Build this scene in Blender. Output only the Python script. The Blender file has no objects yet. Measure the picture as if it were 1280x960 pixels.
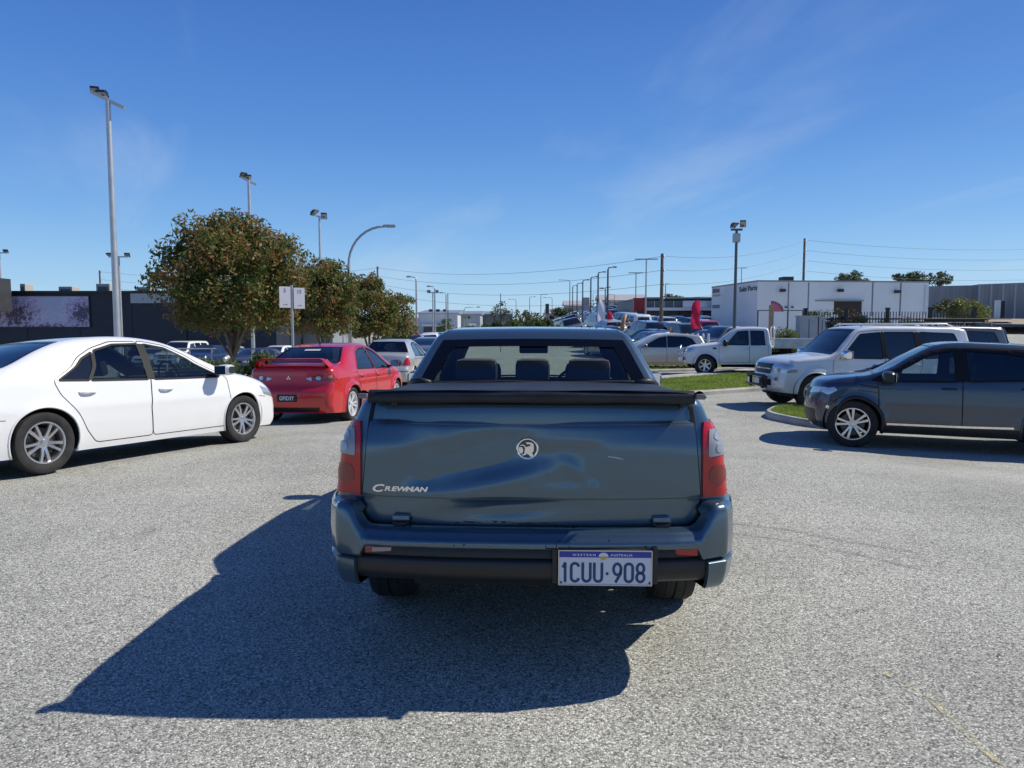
import bpy, bmesh, math, random
import numpy as np
from mathutils import Vector, Matrix
from mathutils.bvhtree import BVHTree
from mathutils.geometry import delaunay_2d_cdt

SC = bpy.context.scene
COL = SC.collection
R = math.radians

# ------------------------------------------------------------------ camera
F = 925.0            # focal length in photo pixels (1280 wide)
PITCH = R(4.45)
CAMZ = 1.5
cam_d = bpy.data.cameras.new("camera")
cam = bpy.data.objects.new("camera", cam_d); COL.objects.link(cam)
cam_d.sensor_width = 36.0
cam_d.lens = F / 1280.0 * 36.0
cam_d.clip_start = 0.05
cam_d.clip_end = 9000
cam.location = (0, 0, CAMZ)
cam.rotation_euler = (R(90) - PITCH, 0, 0)
SC.camera = cam
SC.render.resolution_x = 1024; SC.render.resolution_y = 768

# ------------------------------------------------------------------ sky + sun
SUN_AZ = 77.6        # degrees from +Y towards +X
SUN_EL = 44.3
world = bpy.data.worlds.new("World"); SC.world = world; world.use_nodes = True
nt = world.node_tree; N = nt.nodes; L = nt.links; N.clear()
out = N.new('ShaderNodeOutputWorld'); bg = N.new('ShaderNodeBackground')
sky = N.new('ShaderNodeTexSky'); sky.sky_type = 'NISHITA'; sky.sun_disc = False
sky.sun_elevation = R(SUN_EL); sky.sun_rotation = R(SUN_AZ)
sky.air_density = 1.0; sky.dust_density = 0.2; sky.ozone_density = 1.0; sky.altitude = 0
bg.inputs['Strength'].default_value = 0.115
# thin cirrus: stretched noise in the sky's own direction space
tc = N.new('ShaderNodeTexCoord'); sep = N.new('ShaderNodeSeparateXYZ'); L.new(tc.outputs['Generated'], sep.inputs[0])
def wm(op, a, b=None, c=None):
    n = N.new('ShaderNodeMath'); n.operation = op
    for i, v in enumerate((a, b, c)):
        if v is None: continue
        if isinstance(v, (int, float)): n.inputs[i].default_value = v
        else: L.new(v, n.inputs[i])
    return n.outputs[0]
zz = wm('ADD', wm('MAXIMUM', sep.outputs[2], 0.0), 0.12)
u = wm('DIVIDE', sep.outputs[0], zz); v = wm('DIVIDE', sep.outputs[1], zz)
cmb = N.new('ShaderNodeCombineXYZ'); L.new(wm('ADD', wm('MULTIPLY', u, 0.9), wm('MULTIPLY', v, 0.35)), cmb.inputs[0]); L.new(wm('SUBTRACT', wm('MULTIPLY', v, 0.22), wm('MULTIPLY', u, 0.1)), cmb.inputs[1])
nz = N.new('ShaderNodeTexNoise'); nz.inputs['Scale'].default_value = 1.1; nz.inputs['Detail'].default_value = 7; nz.inputs['Roughness'].default_value = 0.55
nz.inputs['Distortion'].default_value = 0.6
cof = N.new('ShaderNodeVectorMath'); cof.operation = 'ADD'; cof.inputs[1].default_value = (12.3, 5.1, 2.2); L.new(cmb.outputs[0], cof.inputs[0]); L.new(cof.outputs[0], nz.inputs['Vector'])
mr = N.new('ShaderNodeMapRange'); mr.inputs[1].default_value = 0.49; mr.inputs[2].default_value = 0.78; mr.inputs[3].default_value = 0; mr.inputs[4].default_value = 0.30
mr.interpolation_type = 'SMOOTHSTEP'
L.new(nz.outputs[0], mr.inputs[0])
mx = N.new('ShaderNodeMix'); mx.data_type = 'RGBA'; L.new(mr.outputs[0], mx.inputs['Factor'])
hs = N.new('ShaderNodeHueSaturation'); hs.inputs['Saturation'].default_value = 1.15
L.new(sky.outputs[0], hs.inputs['Color'])
# clear-air grade of the physical sky by height above the horizon
def lin(c): return tuple(((v / 255) / 12.92 if v / 255 <= 0.04045 else ((v / 255 + 0.055) / 1.055) ** 2.4) for v in c)
gr = N.new('ShaderNodeValToRGB'); els = ((0.0, (178, 214, 240)), (0.05, (156, 204, 241)), (0.13, (116, 174, 234)), (0.24, (82, 140, 218)), (0.42, (56, 108, 192)), (1.0, (26, 56, 132)))
gr.color_ramp.interpolation = 'B_SPLINE'
while len(gr.color_ramp.elements) < len(els): gr.color_ramp.elements.new(0.5)
for e_, (p_, c_) in zip(gr.color_ramp.elements, els): e_.position = p_; e_.color = (*[v_ / 0.9 for v_ in lin(c_)], 1)
L.new(wm('MAXIMUM', sep.outputs[2], 0.0), gr.inputs[0])
gm_ = N.new('ShaderNodeMix'); gm_.data_type = 'RGBA'; gm_.blend_type = 'MULTIPLY'; gm_.inputs['Factor'].default_value = 1.0
L.new(gr.outputs[0], gm_.inputs['A']); gm_.inputs['B'].default_value = (7.8, 7.9, 8.1, 1)
g2_ = N.new('ShaderNodeMix'); g2_.data_type = 'RGBA'; g2_.inputs['Factor'].default_value = 0.82; L.new(hs.outputs[0], g2_.inputs['A']); L.new(gm_.outputs['Result'], g2_.inputs['B'])
L.new(g2_.outputs['Result'], mx.inputs['A']); mx.inputs['B'].default_value = (5.6, 6.4, 7.2, 1)
L.new(mx.outputs['Result'], bg.inputs['Color']); L.new(bg.outputs[0], out.inputs[0])

sl = bpy.data.lights.new("sun", 'SUN'); sl.energy = 5.0; sl.angle = R(0.53); sl.color = (1.0, 0.945, 0.85)
sun = bpy.data.objects.new("sun", sl); COL.objects.link(sun)
SD = Vector((math.sin(R(SUN_AZ)) * math.cos(R(SUN_EL)), math.cos(R(SUN_AZ)) * math.cos(R(SUN_EL)), math.sin(R(SUN_EL))))
sun.rotation_euler = SD.to_track_quat('Z', 'Y').to_euler(); sun.location = (20, 5, 30)
SC.view_settings.view_transform = 'Standard'; SC.view_settings.look = 'None'
SC.view_settings.exposure = 0.0; SC.view_settings.gamma = 1.0
try: SC.view_settings.use_curve_mapping = False
except Exception: pass
SC.cycles.max_bounces = 8; SC.cycles.transparent_max_bounces = 16
SC.cycles.sample_clamp_indirect = 6

# ------------------------------------------------------------------ pixel helpers
def sm(a, b, x):
    t = min(1.0, max(0.0, (x - a) / (b - a))); return t * t * (3 - 2 * t)
def gz(x, y):
    """height of the ground"""
    r = math.hypot(x, y - 3)
    z = -0.33 * (sm(5, 10, r) * sm(-2, 1, x) + sm(6, 13, r) * (1 - sm(-2, 1, x))) - 0.05 * sm(3, 6, x) * sm(7, 10, y) * sm(15, 12, y) - 0.12 * sm(14, 24, y) * sm(1, -3, x)
    a = x / max(y, 1.0)
    z -= 0.85 * sm(27, 42, y) * sm(-6, -12, x) * sm(120, 85, y)
    if y > 36:
        z += 0.037 * (min(y, 230) - 36) * sm(0.02, 0.12, a) * sm(36, 64, y)
        z += 0.020 * max(0, min(y, 900) - 230) * sm(-0.1, 0.12, a)
        z += 0.016 * max(0, min(y, 1500) - 260) * sm(0.0, -0.1, a)
    return z
def at(px, py, y):
    """world point seen at photo pixel (px,py) at world depth y"""
    dx = (px - 640) / F; dv = (480 - py) / F
    d = Vector((dx, math.cos(PITCH) + dv * math.sin(PITCH), -math.sin(PITCH) + dv * math.cos(PITCH)))
    return Vector((0, 0, CAMZ)) + d * (y / d.y)
def gnd(px, py):
    """ground point under a photo pixel"""
    y = 2.0; last = at(px, py, y)
    while y < 600:
        p = at(px, py, y)
        if p.z <= gz(p.x, p.y): return p
        y *= 1.003
    return p
def col(px, y):
    """ground point in the picture column px at depth y (far things, near the horizon line)"""
    x = (px - 640) / F * (y * math.cos(PITCH) + 1.6 * math.sin(PITCH))
    return Vector((x, y, gz(x, y)))

# ------------------------------------------------------------------ object helpers
def tag(o, label=None, cat=None, group=None, kind=None):
    if label: o['label'] = label
    if cat: o['category'] = cat
    if group: o['group'] = group
    if kind: o['kind'] = kind
    return o
def empty(name, loc=(0, 0, 0), rz=0, parent=None):
    o = bpy.data.objects.new(name, None); COL.objects.link(o); o.location = loc; o.rotation_euler = (0, 0, rz)
    o.empty_display_size = 0.1
    if parent: o.parent = parent
    return o
def link(name, me, mats=None, parent=None, loc=None, smooth=False):
    o = bpy.data.objects.new(name, me); COL.objects.link(o)
    if mats is not None:
        for m in (mats if isinstance(mats, (list, tuple)) else [mats]): me.materials.append(m)
    if parent: o.parent = parent
    if loc is not None: o.location = loc
    if smooth: me.shade_smooth()
    return o
def copy_tree(o, parent=None):
    c = o.copy(); COL.objects.link(c)
    if parent is not None: c.parent = parent
    for ch in list(o.children): copy_tree(ch, c)
    return c

class MB:
    """collects shapes and builds them as one mesh"""
    def __init__(s): s.v = []; s.f = []; s.m = []; s.mi = 0
    def add(s, vs, fs):
        k = len(s.v); s.v += [tuple(p) for p in vs]; s.f += [tuple(i + k for i in f) for f in fs]; s.m += [s.mi] * len(fs); return s
    def box(s, c, d, rz=0, bev=0, mat=None):
        x, y, z = [t / 2 for t in d]
        if bev > 0:
            bm = bmesh.new(); bmesh.ops.create_cube(bm, size=1)
            for vv in bm.verts: vv.co = Vector((vv.co.x * d[0], vv.co.y * d[1], vv.co.z * d[2]))
            bmesh.ops.bevel(bm, geom=bm.edges[:], offset=min(bev, min(d) * 0.45), segments=2, affect='EDGES', profile=0.6)
            vs = [v.co.copy() for v in bm.verts]; fs = [[v.index for v in f.verts] for f in bm.faces]
            bm.free()
        else:
            vs = [Vector(p) for p in ((-x, -y, -z), (x, -y, -z), (x, y, -z), (-x, y, -z), (-x, -y, z), (x, -y, z), (x, y, z), (-x, y, z))]
            fs = [(0, 3, 2, 1), (4, 5, 6, 7), (0, 1, 5, 4), (1, 2, 6, 5), (2, 3, 7, 6), (3, 0, 4, 7)]
        if mat is None: mat = Matrix.Rotation(rz, 3, 'Z')
        return s.add([Vector(c) + mat @ p for p in vs], fs)
    def tube(s, pts, rad, n=8, cap=True):
        pts = [Vector(p) for p in pts]
        if not isinstance(rad, (list, tuple)): rad = [rad] * len(pts)
        rings = []; prev = None
        for i, p in enumerate(pts):
            t = (pts[min(i + 1, len(pts) - 1)] - pts[max(i - 1, 0)]).normalized()
            if prev is None:
                a = Vector((0, 0, 1)) if abs(t.z) < 0.9 else Vector((1, 0, 0))
                nx = t.cross(a).normalized()
            else:
                nx = (prev - t * prev.dot(t)).normalized()
            prev = nx; ny = t.cross(nx)
            rings.append([p + (nx * math.cos(2 * math.pi * k / n) + ny * math.sin(2 * math.pi * k / n)) * rad[i] for k in range(n)])
        vs = [q for r_ in rings for q in r_]; fs = []
        for i in range(len(pts) - 1):
            for k in range(n):
                a = i * n + k; b = i * n + (k + 1) % n
                fs.append((a, b, b + n, a + n))
        if cap: fs.append(tuple(range(n))[::-1]); fs.append(tuple((len(pts) - 1) * n + k for k in range(n)))
        return s.add(vs, fs)
    def lathe(s, prof, c=(0, 0, 0), n=32, axis='Z', closed=False):
        """prof: list of (radius, height along axis)"""
        vs = []; fs = []
        for (r_, h) in prof:
            for k in range(n):
                a = 2 * math.pi * k / n
                if axis == 'Z': p = (r_ * math.cos(a), r_ * math.sin(a), h)
                elif axis == 'Y': p = (r_ * math.cos(a), h, r_ * math.sin(a))
                else: p = (h, r_ * math.cos(a), r_ * math.sin(a))
                vs.append(Vector(c) + Vector(p))
        m = len(prof)
        for i in range(m - 1 if not closed else m):
            for k in range(n):
                a = i * n + k; b = i * n + (k + 1) % n; j = ((i + 1) % m) * n
                fs.append((a, b, j + (k + 1) % n, j + k))
        if not closed:
            if prof[0][0] > 1e-4: fs.append(tuple(range(n)))
            if prof[-1][0] > 1e-4: fs.append(tuple((m - 1) * n + k for k in range(n)))
        return s.add(vs, fs)
    def grid(s, rows, closed=False):
        """rows: list of equally long point lists"""
        n = len(rows[0]); vs = [p for r_ in rows for p in r_]; fs = []
        for i in range(len(rows) - 1):
            for k in range(n - 1 if not closed else n):
                fs.append((i * n + k, i * n + (k + 1) % n, (i + 1) * n + (k + 1) % n, (i + 1) * n + k))
        return s.add(vs, fs)
    def prism(s, poly, z0, z1, axis='Z'):
        """poly in 2D extruded; axis Y: poly is (x,z) between y=z0..z1; axis X: poly is (y,z)"""
        n = len(poly)
        def P(p, h): return (p[0], p[1], h) if axis == 'Z' else ((p[0], h, p[1]) if axis == 'Y' else (h, p[0], p[1]))
        vs = [P(p, z0) for p in poly] + [P(p, z1) for p in poly]
        fs = [tuple(range(n))[::-1], tuple(range(n, 2 * n))] + [(i, (i + 1) % n, n + (i + 1) % n, n + i) for i in range(n)]
        return s.add(vs, fs)
    def mesh(s, name, fix=True):
        me = bpy.data.meshes.new(name); me.from_pydata(s.v, [], s.f); me.update()
        if any(s.m): me.polygons.foreach_set('material_index', s.m)
        if fix:
            bm = bmesh.new(); bm.from_mesh(me); bmesh.ops.recalc_face_normals(bm, faces=bm.faces[:]); bm.to_mesh(me); bm.free()
        return me
    def build(s, name, mats, parent=None, smooth=False, ang=None, loc=None, fix=True):
        me = s.mesh(name, fix); o = link(name, me, mats, parent, loc)
        if ang is not None:
            me.shade_smooth()
            bm = bmesh.new(); bm.from_mesh(me)
            for e in bm.edges:
                e.smooth = (len(e.link_faces) == 2 and e.calc_face_angle(0) < R(ang))
            bm.to_mesh(me); bm.free()
        elif smooth: me.shade_smooth()
        return o

# ------------------------------------------------------------------ materials
MATS = {}
def mat(name, base=(0.5, 0.5, 0.5), rough=0.5, metal=0.0, coat=0.0, spec=0.5, emit=None, es=1.0):
    if name in MATS: return MATS[name]
    m = bpy.data.materials.new(name); m.use_nodes = True
    b = m.node_tree.nodes['Principled BSDF']
    b.inputs['Base Color'].default_value = (*base, 1); b.inputs['Roughness'].default_value = rough
    b.inputs['Metallic'].default_value = metal; b.inputs['Coat Weight'].default_value = coat; b.inputs['Coat Roughness'].default_value = 0.03
    b.inputs['Specular IOR Level'].default_value = spec
    if emit: b.inputs['Emission Color'].default_value = (*emit, 1); b.inputs['Emission Strength'].default_value = es
    MATS[name] = m; return m
def nodes(m):
    t = m.node_tree; return t.nodes, t.links, t.nodes['Principled BSDF']
def noise_mat(name, c1, c2, scale=5, rough=0.7, metal=0, coat=0, detail=6, lo=0.35, hi=0.65, bump=0, bscale=None, coord='Object', rvar=0, c3=None, stretch=None, spec=0.5):
    """colour wanders between c1 and c2, optional bump; all in the thing's own space"""
    if name in MATS: return MATS[name]
    m = mat(name, c1, rough, metal, coat, spec); n, l, b = nodes(m)
    tcn = n.new('ShaderNodeTexCoord'); src = tcn.outputs[coord]
    if stretch:
        mp = n.new('ShaderNodeMapping'); mp.inputs['Scale'].default_value = stretch; l.new(src, mp.inputs[0]); src = mp.outputs[0]
    t = n.new('ShaderNodeTexNoise'); t.inputs['Scale'].default_value = scale; t.inputs['Detail'].default_value = detail; l.new(src, t.inputs['Vector'])
    r_ = n.new('ShaderNodeValToRGB'); r_.color_ramp.elements[0].position = lo; r_.color_ramp.elements[1].position = hi
    r_.color_ramp.elements[0].color = (*c1, 1); r_.color_ramp.elements[1].color = (*c2, 1)
    if c3: e = r_.color_ramp.elements.new((lo + hi) / 2); e.color = (*c3, 1)
    l.new(t.outputs[0], r_.inputs[0]); l.new(r_.outputs[0], b.inputs['Base Color'])
    if bump:
        t2 = n.new('ShaderNodeTexNoise'); t2.inputs['Scale'].default_value = bscale or scale * 4; t2.inputs['Detail'].default_value = 4; l.new(src, t2.inputs['Vector'])
        bp = n.new('ShaderNodeBump'); bp.inputs['Strength'].default_value = bump; bp.inputs['Distance'].default_value = 0.01
        l.new(t2.outputs[0], bp.inputs['Height']); l.new(bp.outputs[0], b.inputs['Normal'])
    if rvar:
        q = n.new('ShaderNodeMapRange'); q.inputs[3].default_value = rough - rvar; q.inputs[4].default_value = rough + rvar; l.new(t.outputs[0], q.inputs[0]); l.new(q.outputs[0], b.inputs['Roughness'])
    return m
def paint(name, base, metal=0.0, rough=0.35, dirt=0.12, flake=0.0):
    """car paint: clear coat over a base, slight road dust low on the body, fine flake"""
    if name in MATS: return MATS[name]
    m = mat(name, base, rough, metal, 1.0); n, l, b = nodes(m)
    b.inputs['Coat Roughness'].default_value = 0.04
    tcn = n.new('ShaderNodeTexCoord'); sp = n.new('ShaderNodeSeparateXYZ'); l.new(tcn.outputs['Object'], sp.inputs[0])
    t = n.new('ShaderNodeTexNoise'); t.inputs['Scale'].default_value = 3.0; t.inputs['Detail'].default_value = 8; l.new(tcn.outputs['Object'], t.inputs['Vector'])
    mr_ = n.new('ShaderNodeMapRange'); mr_.inputs[1].default_value = 0.75; mr_.inputs[2].default_value = 0.15; mr_.inputs[3].default_value = 0.15; mr_.inputs[4].default_value = 1.0
    l.new(sp.outputs[2], mr_.inputs[0])
    mu = n.new('ShaderNodeMath'); mu.operation = 'MULTIPLY'; l.new(mr_.outputs[0], mu.inputs[0]); l.new(t.outputs[0], mu.inputs[1])
    mu2 = n.new('ShaderNodeMath'); mu2.operation = 'MULTIPLY'; l.new(mu.outputs[0], mu2.inputs[0]); mu2.inputs[1].default_value = dirt * 2
    mxn = n.new('ShaderNodeMix'); mxn.data_type = 'RGBA'; l.new(mu2.outputs[0], mxn.inputs['Factor'])
    mxn.inputs['A'].default_value = (*base, 1); mxn.inputs['B'].default_value = (0.26, 0.23, 0.19, 1)
    # dark lining where the sheet is seen from behind
    g = n.new('ShaderNodeNewGeometry'); mb = n.new('ShaderNodeMix'); mb.data_type = 'RGBA'
    l.new(g.outputs['Backfacing'], mb.inputs['Factor']); l.new(mxn.outputs['Result'], mb.inputs['A']); mb.inputs['B'].default_value = (0.03, 0.03, 0.032, 1)
    l.new(mb.outputs['Result'], b.inputs['Base Color'])
    ct = n.new('ShaderNodeMath'); ct.operation = 'SUBTRACT'; ct.inputs[0].default_value = 1.0; l.new(g.outputs['Backfacing'], ct.inputs[1])
    ad = n.new('ShaderNodeMath'); ad.operation = 'SUBTRACT'; l.new(ct.outputs[0], ad.inputs[0]); l.new(mu2.outputs[0], ad.inputs[1]); ad.use_clamp = True
    l.new(ad.outputs[0], b.inputs['Coat Weight'])
    # slight orange peel
    t3 = n.new('ShaderNodeTexNoise'); t3.inputs['Scale'].default_value = 2.2; t3.inputs['Detail'].default_value = 1; l.new(tcn.outputs['Object'], t3.inputs['Vector'])
    bp = n.new('ShaderNodeBump'); bp.inputs['Strength'].default_value = 0.10; bp.inputs['Distance'].default_value = 0.02
    l.new(t3.outputs[0], bp.inputs['Height']); l.new(bp.outputs[0], b.inputs['Normal']); l.new(bp.outputs[0], b.inputs['Coat Normal'])
    return m
def glass(name, tint=(0.55, 0.62, 0.6), ior=1.5, dark=None):
    """thin sheet glass: tinted see-through plus mirror reflection"""
    if name in MATS: return MATS[name]
    m = bpy.data.materials.new(name); m.use_nodes = True; n = m.node_tree.nodes; l = m.node_tree.links; n.clear()
    o = n.new('ShaderNodeOutputMaterial'); tr = n.new('ShaderNodeBsdfTransparent'); tr.inputs[0].default_value = (*tint, 1)
    gl = n.new('ShaderNodeBsdfGlossy'); gl.inputs['Roughness'].default_value = 0.015; gl.inputs[0].default_value = (1, 1, 1, 1)
    lw = n.new('ShaderNodeLayerWeight'); lw.inputs[0].default_value = 0.5
    pw = n.new('ShaderNodeMath'); pw.operation = 'POWER'; l.new(lw.outputs['Facing'], pw.inputs[0]); pw.inputs[1].default_value = 4.0
    fr = n.new('ShaderNodeMath'); fr.operation = 'MULTIPLY_ADD'; l.new(pw.outputs[0], fr.inputs[0]); fr.inputs[1].default_value = 0.80; fr.inputs[2].default_value = 0.075
    mxn = n.new('ShaderNodeMixShader'); l.new(fr.outputs[0], mxn.inputs[0])
    base = tr.outputs[0]
    if dark is not None:
        df = n.new('ShaderNodeBsdfDiffuse'); df.inputs[0].default_value = (*dark[0], 1)
        m2 = n.new('ShaderNodeMixShader'); m2.inputs[0].default_value = dark[1]; l.new(tr.outputs[0], m2.inputs[1]); l.new(df.outputs[0], m2.inputs[2]); base = m2.outputs[0]
    l.new(base, mxn.inputs[1]); l.new(gl.outputs[0], mxn.inputs[2]); l.new(mxn.outputs[0], o.inputs[0])
    MATS[name] = m; return m

M_BLACK = mat('black plastic', (0.012, 0.012, 0.013), 0.45)
M_TRIM = mat('black rubber trim', (0.008, 0.008, 0.009), 0.6, spec=.25)
M_FRIT = mat('screen frit', (0.003, 0.0035, 0.005), 0.12, spec=.35)
M_DARKIN = mat('dark cabin lining', (0.02, 0.02, 0.022), 0.85)
M_SEAT = mat('dark seat cloth', (0.03, 0.032, 0.036), 0.9)
M_BEIGE = mat('beige seat leather', (0.42, 0.36, 0.28), 0.6)
M_CHROME = mat('chrome', (0.85, 0.85, 0.87), 0.08, 1.0)
M_ALLOY = mat('alloy', (0.62, 0.62, 0.63), 0.28, 0.9, 0.5)
M_ALLOYW = mat('painted alloy', (0.72, 0.73, 0.75), 0.3, 0.35, 0.6)
M_DISC = mat('brake disc', (0.10, 0.09, 0.085), 0.5, 0.6)
M_TYRE = noise_mat('tyre rubber', (0.010, 0.010, 0.011), (0.026, 0.025, 0.024), 9, 0.8)
M_UNDER = mat('underbody', (0.012, 0.012, 0.012), 0.9)
M_RED = mat('red lamp lens', (0.46, 0.005, 0.006), 0.25, 0.0, 0.6)
M_REDD = mat('deep red lamp', (0.22, 0.006, 0.006), 0.2, 0.0, 1.0)
M_CLEAR = mat('clear lamp lens', (0.55, 0.56, 0.57), 0.12, 0.55, 1.0)
M_LAMPIN = mat('lamp reflector', (0.62, 0.63, 0.65), 0.2, 0.85, 0.6)
M_AMBER = mat('amber lamp', (0.55, 0.16, 0.02), 0.2, 0, 1.0)
G_CLEAR = glass('clear car glass', (0.80, 0.88, 0.84))
G_TINT = glass('tinted car glass', (0.30, 0.34, 0.35))
G_DARK = glass('dark tinted glass', (0.07, 0.08, 0.09))
G_OPAQ = mat('privacy glass', (0.008, 0.010, 0.013), 0.04, 0, 1.0)
# ================================================================== car shells
def crom(P0, P1, P2, P3, t):
    return 0.5 * ((2 * P1) + (-P0 + P2) * t + (2 * P0 - 5 * P1 + 4 * P2 - P3) * t * t + (-P0 + 3 * P1 - 3 * P2 + P3) * t ** 3)
def sample_sil(pts, step):
    """pts: (x,z,r[,flags]) with 'c' in flags for a corner and other words as names. Returns P(n,2), Rr(n), names"""
    P = [np.array(p[:3], float) for p in pts]; flags = [(p[3].split() if len(p) > 3 else []) for p in pts]
    outp = []; names = {}
    n = len(P)
    for i in range(n - 1):
        a, b = P[i], P[i + 1]
        p0 = P[i - 1] if i > 0 and 'c' not in flags[i] else a - (b - a) * 0.5
        p3 = P[i + 2] if i + 2 < n and 'c' not in flags[i + 1] else b + (b - a) * 0.5
        L_ = float(np.hypot(*(b - a)[:2])); k = max(1, int(round(L_ / step)))
        # chord-scaled tangents keep unequal spacing from overshooting
        d0 = float(np.hypot(*(a - p0)[:2])) or 1e-6; d3 = float(np.hypot(*(p3 - b)[:2])) or 1e-6
        m0 = ((b - a) / L_ + (a - p0) / d0) * 0.5 * L_ if i > 0 and 'c' not in flags[i] else (b - a)
        m1 = ((b - a) / L_ + (p3 - b) / d3) * 0.5 * L_ if i + 2 < n and 'c' not in flags[i + 1] else (b - a)
        for f in flags[i]: names[f] = len(outp)
        for q in range(k):
            t = q / k; h = (2 * t ** 3 - 3 * t * t + 1) * a + (t ** 3 - 2 * t * t + t) * m0 + (-2 * t ** 3 + 3 * t * t) * b + (t ** 3 - t * t) * m1
            outp.append(h)
    for f in flags[-1]: names[f] = len(outp)
    outp.append(P[-1]); A = np.array(outp)
    return A[:, :2], A[:, 2], names
def pin(poly, x, z):
    """points in polygon"""
    poly = np.asarray(poly); x = np.asarray(x); z = np.asarray(z); ins = np.zeros(x.shape, bool); n = len(poly); j = n - 1
    for i in range(n):
        xi, zi = poly[i]; xj, zj = poly[j]
        c = ((zi > z) != (zj > z)) & (x < (xj - xi) * (z - zi) / ((zj - zi) or 1e-12) + xi)
        ins ^= c; j = i
    return ins
def seg_dist(pts, A, B):
    """min distance of pts(n,2) to segments A->B(m,2), and nearest segment index"""
    d = B - A; L2 = (d ** 2).sum(1) + 1e-12
    best = np.full(len(pts), 1e9); idx = np.zeros(len(pts), int)
    for k in range(0, len(pts), 400):
        q = pts[k:k + 400, None, :]
        t = np.clip(((q - A) * d).sum(2) / L2, 0, 1)
        dd = np.sqrt(((q - (A + t[..., None] * d)) ** 2).sum(2)); best[k:k + 400] = dd.min(1); idx[k:k + 400] = dd.argmin(1)
    return best, idx
def resample(poly, step, closed=True):
    o = []; n = len(poly)
    for i in range(n if closed else n - 1):
        a = np.array(poly[i], float); b = np.array(poly[(i + 1) % n], float); k = max(1, int(math.ceil(np.hypot(*(b - a)) / step)))
        for q in range(k): o.append(tuple(a + (b - a) * q / k))
    if not closed: o.append(tuple(poly[-1]))
    return o
def rounded(poly, r_=0.03, n=4):
    """round polygon corners"""
    o = []; m = len(poly)
    for i in range(m):
        p = np.array(poly[i], float); a = np.array(poly[i - 1], float); b = np.array(poly[(i + 1) % m], float)
        da = a - p; db = b - p; la = np.hypot(*da); lb = np.hypot(*db); k = min(r_, la * 0.4, lb * 0.4)
        pa = p + da / la * k; pb = p + db / lb * k
        for q in range(n + 1):
            t = q / n; o.append(tuple((1 - t) ** 2 * pa + 2 * t * (1 - t) * p + t * t * pb))
    return o
def ell(cx, cz, a, b=None, n=20, a0=0, a1=360):
    b = b or a
    return [(cx + a * math.cos(R(a0 + (a1 - a0) * k / n)), cz + b * math.sin(R(a0 + (a1 - a0) * k / n))) for k in range(n if a1 - a0 == 360 else n + 1)]
def rect(x0, z0, x1, z1): return [(x0, z0), (x1, z0), (x1, z1), (x0, z1)]

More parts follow.
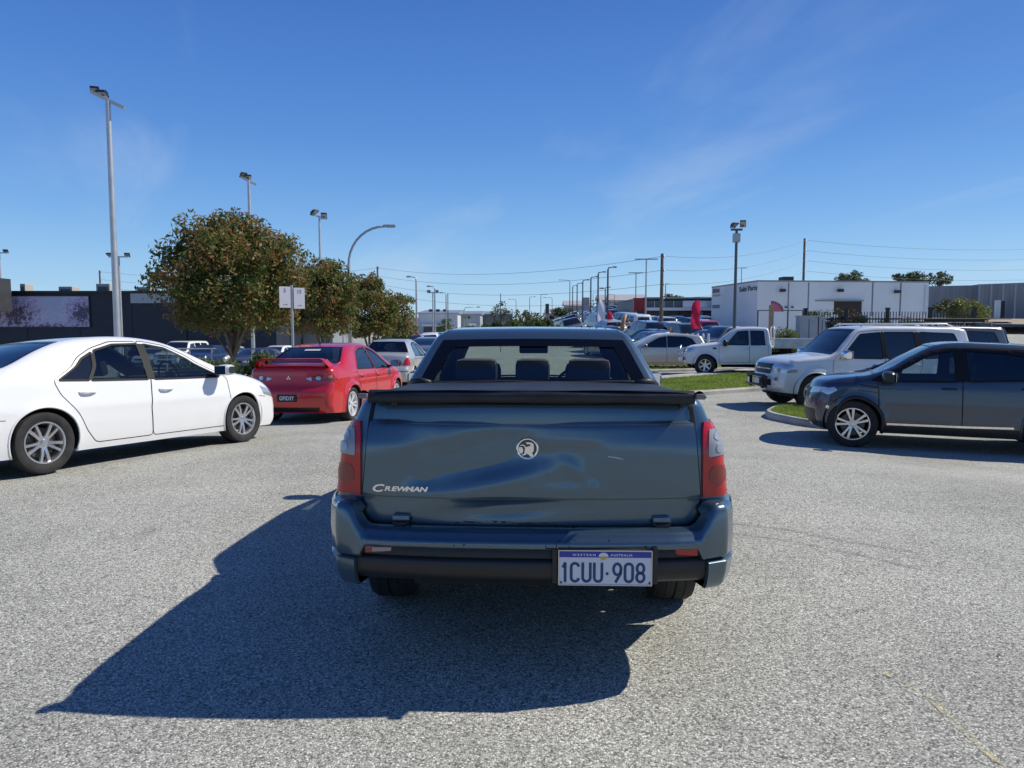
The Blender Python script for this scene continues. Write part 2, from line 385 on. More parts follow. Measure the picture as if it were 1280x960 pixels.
class Shell:
    def __init__(s, sp):
        s.sp = sp; g = sp.get('grid', 0.05)
        P, Rr, names = sample_sil(sp['sil'], sp.get('step', 0.04)); Rr = Rr * np.where(P[:, 1] > 1.12, sp.get('rroof', 0.62), 1.0); s.P, s.Rr, s.names = P, Rr, names
        s.A_, s.B_ = P[:-1], P[1:]
        side = s.build_side(g); s.combine(side)
    # half width
    def W(s, x, z):
        sp = s.sp; bx, bz = zip(*sp['belt']); zb = np.interp(x, bx, bz)
        wz, ww = zip(*sp['wl']); px_, pf = zip(*sp['plan'])
        w = np.interp(np.minimum(z, zb), wz, ww) * np.interp(x, px_, pf)
        # soften the section polyline
        for dz in (-0.03, 0.03): w = w + np.interp(np.minimum(z + dz, zb + dz * 0), wz, ww) * np.interp(x, px_, pf)
        w = w / 3
        w = w - np.maximum(0, z - zb) * sp['tumble'] - np.maximum(0, z - zb) ** 2 * sp.get('tumble2', 0.15)
        cz = sp.get('crease')
        if cz:
            for (zc, am, wd) in cz: w = w + am * np.exp(-((z - zc) / wd) ** 2)
        fl = sp.get('flare', 0)
        if fl:
            for ax in sp['axles']:
                d = np.hypot(x - ax, z - sp['wr'] - 0.02); w = w + fl * np.exp(-((d - sp['ar']) / sp.get('flarew', 0.05)) ** 2)
        return w
    def D(s, x, y, z):
        sp = s.sp; xr, zr = s.P[:, 0].min(), 0; xf = s.P[:, 0].max(); wm_ = 0.9
        q = np.abs(y) / wm_
        tf = np.clip((x - (xf - 0.9)) / 0.9, 0, 1); tr = np.clip(((xr + 0.6) - x) / 0.6, 0, 1)
        x2 = x - sp.get('cf', 0.22) * q ** 2.4 * tf ** 1.5 + sp.get('cr', 0.12) * q ** 2.6 * tr ** 1.5
        # wind and rear screens bow
        tz = np.clip((z - sp['belt'][0][1]) / 0.4, 0, 1)
        mid = sp.get('mid', -0.1)
        x2 = x2 - np.sign(x - mid) * sp.get('bow', 0.10) * q ** 2 * np.clip(np.abs(x - mid) / 1.0, 0, 1) * np.clip(tz * 3, 0, 1) * (1 - sp.get('nobow', 0) * (x < mid))
        z2 = z - sp.get('kz', 0.035) * q ** 2 * np.clip((z - 0.55) / 0.3, 0, 1)
        return x2, z2
    def build_side(s, g):
        sp = s.sp; P = s.P; rb = sp['bot']
        # bottom return line: front -> rear with arches
        fx, fz = P[-1]; rx, rz = P[0]; bottom = []
        axs = sorted([a for a in sp['axles'] if a - sp['ar'] > P[:, 0].min()], reverse=True); ar = sp['ar']; cz = sp['wr'] + 0.02; prev = (fx, fz)
        for ax in axs:
            h = rb - cz; c0 = math.asin(max(-1, min(1, h / ar)))
            arc = [(ax + ar * math.cos(t), cz + ar * math.sin(t)) for t in np.linspace(c0, math.pi - c0, 26)]
            if arc[0][0] < prev[0] - 0.02: bottom += resample([prev, arc[0]], 0.06, False)[1:-1]
            bottom += arc; prev = arc[-1]
        bottom += resample([prev, (rx, rz)], 0.06, False)[1:-1]
        outline = [tuple(p) for p in P] + bottom; no = len(outline)
        s.arcs = axs
        V = [Vector(p) for p in outline]; E = [(i, (i + 1) % no) for i in range(no)]
        cons = []
        for nm, poly in sp.get('cuts', {}).items():
            q = resample(poly, 0.05); k = len(V); V += [Vector(p) for p in q]; E += [(k + i, k + (i + 1) % len(q)) for i in range(len(q))]; cons += q
        for nm, poly in sp.get('doors', {}).items():
            q = resample(poly, 0.05); k = len(V); V += [Vector(p) for p in q]; E += [(k + i, k + (i + 1) % len(q)) for i in range(len(q))]; cons += q
        cons = np.array(cons) if cons else np.zeros((0, 2))
        pts = []
        T = np.gradient(P, axis=0); T /= np.linalg.norm(T, axis=1)[:, None] + 1e-9; Nn = np.stack([T[:, 1], -T[:, 0]], 1)
        # inward: silhouette runs rear->front over the top, inward is to the right-hand side
        for ph in (15, 30, 46, 62, 78, 92):
            f = 1 - math.cos(R(ph)); d = s.Rr * f; q = P + Nn * d[:, None]
            dd, _ = seg_dist(q, s.A_, s.B_); ok = dd > d * 0.93
            pts.append(q[ok])
        xs = np.arange(P[:, 0].min(), P[:, 0].max(), g); zs = np.arange(rb, P[:, 1].max(), g)
        gx, gzz = np.meshgrid(xs, zs); gx[1::2] += g / 2; q = np.stack([gx.ravel(), gzz.ravel()], 1)
        dd, ix = seg_dist(q, s.A_, s.B_); q = q[dd > s.Rr[ix] * 1.08 + 0.01]; pts.append(q)
        q = np.concatenate(pts); ins = pin(outline, q[:, 0], q[:, 1]); q = q[ins]
        o = np.array(outline); dd, _ = seg_dist(q, o[len(P) - 1:], np.roll(o, -1, 0)[len(P) - 1:]); q = q[dd > g * 0.3]
        if len(cons):
            keep = []
            for p in q: keep.append(np.min((cons[:, 0] - p[0]) ** 2 + (cons[:, 1] - p[1]) ** 2) > (g * 0.35) ** 2)
            q = q[np.array(keep)]
        V += [Vector(p) for p in q]
        vo, eo, fo, *_ = delaunay_2d_cdt(V, E, [], 1, 1e-5)
        vo = np.array([tuple(v) for v in vo]); fo = [f for f in fo]
        c = np.array([vo[list(f)].mean(0) for f in fo]); ok = pin(outline, c[:, 0], c[:, 1]); fo = [f for f, k in zip(fo, ok) if k]; c = c[ok]
        tags = np.full(len(fo), '', object)
        for nm, poly in sp.get('doors', {}).items(): tags[pin(poly, c[:, 0], c[:, 1])] = 'D:' + nm
        for nm, poly in sp.get('cuts', {}).items(): tags[pin(poly, c[:, 0], c[:, 1])] = 'W:' + nm
        return vo, fo, tags
    def yside(s, q):
        dd, ix = seg_dist(q, s.A_, s.B_); r_ = s.Rr[ix]; w = s.W(q[:, 0], q[:, 1]); t = np.clip(dd / r_, 0, 1)
        return w - r_ + r_ * np.sqrt(np.maximum(0, 1 - (1 - t) ** 2))
    def combine(s, side):
        vo, fo, tags = side; sp = s.sp; y = s.yside(vo); x2, z2 = s.D(vo[:, 0], y, vo[:, 1])
        V = []; Fc = []; T = []
        for sgn, nm in ((1, 'L'), (-1, 'R')):
            k = len(V); V += list(zip(x2, y * sgn, z2)); Fc += [tuple(i + k for i in (f if sgn < 0 else f[::-1])) for f in fo]
            T += [(t + nm if t else '') for t in tags]
        P = s.P; ye = s.W(P[:, 0], P[:, 1]) - s.Rr; NN = sp.get('lat', 9); k = len(V); n = 2 * NN + 1
        for i in range(len(P)):
            yy = np.linspace(-1, 1, n) * ye[i]; xx, z_ = s.D(np.full(n, P[i, 0]), yy, np.full(n, P[i, 1])); V += list(zip(xx, yy, z_))
        rngs = []
        for nm, lim in sp.get('screens', {}).items(): rngs.append((nm, *sorted((s.names[nm + '0'], s.names[nm + '1'])), lim))
        for i in range(len(P) - 1):
            for j in range(n - 1):
                a = k + i * n + j; Fc.append((a, a + 1, a + 1 + n, a + n)); t = ''
                for nm, i0, i1, lim in rngs:
                    if i0 <= i < i1 and abs((j + 0.5) / NN - 1) < lim: t = 'S:' + nm
                T.append(t)
        bm = bmesh.new(); vs = [bm.verts.new(p) for p in V]; lay = bm.faces.layers.int.new('tag'); s.tn = ['']
        ids = {'': 0}
        for f, t in zip(Fc, T):
            if t not in ids: ids[t] = len(s.tn); s.tn.append(t)
            try: fa = bm.faces.new([vs[i] for i in f]); fa[lay] = ids[t]; fa.smooth = True
            except ValueError: pass
        bmesh.ops.remove_doubles(bm, verts=bm.verts[:], dist=0.0006)
        bmesh.ops.recalc_face_normals(bm, faces=bm.faces[:])
        # be sure outside is outside: roof faces point up
        top = max(bm.faces, key=lambda f: f.calc_center_median().z)
        if top.normal.z < 0: bmesh.ops.reverse_faces(bm, faces=bm.faces[:])
        bm.normal_update(); bm.verts.ensure_lookup_table(); bm.faces.ensure_lookup_table()
        s.bvh = BVHTree.FromBMesh(bm)
        s.V = [v.co.copy() for v in bm.verts]; s.Nv = [v.normal.copy() for v in bm.verts]
        s.F = [[v.index for v in f.verts] for f in bm.faces]; s.T = [s.tn[f[lay]] for f in bm.faces]
        bm.free()
    def sub(s, name, pred, m, parent, off=0.0, double=0.0):
        """own mesh out of the faces whose tag passes"""
        fs = [f for f, t in zip(s.F, s.T) if pred(t)]
        if not fs: return None
        used = {}; V = []; Nn = []; fo = []
        for f in fs:
            o = []
            for i in f:
                if i not in used: used[i] = len(V); V.append(s.V[i] + s.Nv[i] * off); Nn.append(s.Nv[i])
                o.append(used[i])
            fo.append(o)
        me = bpy.data.meshes.new(name); me.from_pydata(V, [], fo); me.update(); me.shade_smooth()
        me.normals_split_custom_set_from_vertices([tuple(v) for v in Nn])
        return link(name, me, m, parent)
    # --- projection of outlines on to the shell
    VIEWS = {'rear': (lambda p: Vector((-9, p[0], p[1])), Vector((1, 0, 0))), 'front': (lambda p: Vector((9, p[0], p[1])), Vector((-1, 0, 0))),
             'L': (lambda p: Vector((p[0], 5, p[1])), Vector((0, -1, 0))), 'R': (lambda p: Vector((p[0], -5, p[1])), Vector((0, 1, 0))),
             'top': (lambda p: Vector((p[0], p[1], 5)), Vector((0, 0, -1)))}
    def hit(s, p, view):
        if view in 'LR':
            q = np.array([[p[0], p[1]]], float); yy = s.yside(q); x2, z2 = s.D(q[:, 0], yy, q[:, 1]); p = (float(x2[0]), float(z2[0]))
        o, d = s.VIEWS[view]; a = o(p); h = s.bvh.ray_cast(a, d)
        if h[0] is not None:
            # a lamp wraps only a hand's breadth round the corner
            xr, xf = s.P[:, 0].min() + 0.27, s.P[:, 0].max() - 0.42
            if (view == 'rear' and h[0].x > xr and abs(p[0]) > .6) or (view == 'front' and h[0].x < xf and abs(p[0]) > .6):
                h2 = s.bvh.find_nearest(Vector((xr if view == 'rear' else xf, math.copysign(1.2, p[0]), p[1])))
                return h2[0], h2[1]
            return h[0], h[1]
        # missed: nearest point on the shell from a sensible depth
        base = {'rear': Vector((s.P[:, 0].min() + 0.15, p[0], p[1])), 'front': Vector((s.P[:, 0].max() - 0.2, p[0], p[1]))}.get(view, a + d * 4.1)
        h = s.bvh.find_nearest(base); return h[0], h[1]
    def patch(s, name, poly, view, m, parent, off=0.004, g=0.03, skirt=0.02, dent=None, mb=None, holes=()):
        q = resample(poly, g); n = len(q); V = [Vector(p) for p in q]; E = [(i, (i + 1) % n) for i in range(n)]
        for h in holes:
            hq = resample(h, g); k = len(V); V += [Vector(p) for p in hq]; E += [(k + i, k + (i + 1) % len(hq)) for i in range(len(hq))]
        a = np.array(q); xs = np.arange(a[:, 0].min(), a[:, 0].max(), g); zs = np.arange(a[:, 1].min(), a[:, 1].max(), g)
        gx, gy = np.meshgrid(xs, zs); gx = gx + 0.0; gx[1::2] += g / 2; c = np.stack([gx.ravel(), gy.ravel()], 1)
        c = c[pin(q, c[:, 0], c[:, 1])]
        if len(c):
            al = np.array([tuple(v) for v in V]); dd = np.array([np.min((al[:, 0] - p[0]) ** 2 + (al[:, 1] - p[1]) ** 2) for p in c]); c = c[dd > (g * 0.4) ** 2]
            V += [Vector(p) for p in c]
        vo, eo, fo, *_ = delaunay_2d_cdt(V, E, [], 1, 1e-6)
        cc = [sum((vo[i] for i in f), Vector((0, 0))) / len(f) for f in fo]
        ok = pin(q, [p.x for p in cc], [p.y for p in cc])
        for h in holes: ok &= ~pin(h, [p.x for p in cc], [p.y for p in cc])
        fo = [list(f) for f, k in zip(fo, ok) if k]
        d = s.VIEWS[view][1]; P3 = []; base = []
        for p in vo:
            h, nn = s.hit(p, view)
            if nn.dot(d) > 0: nn = -nn
            dn = dent(p.x, p.y) if dent else 0
            P3.append(h + nn * (off + dn)); base.append(h - nn * skirt)
        # skirt on boundary
        cnt = {}
        for f in fo:
            for i in range(len(f)):
                e = (f[i], f[(i + 1) % len(f)]); cnt[tuple(sorted(e))] = cnt.get(tuple(sorted(e)), 0) + 1
        k = len(P3); P3 += base; sk = [(a_, b_, b_ + k, a_ + k) for (a_, b_), c_ in cnt.items() if c_ == 1] if skirt else []
        own = mb is None; mb = mb or MB(); mb.add(P3, fo + sk)
        if own:
            # orient to the viewer
            me = mb.mesh(name, fix=False); bm = bmesh.new(); bm.from_mesh(me)
            bmesh.ops.delete(bm, geom=[v for v in bm.verts if not v.link_faces], context='VERTS')
            bmesh.ops.recalc_face_normals(bm, faces=bm.faces[:])
            for f in bm.faces: f.smooth = True
            bm.normal_update()
            if sum(f.normal.dot(d) * f.calc_area() for f in bm.faces) > 0: bmesh.ops.reverse_faces(bm, faces=bm.faces[:])
            for e in bm.edges:
                if len(e.link_faces) == 2 and e.calc_face_angle(0) > R(40): e.smooth = False
            bm.to_mesh(me); bm.free(); return link(name, me, m, parent)
    def ribbon(s, line, view, w, off=0.002, closed=False, mb=None):
        """thin strip following a line on the shell"""
        q = resample(line, 0.03, closed); n = len(q); a = np.array(q); rows = []
        for i in range(n):
            t = (a[(i + 1) % n] - a[i - 1]) if closed else (a[min(i + 1, n - 1)] - a[max(i - 1, 0)])
            t = t / (np.hypot(*t) or 1); nn = np.array([-t[1], t[0]]) * w / 2; r_ = []
            for sg in (-1, 1):
                h, hn = s.hit(tuple(a[i] + nn * sg), view)
                if hn.dot(s.VIEWS[view][1]) > 0: hn = -hn
                r_.append(h + hn * off)
            rows.append(r_)
        if closed: rows.append(rows[0])
        mb = mb or MB(); mb.grid(rows); return mb

def make_wheel(parent, x, y, side, r_, wd, rimr, style='10', matr=None, yaw=0.0, simple=False):
    """a wheel: tyre and rim; side=+1 faces +y"""
    w = empty('wheel', (x, y, r_), 0, parent)
    w.rotation_euler = (0, random.uniform(0, 6.28), yaw)
    h = wd / 2; matr = matr or M_ALLOY; nseg = 20 if simple else 44
    t = MB(); pf = [(rimr - 0.005, -h * 0.72), (rimr + 0.012, -h * 0.86), (r_ * 0.87, -h * 1.0), (r_ * 0.955, -h * 0.93), (r_ * 0.99, -h * 0.75), (r_, -h * 0.45)]
    for gk in ((-0.5, -0.42), (-0.05, 0.05), (0.42, 0.5)) if not simple else ():
        pf += [(r_, h * gk[0]), (r_ - 0.009, h * gk[0] + 0.002), (r_ - 0.009, h * gk[1] - 0.002), (r_, h * gk[1])]
    pf += [(r_, h * 0.45), (r_ * 0.99, h * 0.75), (r_ * 0.955, h * 0.93), (r_ * 0.87, h * 1.0), (rimr + 0.012, h * 0.86), (rimr - 0.005, h * 0.72)]
    t.lathe(pf, n=nseg, axis='Y', closed=True); t.build('tyre', M_TYRE, w, ang=35)
    m = MB(); s_ = side
    m.lathe([(rimr + 0.004, s_ * h * 0.80), (rimr + 0.004, s_ * h * 0.86), (rimr - 0.012, s_ * h * 0.86), (rimr - 0.022, s_ * h * 0.62), (rimr - 0.035, -s_ * h * 0.7), (rimr, -s_ * h * 0.8)], n=nseg, axis='Y', closed=True)
    # spokes
    def spoke(a, w0, w1, r0, r1, y0, y1, th=0.02):
        ca, sa = math.cos(a), math.sin(a); rows = []
        for q, (rr, ww, yy) in enumerate(((r0, w0, y0), ((r0 + r1) / 2, (w0 + w1) / 2 * 0.92, (y0 + y1) / 2 + 0.006), (r1, w1, y1))):
            row = []
            for (du, dv) in ((-0.5, -1), (-0.42, 0), (0.42, 0), (0.5, -1)):
                yy2 = yy + dv * th; u_ = ww * du
                row.append((rr * ca - u_ * sa, s_ * yy2, rr * sa + u_ * ca))
            rows.append(row)
        m.grid(rows, closed=True)
    yo = h * 0.74; yh = h * 0.62
    if style == '10':
        for k in range(10): spoke(2 * math.pi * k / 10 + (0.10 if k % 2 else -0.10), 0.036, 0.030 if k % 2 else 0.040, 0.045, rimr - 0.008, yh, yo)
    elif style == '10s':
        for k in range(5):
            for sg in (-1, 1): spoke(2 * math.pi * k / 5 + sg * 0.20, 0.034, 0.046, 0.05, rimr - 0.008, yh, yo)
    elif style == '6':
        for k in range(6): spoke(2 * math.pi * k / 6, 0.07, 0.062, 0.04, rimr - 0.008, yh, yo)
    elif style == '5':
        for k in range(5): spoke(2 * math.pi * k / 5, 0.075, 0.095, 0.04, rimr - 0.008, yh, yo)
    elif style == '12':
        for k in range(12): spoke(2 * math.pi * k / 12, 0.026, 0.03, 0.04, rimr - 0.008, yh, yo)
    m.lathe([(0.001, s_ * (yh + 0.012)), (0.03, s_ * (yh + 0.010)), (0.034, s_ * yh), (0.062, s_ * (yh - 0.004)), (0.068, s_ * (yh - 0.03)), (0.001, s_ * (yh - 0.04))], n=16, axis='Y')
    m.build('rim', matr, w, ang=35)
    if not simple:
        b = MB(); b.lathe([(0.001, s_ * h * 0.15), (rimr * 0.72, s_ * h * 0.15), (rimr * 0.72, s_ * h * 0.02), (0.001, s_ * h * 0.02)], n=24, axis='Y'); b.build('brake_disc', M_DISC, w, ang=35)
    return w

def add_seat(mb, x, y, z0=0.32, w=0.48, back=0.62, head=True, lean=0.22):
    mb.box((x, y, z0 + 0.10), (0.50, w, 0.16), bev=0.05)
    Mx = Matrix.Rotation(-lean, 3, 'Y')
    mb.box((x - 0.30, y, z0 + 0.12 + back / 2), (0.13, w, back), bev=0.05, mat=Mx)
    if head: mb.box((x - 0.30 - lean * (back / 2 + 0.12), y, z0 + 0.14 + back + 0.09), (0.10, 0.27, 0.19), bev=0.045, mat=Mx)

def build_car(sp, name, label, cat, group=None, lod=0):
    """everything common to the cars; sp is the description"""
    root = empty(name); tag(root, label, cat, group); S = Shell(sp); pm = sp['paint']; root['built'] = 1
    S.root = root
    S.sub('body', lambda t: t == '' or t.startswith('X:'), pm, root)
    side_glass = sp.get('gside', G_TINT)
    gmap = sp.get('gmap', {})
    doors = {}
    for sd in 'LR':
        for nm in sp.get('doors', {}):
            d = S.sub('door', lambda t: t == 'D:' + nm + sd, pm, root); doors[nm + sd] = d
            hd = sp.get('handles', {}).get(nm)
            if hd and d:
                h = MB(); ln = hd[2] if len(hd) > 2 else 0.11
                pts = []; 
                for k in range(7):
                    t = k / 6 - 0.5; hp, hn = S.hit((hd[0] + t * 2 * ln * 0.9, hd[1]), sd)
                    if (hn.y > 0) != (sd == 'L'): hn = -hn
                    pts.append(hp + hn * (0.035 * math.sqrt(max(0, 1 - (2 * t) ** 2)) + 0.002))
                rows = []
                for p in pts: rows.append([p + Vector((0, 0, a_)) + Vector((0, b_ * (1 if sd == 'L' else -1), 0)) for a_, b_ in ((-0.013, 0), (-0.010, 0.008), (0.010, 0.008), (0.014, 0), (0.010, -0.010), (-0.010, -0.010))])
                h.grid(rows, closed=True); h.build('handle', sp.get('handlemat', pm), d, smooth=True)
        for nm in sp.get('cuts', {}):
            par = root
            for dn, wins in sp.get('doorwins', {}).items():
                if nm in wins and doors.get(dn + sd): par = doors[dn + sd]
            S.sub('window', lambda t: t == 'W:' + nm + sd, gmap.get(nm, side_glass), par, off=-0.006)
        # weather strips round the windows and shut lines round the doors
        if not lod:
            mb = MB()
            for nm, poly in sp.get('cuts', {}).items(): S.ribbon(poly, sd, sp.get('stripw', 0.022), 0.003, True, mb)
            for poly in sp.get('pillars', []):
                S.patch('p', poly, sd, None, None, 0.003, 0.05, 0, None, mb)
            if mb.v: mb.build('window_trim', sp.get('trimmat', M_TRIM), root, fix=False)
            for nm, poly in sp.get('doors', {}).items():
                S.ribbon(poly, sd, 0.009, 0.0015, True).build('shut_line', M_TRIM, doors.get(nm + sd) or root, fix=False)
            for ln in sp.get('seams', []): S.ribbon(ln, sd, 0.007, 0.0015).build('shut_line', M_TRIM, root, fix=False)
            if sp.get('mould'):
                mb = MB()
                for (ln, w_) in sp['mould']: S.ribbon(ln, sd, w_, 0.008, False, mb)
                mb.build('side_moulding', sp.get('mouldmat', M_CHROME), root, fix=False)
    for nm in sp.get('screens', {}):
        S.sub('windscreen' if nm == 'ws' else 'rear_window', lambda t: t == 'S:' + nm, gmap.get(nm, G_CLEAR if nm == 'ws' else side_glass), root, off=-0.004)
    # frit edge round the screens; the ute's top band is also painted visor shade
    if not lod:
        for nm, lim in sp.get('screens', {}).items():
            mb = MB(); NN = sp.get('lat', 9)
            i0, i1 = sorted((S.names[nm + '0'], S.names[nm + '1'])); ye = (S.W(S.P[:, 0], S.P[:, 1]) - S.Rr) * lim
            def sp3(i, yy):
                x2, z2 = S.D(np.array([S.P[i, 0]]), np.array([yy]), np.array([S.P[i, 1]])); return Vector((float(x2[0]), yy, float(z2[0])))
            for sg in (-1, 1):
                rows = [[sp3(i, sg * (ye[i] + 0.006)) + Vector((0, 0, 0.004)), sp3(i, sg * (ye[i] - (sp.get('frit', .035) if nm == 'rw' else .035))) + Vector((0, 0, 0.004))] for i in range(i0, i1 + 1)]; mb.grid(rows)
            for (ia, ib) in ((i0, min(i0 + 2, i1)), (max(i1 - (sp.get('frit_shade', 1) if nm == 'rw' else 1), i0), i1)):
                rows = [[sp3(ia, t * ye[ia]) + Vector((0, 0, 0.0045)), sp3(ib, t * ye[ib]) + Vector((0, 0, 0.0045))] for t in np.linspace(-1, 1, 15)]; mb.grid(rows)
            mb.build('screen_surround', M_FRIT, root, fix=False)
    # underbody and wheel wells
    u = MB(); x0 = sp.get('ux0', S.P[:, 0].min() + 0.38); x1 = S.P[:, 0].max() - 0.40; wy = float(S.W(np.array([0.0]), np.array([0.4]))[0])
    ar = sp['ar']; czw = sp['wr'] + 0.02; segs = []; ax = sorted(sp['axles'])
    for (a, b) in ((x0, ax[0] - ar), (ax[0] + ar, ax[1] - ar), (ax[1] + ar, x1)):
        if b - a > 0.05:
            mid_ = abs((a + b) / 2) < 1.0
            u.box(((a + b) / 2, 0, sp['bot'] + 0.08), (b - a, (wy - 0.04) * 2 * (1.0 if mid_ else 0.80), 0.10))
    for a in [a for a in ax if a - ar > S.P[:, 0].min()]:
        u.box((a, 0, czw + 0.0), (ar * 2.0, (sp['ty'] - sp['tw'] - 0.06) * 2, 0.25))
        for sg in (1, -1):
            arc = [(a + (ar + 0.004) * math.cos(t), czw + (ar + 0.004) * math.sin(t)) for t in np.linspace(-0.35, math.pi + 0.35, 26)]
            rows = []
            for (px_, pz_) in arc:
                yo = float(S.W(np.array([px_]), np.array([max(pz_, sp['bot'])]))[0]) - 0.012
                rows.append([(px_, sg * yo, pz_), (px_, sg * (sp['ty'] - sp['tw'] - 0.06), pz_)])
            u.grid(rows)
            u.add([(px_, sg * (sp['ty'] - sp['tw'] - 0.06), pz_) for px_, pz_ in arc], [tuple(range(len(arc)))])
    u.build('underbody', M_UNDER, root, fix=False)
    # arch lips
    if not lod:
        for a in [a for a in ax if a - ar > S.P[:, 0].min()]:
            for sg in (1, -1):
                pts = []; mb = MB()
                c0 = math.asin(max(-1, min(1, (sp['bot'] - czw) / ar)))
                for t in np.linspace(c0, math.pi - c0, 30):
                    px_, pz_ = a + ar * math.cos(t), czw + ar * math.sin(t); q = np.array([[px_, pz_]]); yy = float(S.yside(q)[0]); x2, z2 = S.D(q[:, 0], np.array([yy]), q[:, 1])
                    pts.append((float(x2[0]), sg * (yy - 0.004), float(z2[0])))
                mb.tube(pts, sp.get('lip', 0.012), 6)
                mb.build('arch_lip', sp.get('lipmat', pm), root, smooth=True)
    # wheels
    st = sp.get('steer', 0.0)
    for a in ax:
        for sg in (1, -1):
            make_wheel(root, a, sg * (sp['ty'] - sp['tw'] / 2), sg, sp['wr'], sp['tw'], sp['rr'], sp.get('rim', '10'), sp.get('rimmat'), st if a > 0 else 0, simple=bool(lod))
    # cabin
    if sp.get('cabin', True) and not lod:
        c = MB(); bz = sp['belt'][0][1]; xd = sp.get('dash', 0.75); xrr = sp.get('cabrear', -1.15)
        c.box(((xd + xrr) / 2, 0, 0.34), (xd - xrr + 0.3, 1.35, 0.05))
        c.box((xd + 0.10, 0, bz - 0.20), (0.45, 1.34, 0.34), bev=0.08)
        c.box((xrr - 0.12, 0, bz - 0.16), (0.35, 1.25, 0.24), bev=0.04)
        c.build('dashboard', M_DARKIN, root, ang=40)
        for (xs_, ys_, w_) in sp.get('seats', ((-0.0, 0.36, 0.5), (0.0, -0.36, 0.5), (-0.85, 0, 1.25))):
            m_ = MB(); add_seat(m_, xs_, ys_, sp.get('seatz', 0.28), w_, 0.58, head=w_ < 0.8)
            if w_ > 0.8:
                for yy in (-0.40, 0.40): m_.box((xs_ - 0.42, yy, sp.get('seatz', 0.28) + 0.78), (0.10, 0.26, 0.15), bev=0.04)
            m_.build('seat', sp.get('seatmat', M_SEAT), root, ang=50)
        sw = MB(); sy = sp.get('swy', -0.36); pts = []
        for k in range(25):
            t = 2 * math.pi * k / 24; pts.append((xd - 0.22 - 0.06 * math.sin(t), sy + 0.18 * math.cos(t), bz - 0.03 + 0.17 * math.sin(t)))
        sw.tube(pts, 0.014, 6, cap=False); sw.box((xd - 0.20, sy, bz - 0.03), (0.05, 0.14, 0.10), bev=0.02); sw.tube([(xd - 0.2, sy, bz - 0.03), (xd + 0.05, sy, bz - 0.13)], 0.03)
        sw.build('steering_wheel', M_BLACK, root, ang=50)
        rm = MB(); ws1 = S.names.get('ws1')
        if ws1: rm.box((S.P[ws1, 0] + 0.0, 0, S.P[ws1, 1] - 0.12), (0.03, 0.24, 0.07), bev=0.015); rm.build('rear_view_mirror', M_BLACK, root)
    # door mirrors
    mp = sp.get('mirror')
    if mp:
        for sd, sg in (('L', 1), ('R', -1)):
            h, hn = S.hit((mp[0], mp[1]), sd); m_ = MB(); sx, sy2, sz = mp[2] if len(mp) > 2 else (0.15, 0.22, 0.15)
            c = Vector((h.x, sg * (abs(h.y) + 0.05 + sy2 / 2), mp[1] + 0.06))
            rows = []
            for k, (t, sc) in enumerate(((-0.5, 0.55), (-0.42, 0.8), (-0.2, 0.97), (0.1, 1.0), (0.35, 0.93), (0.5, 0.62))):
                rr = []
                for q in range(14):
                    a = 2 * math.pi * q / 14; ca, sa = math.cos(a), math.sin(a)
                    e = lambda v: math.copysign(abs(v) ** 0.7, v)
                    rr.append(c + Vector((e(ca) * sx / 2 * sc + (0.02 if ca > 0 else 0), sg * t * sy2, e(sa) * sz / 2 * sc)))
                rows.append(rr)
            m_.grid(rows, closed=True); m_.add(rows[0], [tuple(range(14))]); m_.add(rows[-1], [tuple(range(14))])
            mo = m_.build('mirror', sp.get('mirmat', pm), root, ang=50)
            a_ = MB(); a_.box((h.x, sg * (abs(h.y) + 0.03), mp[1] + 0.005), (0.07, 0.12, 0.04), bev=0.012); a_.build('mirror_arm', M_BLACK, mo)
            g_ = MB(); g_.box(c + Vector((-sx / 2 - 0.001, 0, 0)), (0.006, sy2 * 0.82, sz * 0.78), bev=0.002); g_.build('mirror_glass', M_CHROME, mo)
    # lamps, grilles and other pieces laid on the shell: (name, poly, view, material, offset, mirrored)
    for it in sp.get('pieces', []):
        nm, poly, view, m_, off = it[:5]; mir = it[5] if len(it) > 5 else False
        g = it[6] if len(it) > 6 else 0.03
        for sg in ((1, -1) if mir else (1,)):
            if view == 'side':
                for v_ in 'LR': S.patch(nm, poly, v_, m_, root, off, g)
            else:
                pl = [(p[0] * sg, p[1]) for p in poly] if view != 'top' else [(p[0], p[1] * sg) for p in poly]
                S.patch(nm, pl, view, m_, root, off, g)
    return root, S

def text_mesh(txt, size=0.1, ext=0.002, offset=0.0, sx=1.0, spacing=1.0, shear=0.0, name='lettering'):
    c = bpy.data.curves.new(name, 'FONT'); c.body = txt; c.size = size; c.extrude = ext; c.offset = offset; c.align_x = 'CENTER'; c.align_y = 'CENTER'
    c.space_character = spacing; c.shear = shear; c.resolution_u = 4
    o = bpy.data.objects.new('tmp', c); COL.objects.link(o); dg = bpy.context.evaluated_depsgraph_get(); me = bpy.data.meshes.new_from_object(o.evaluated_get(dg))
    bpy.data.objects.remove(o); me.name = name; me.materials.clear()
    for v_ in me.vertices: v_.co.x *= sx
    return me
def put_text(me, m, parent, loc, mat3, name='lettering'):
    o = link(name, me, m, parent); o.matrix_local = Matrix.Translation(Vector(loc)) @ mat3.to_4x4(); return o
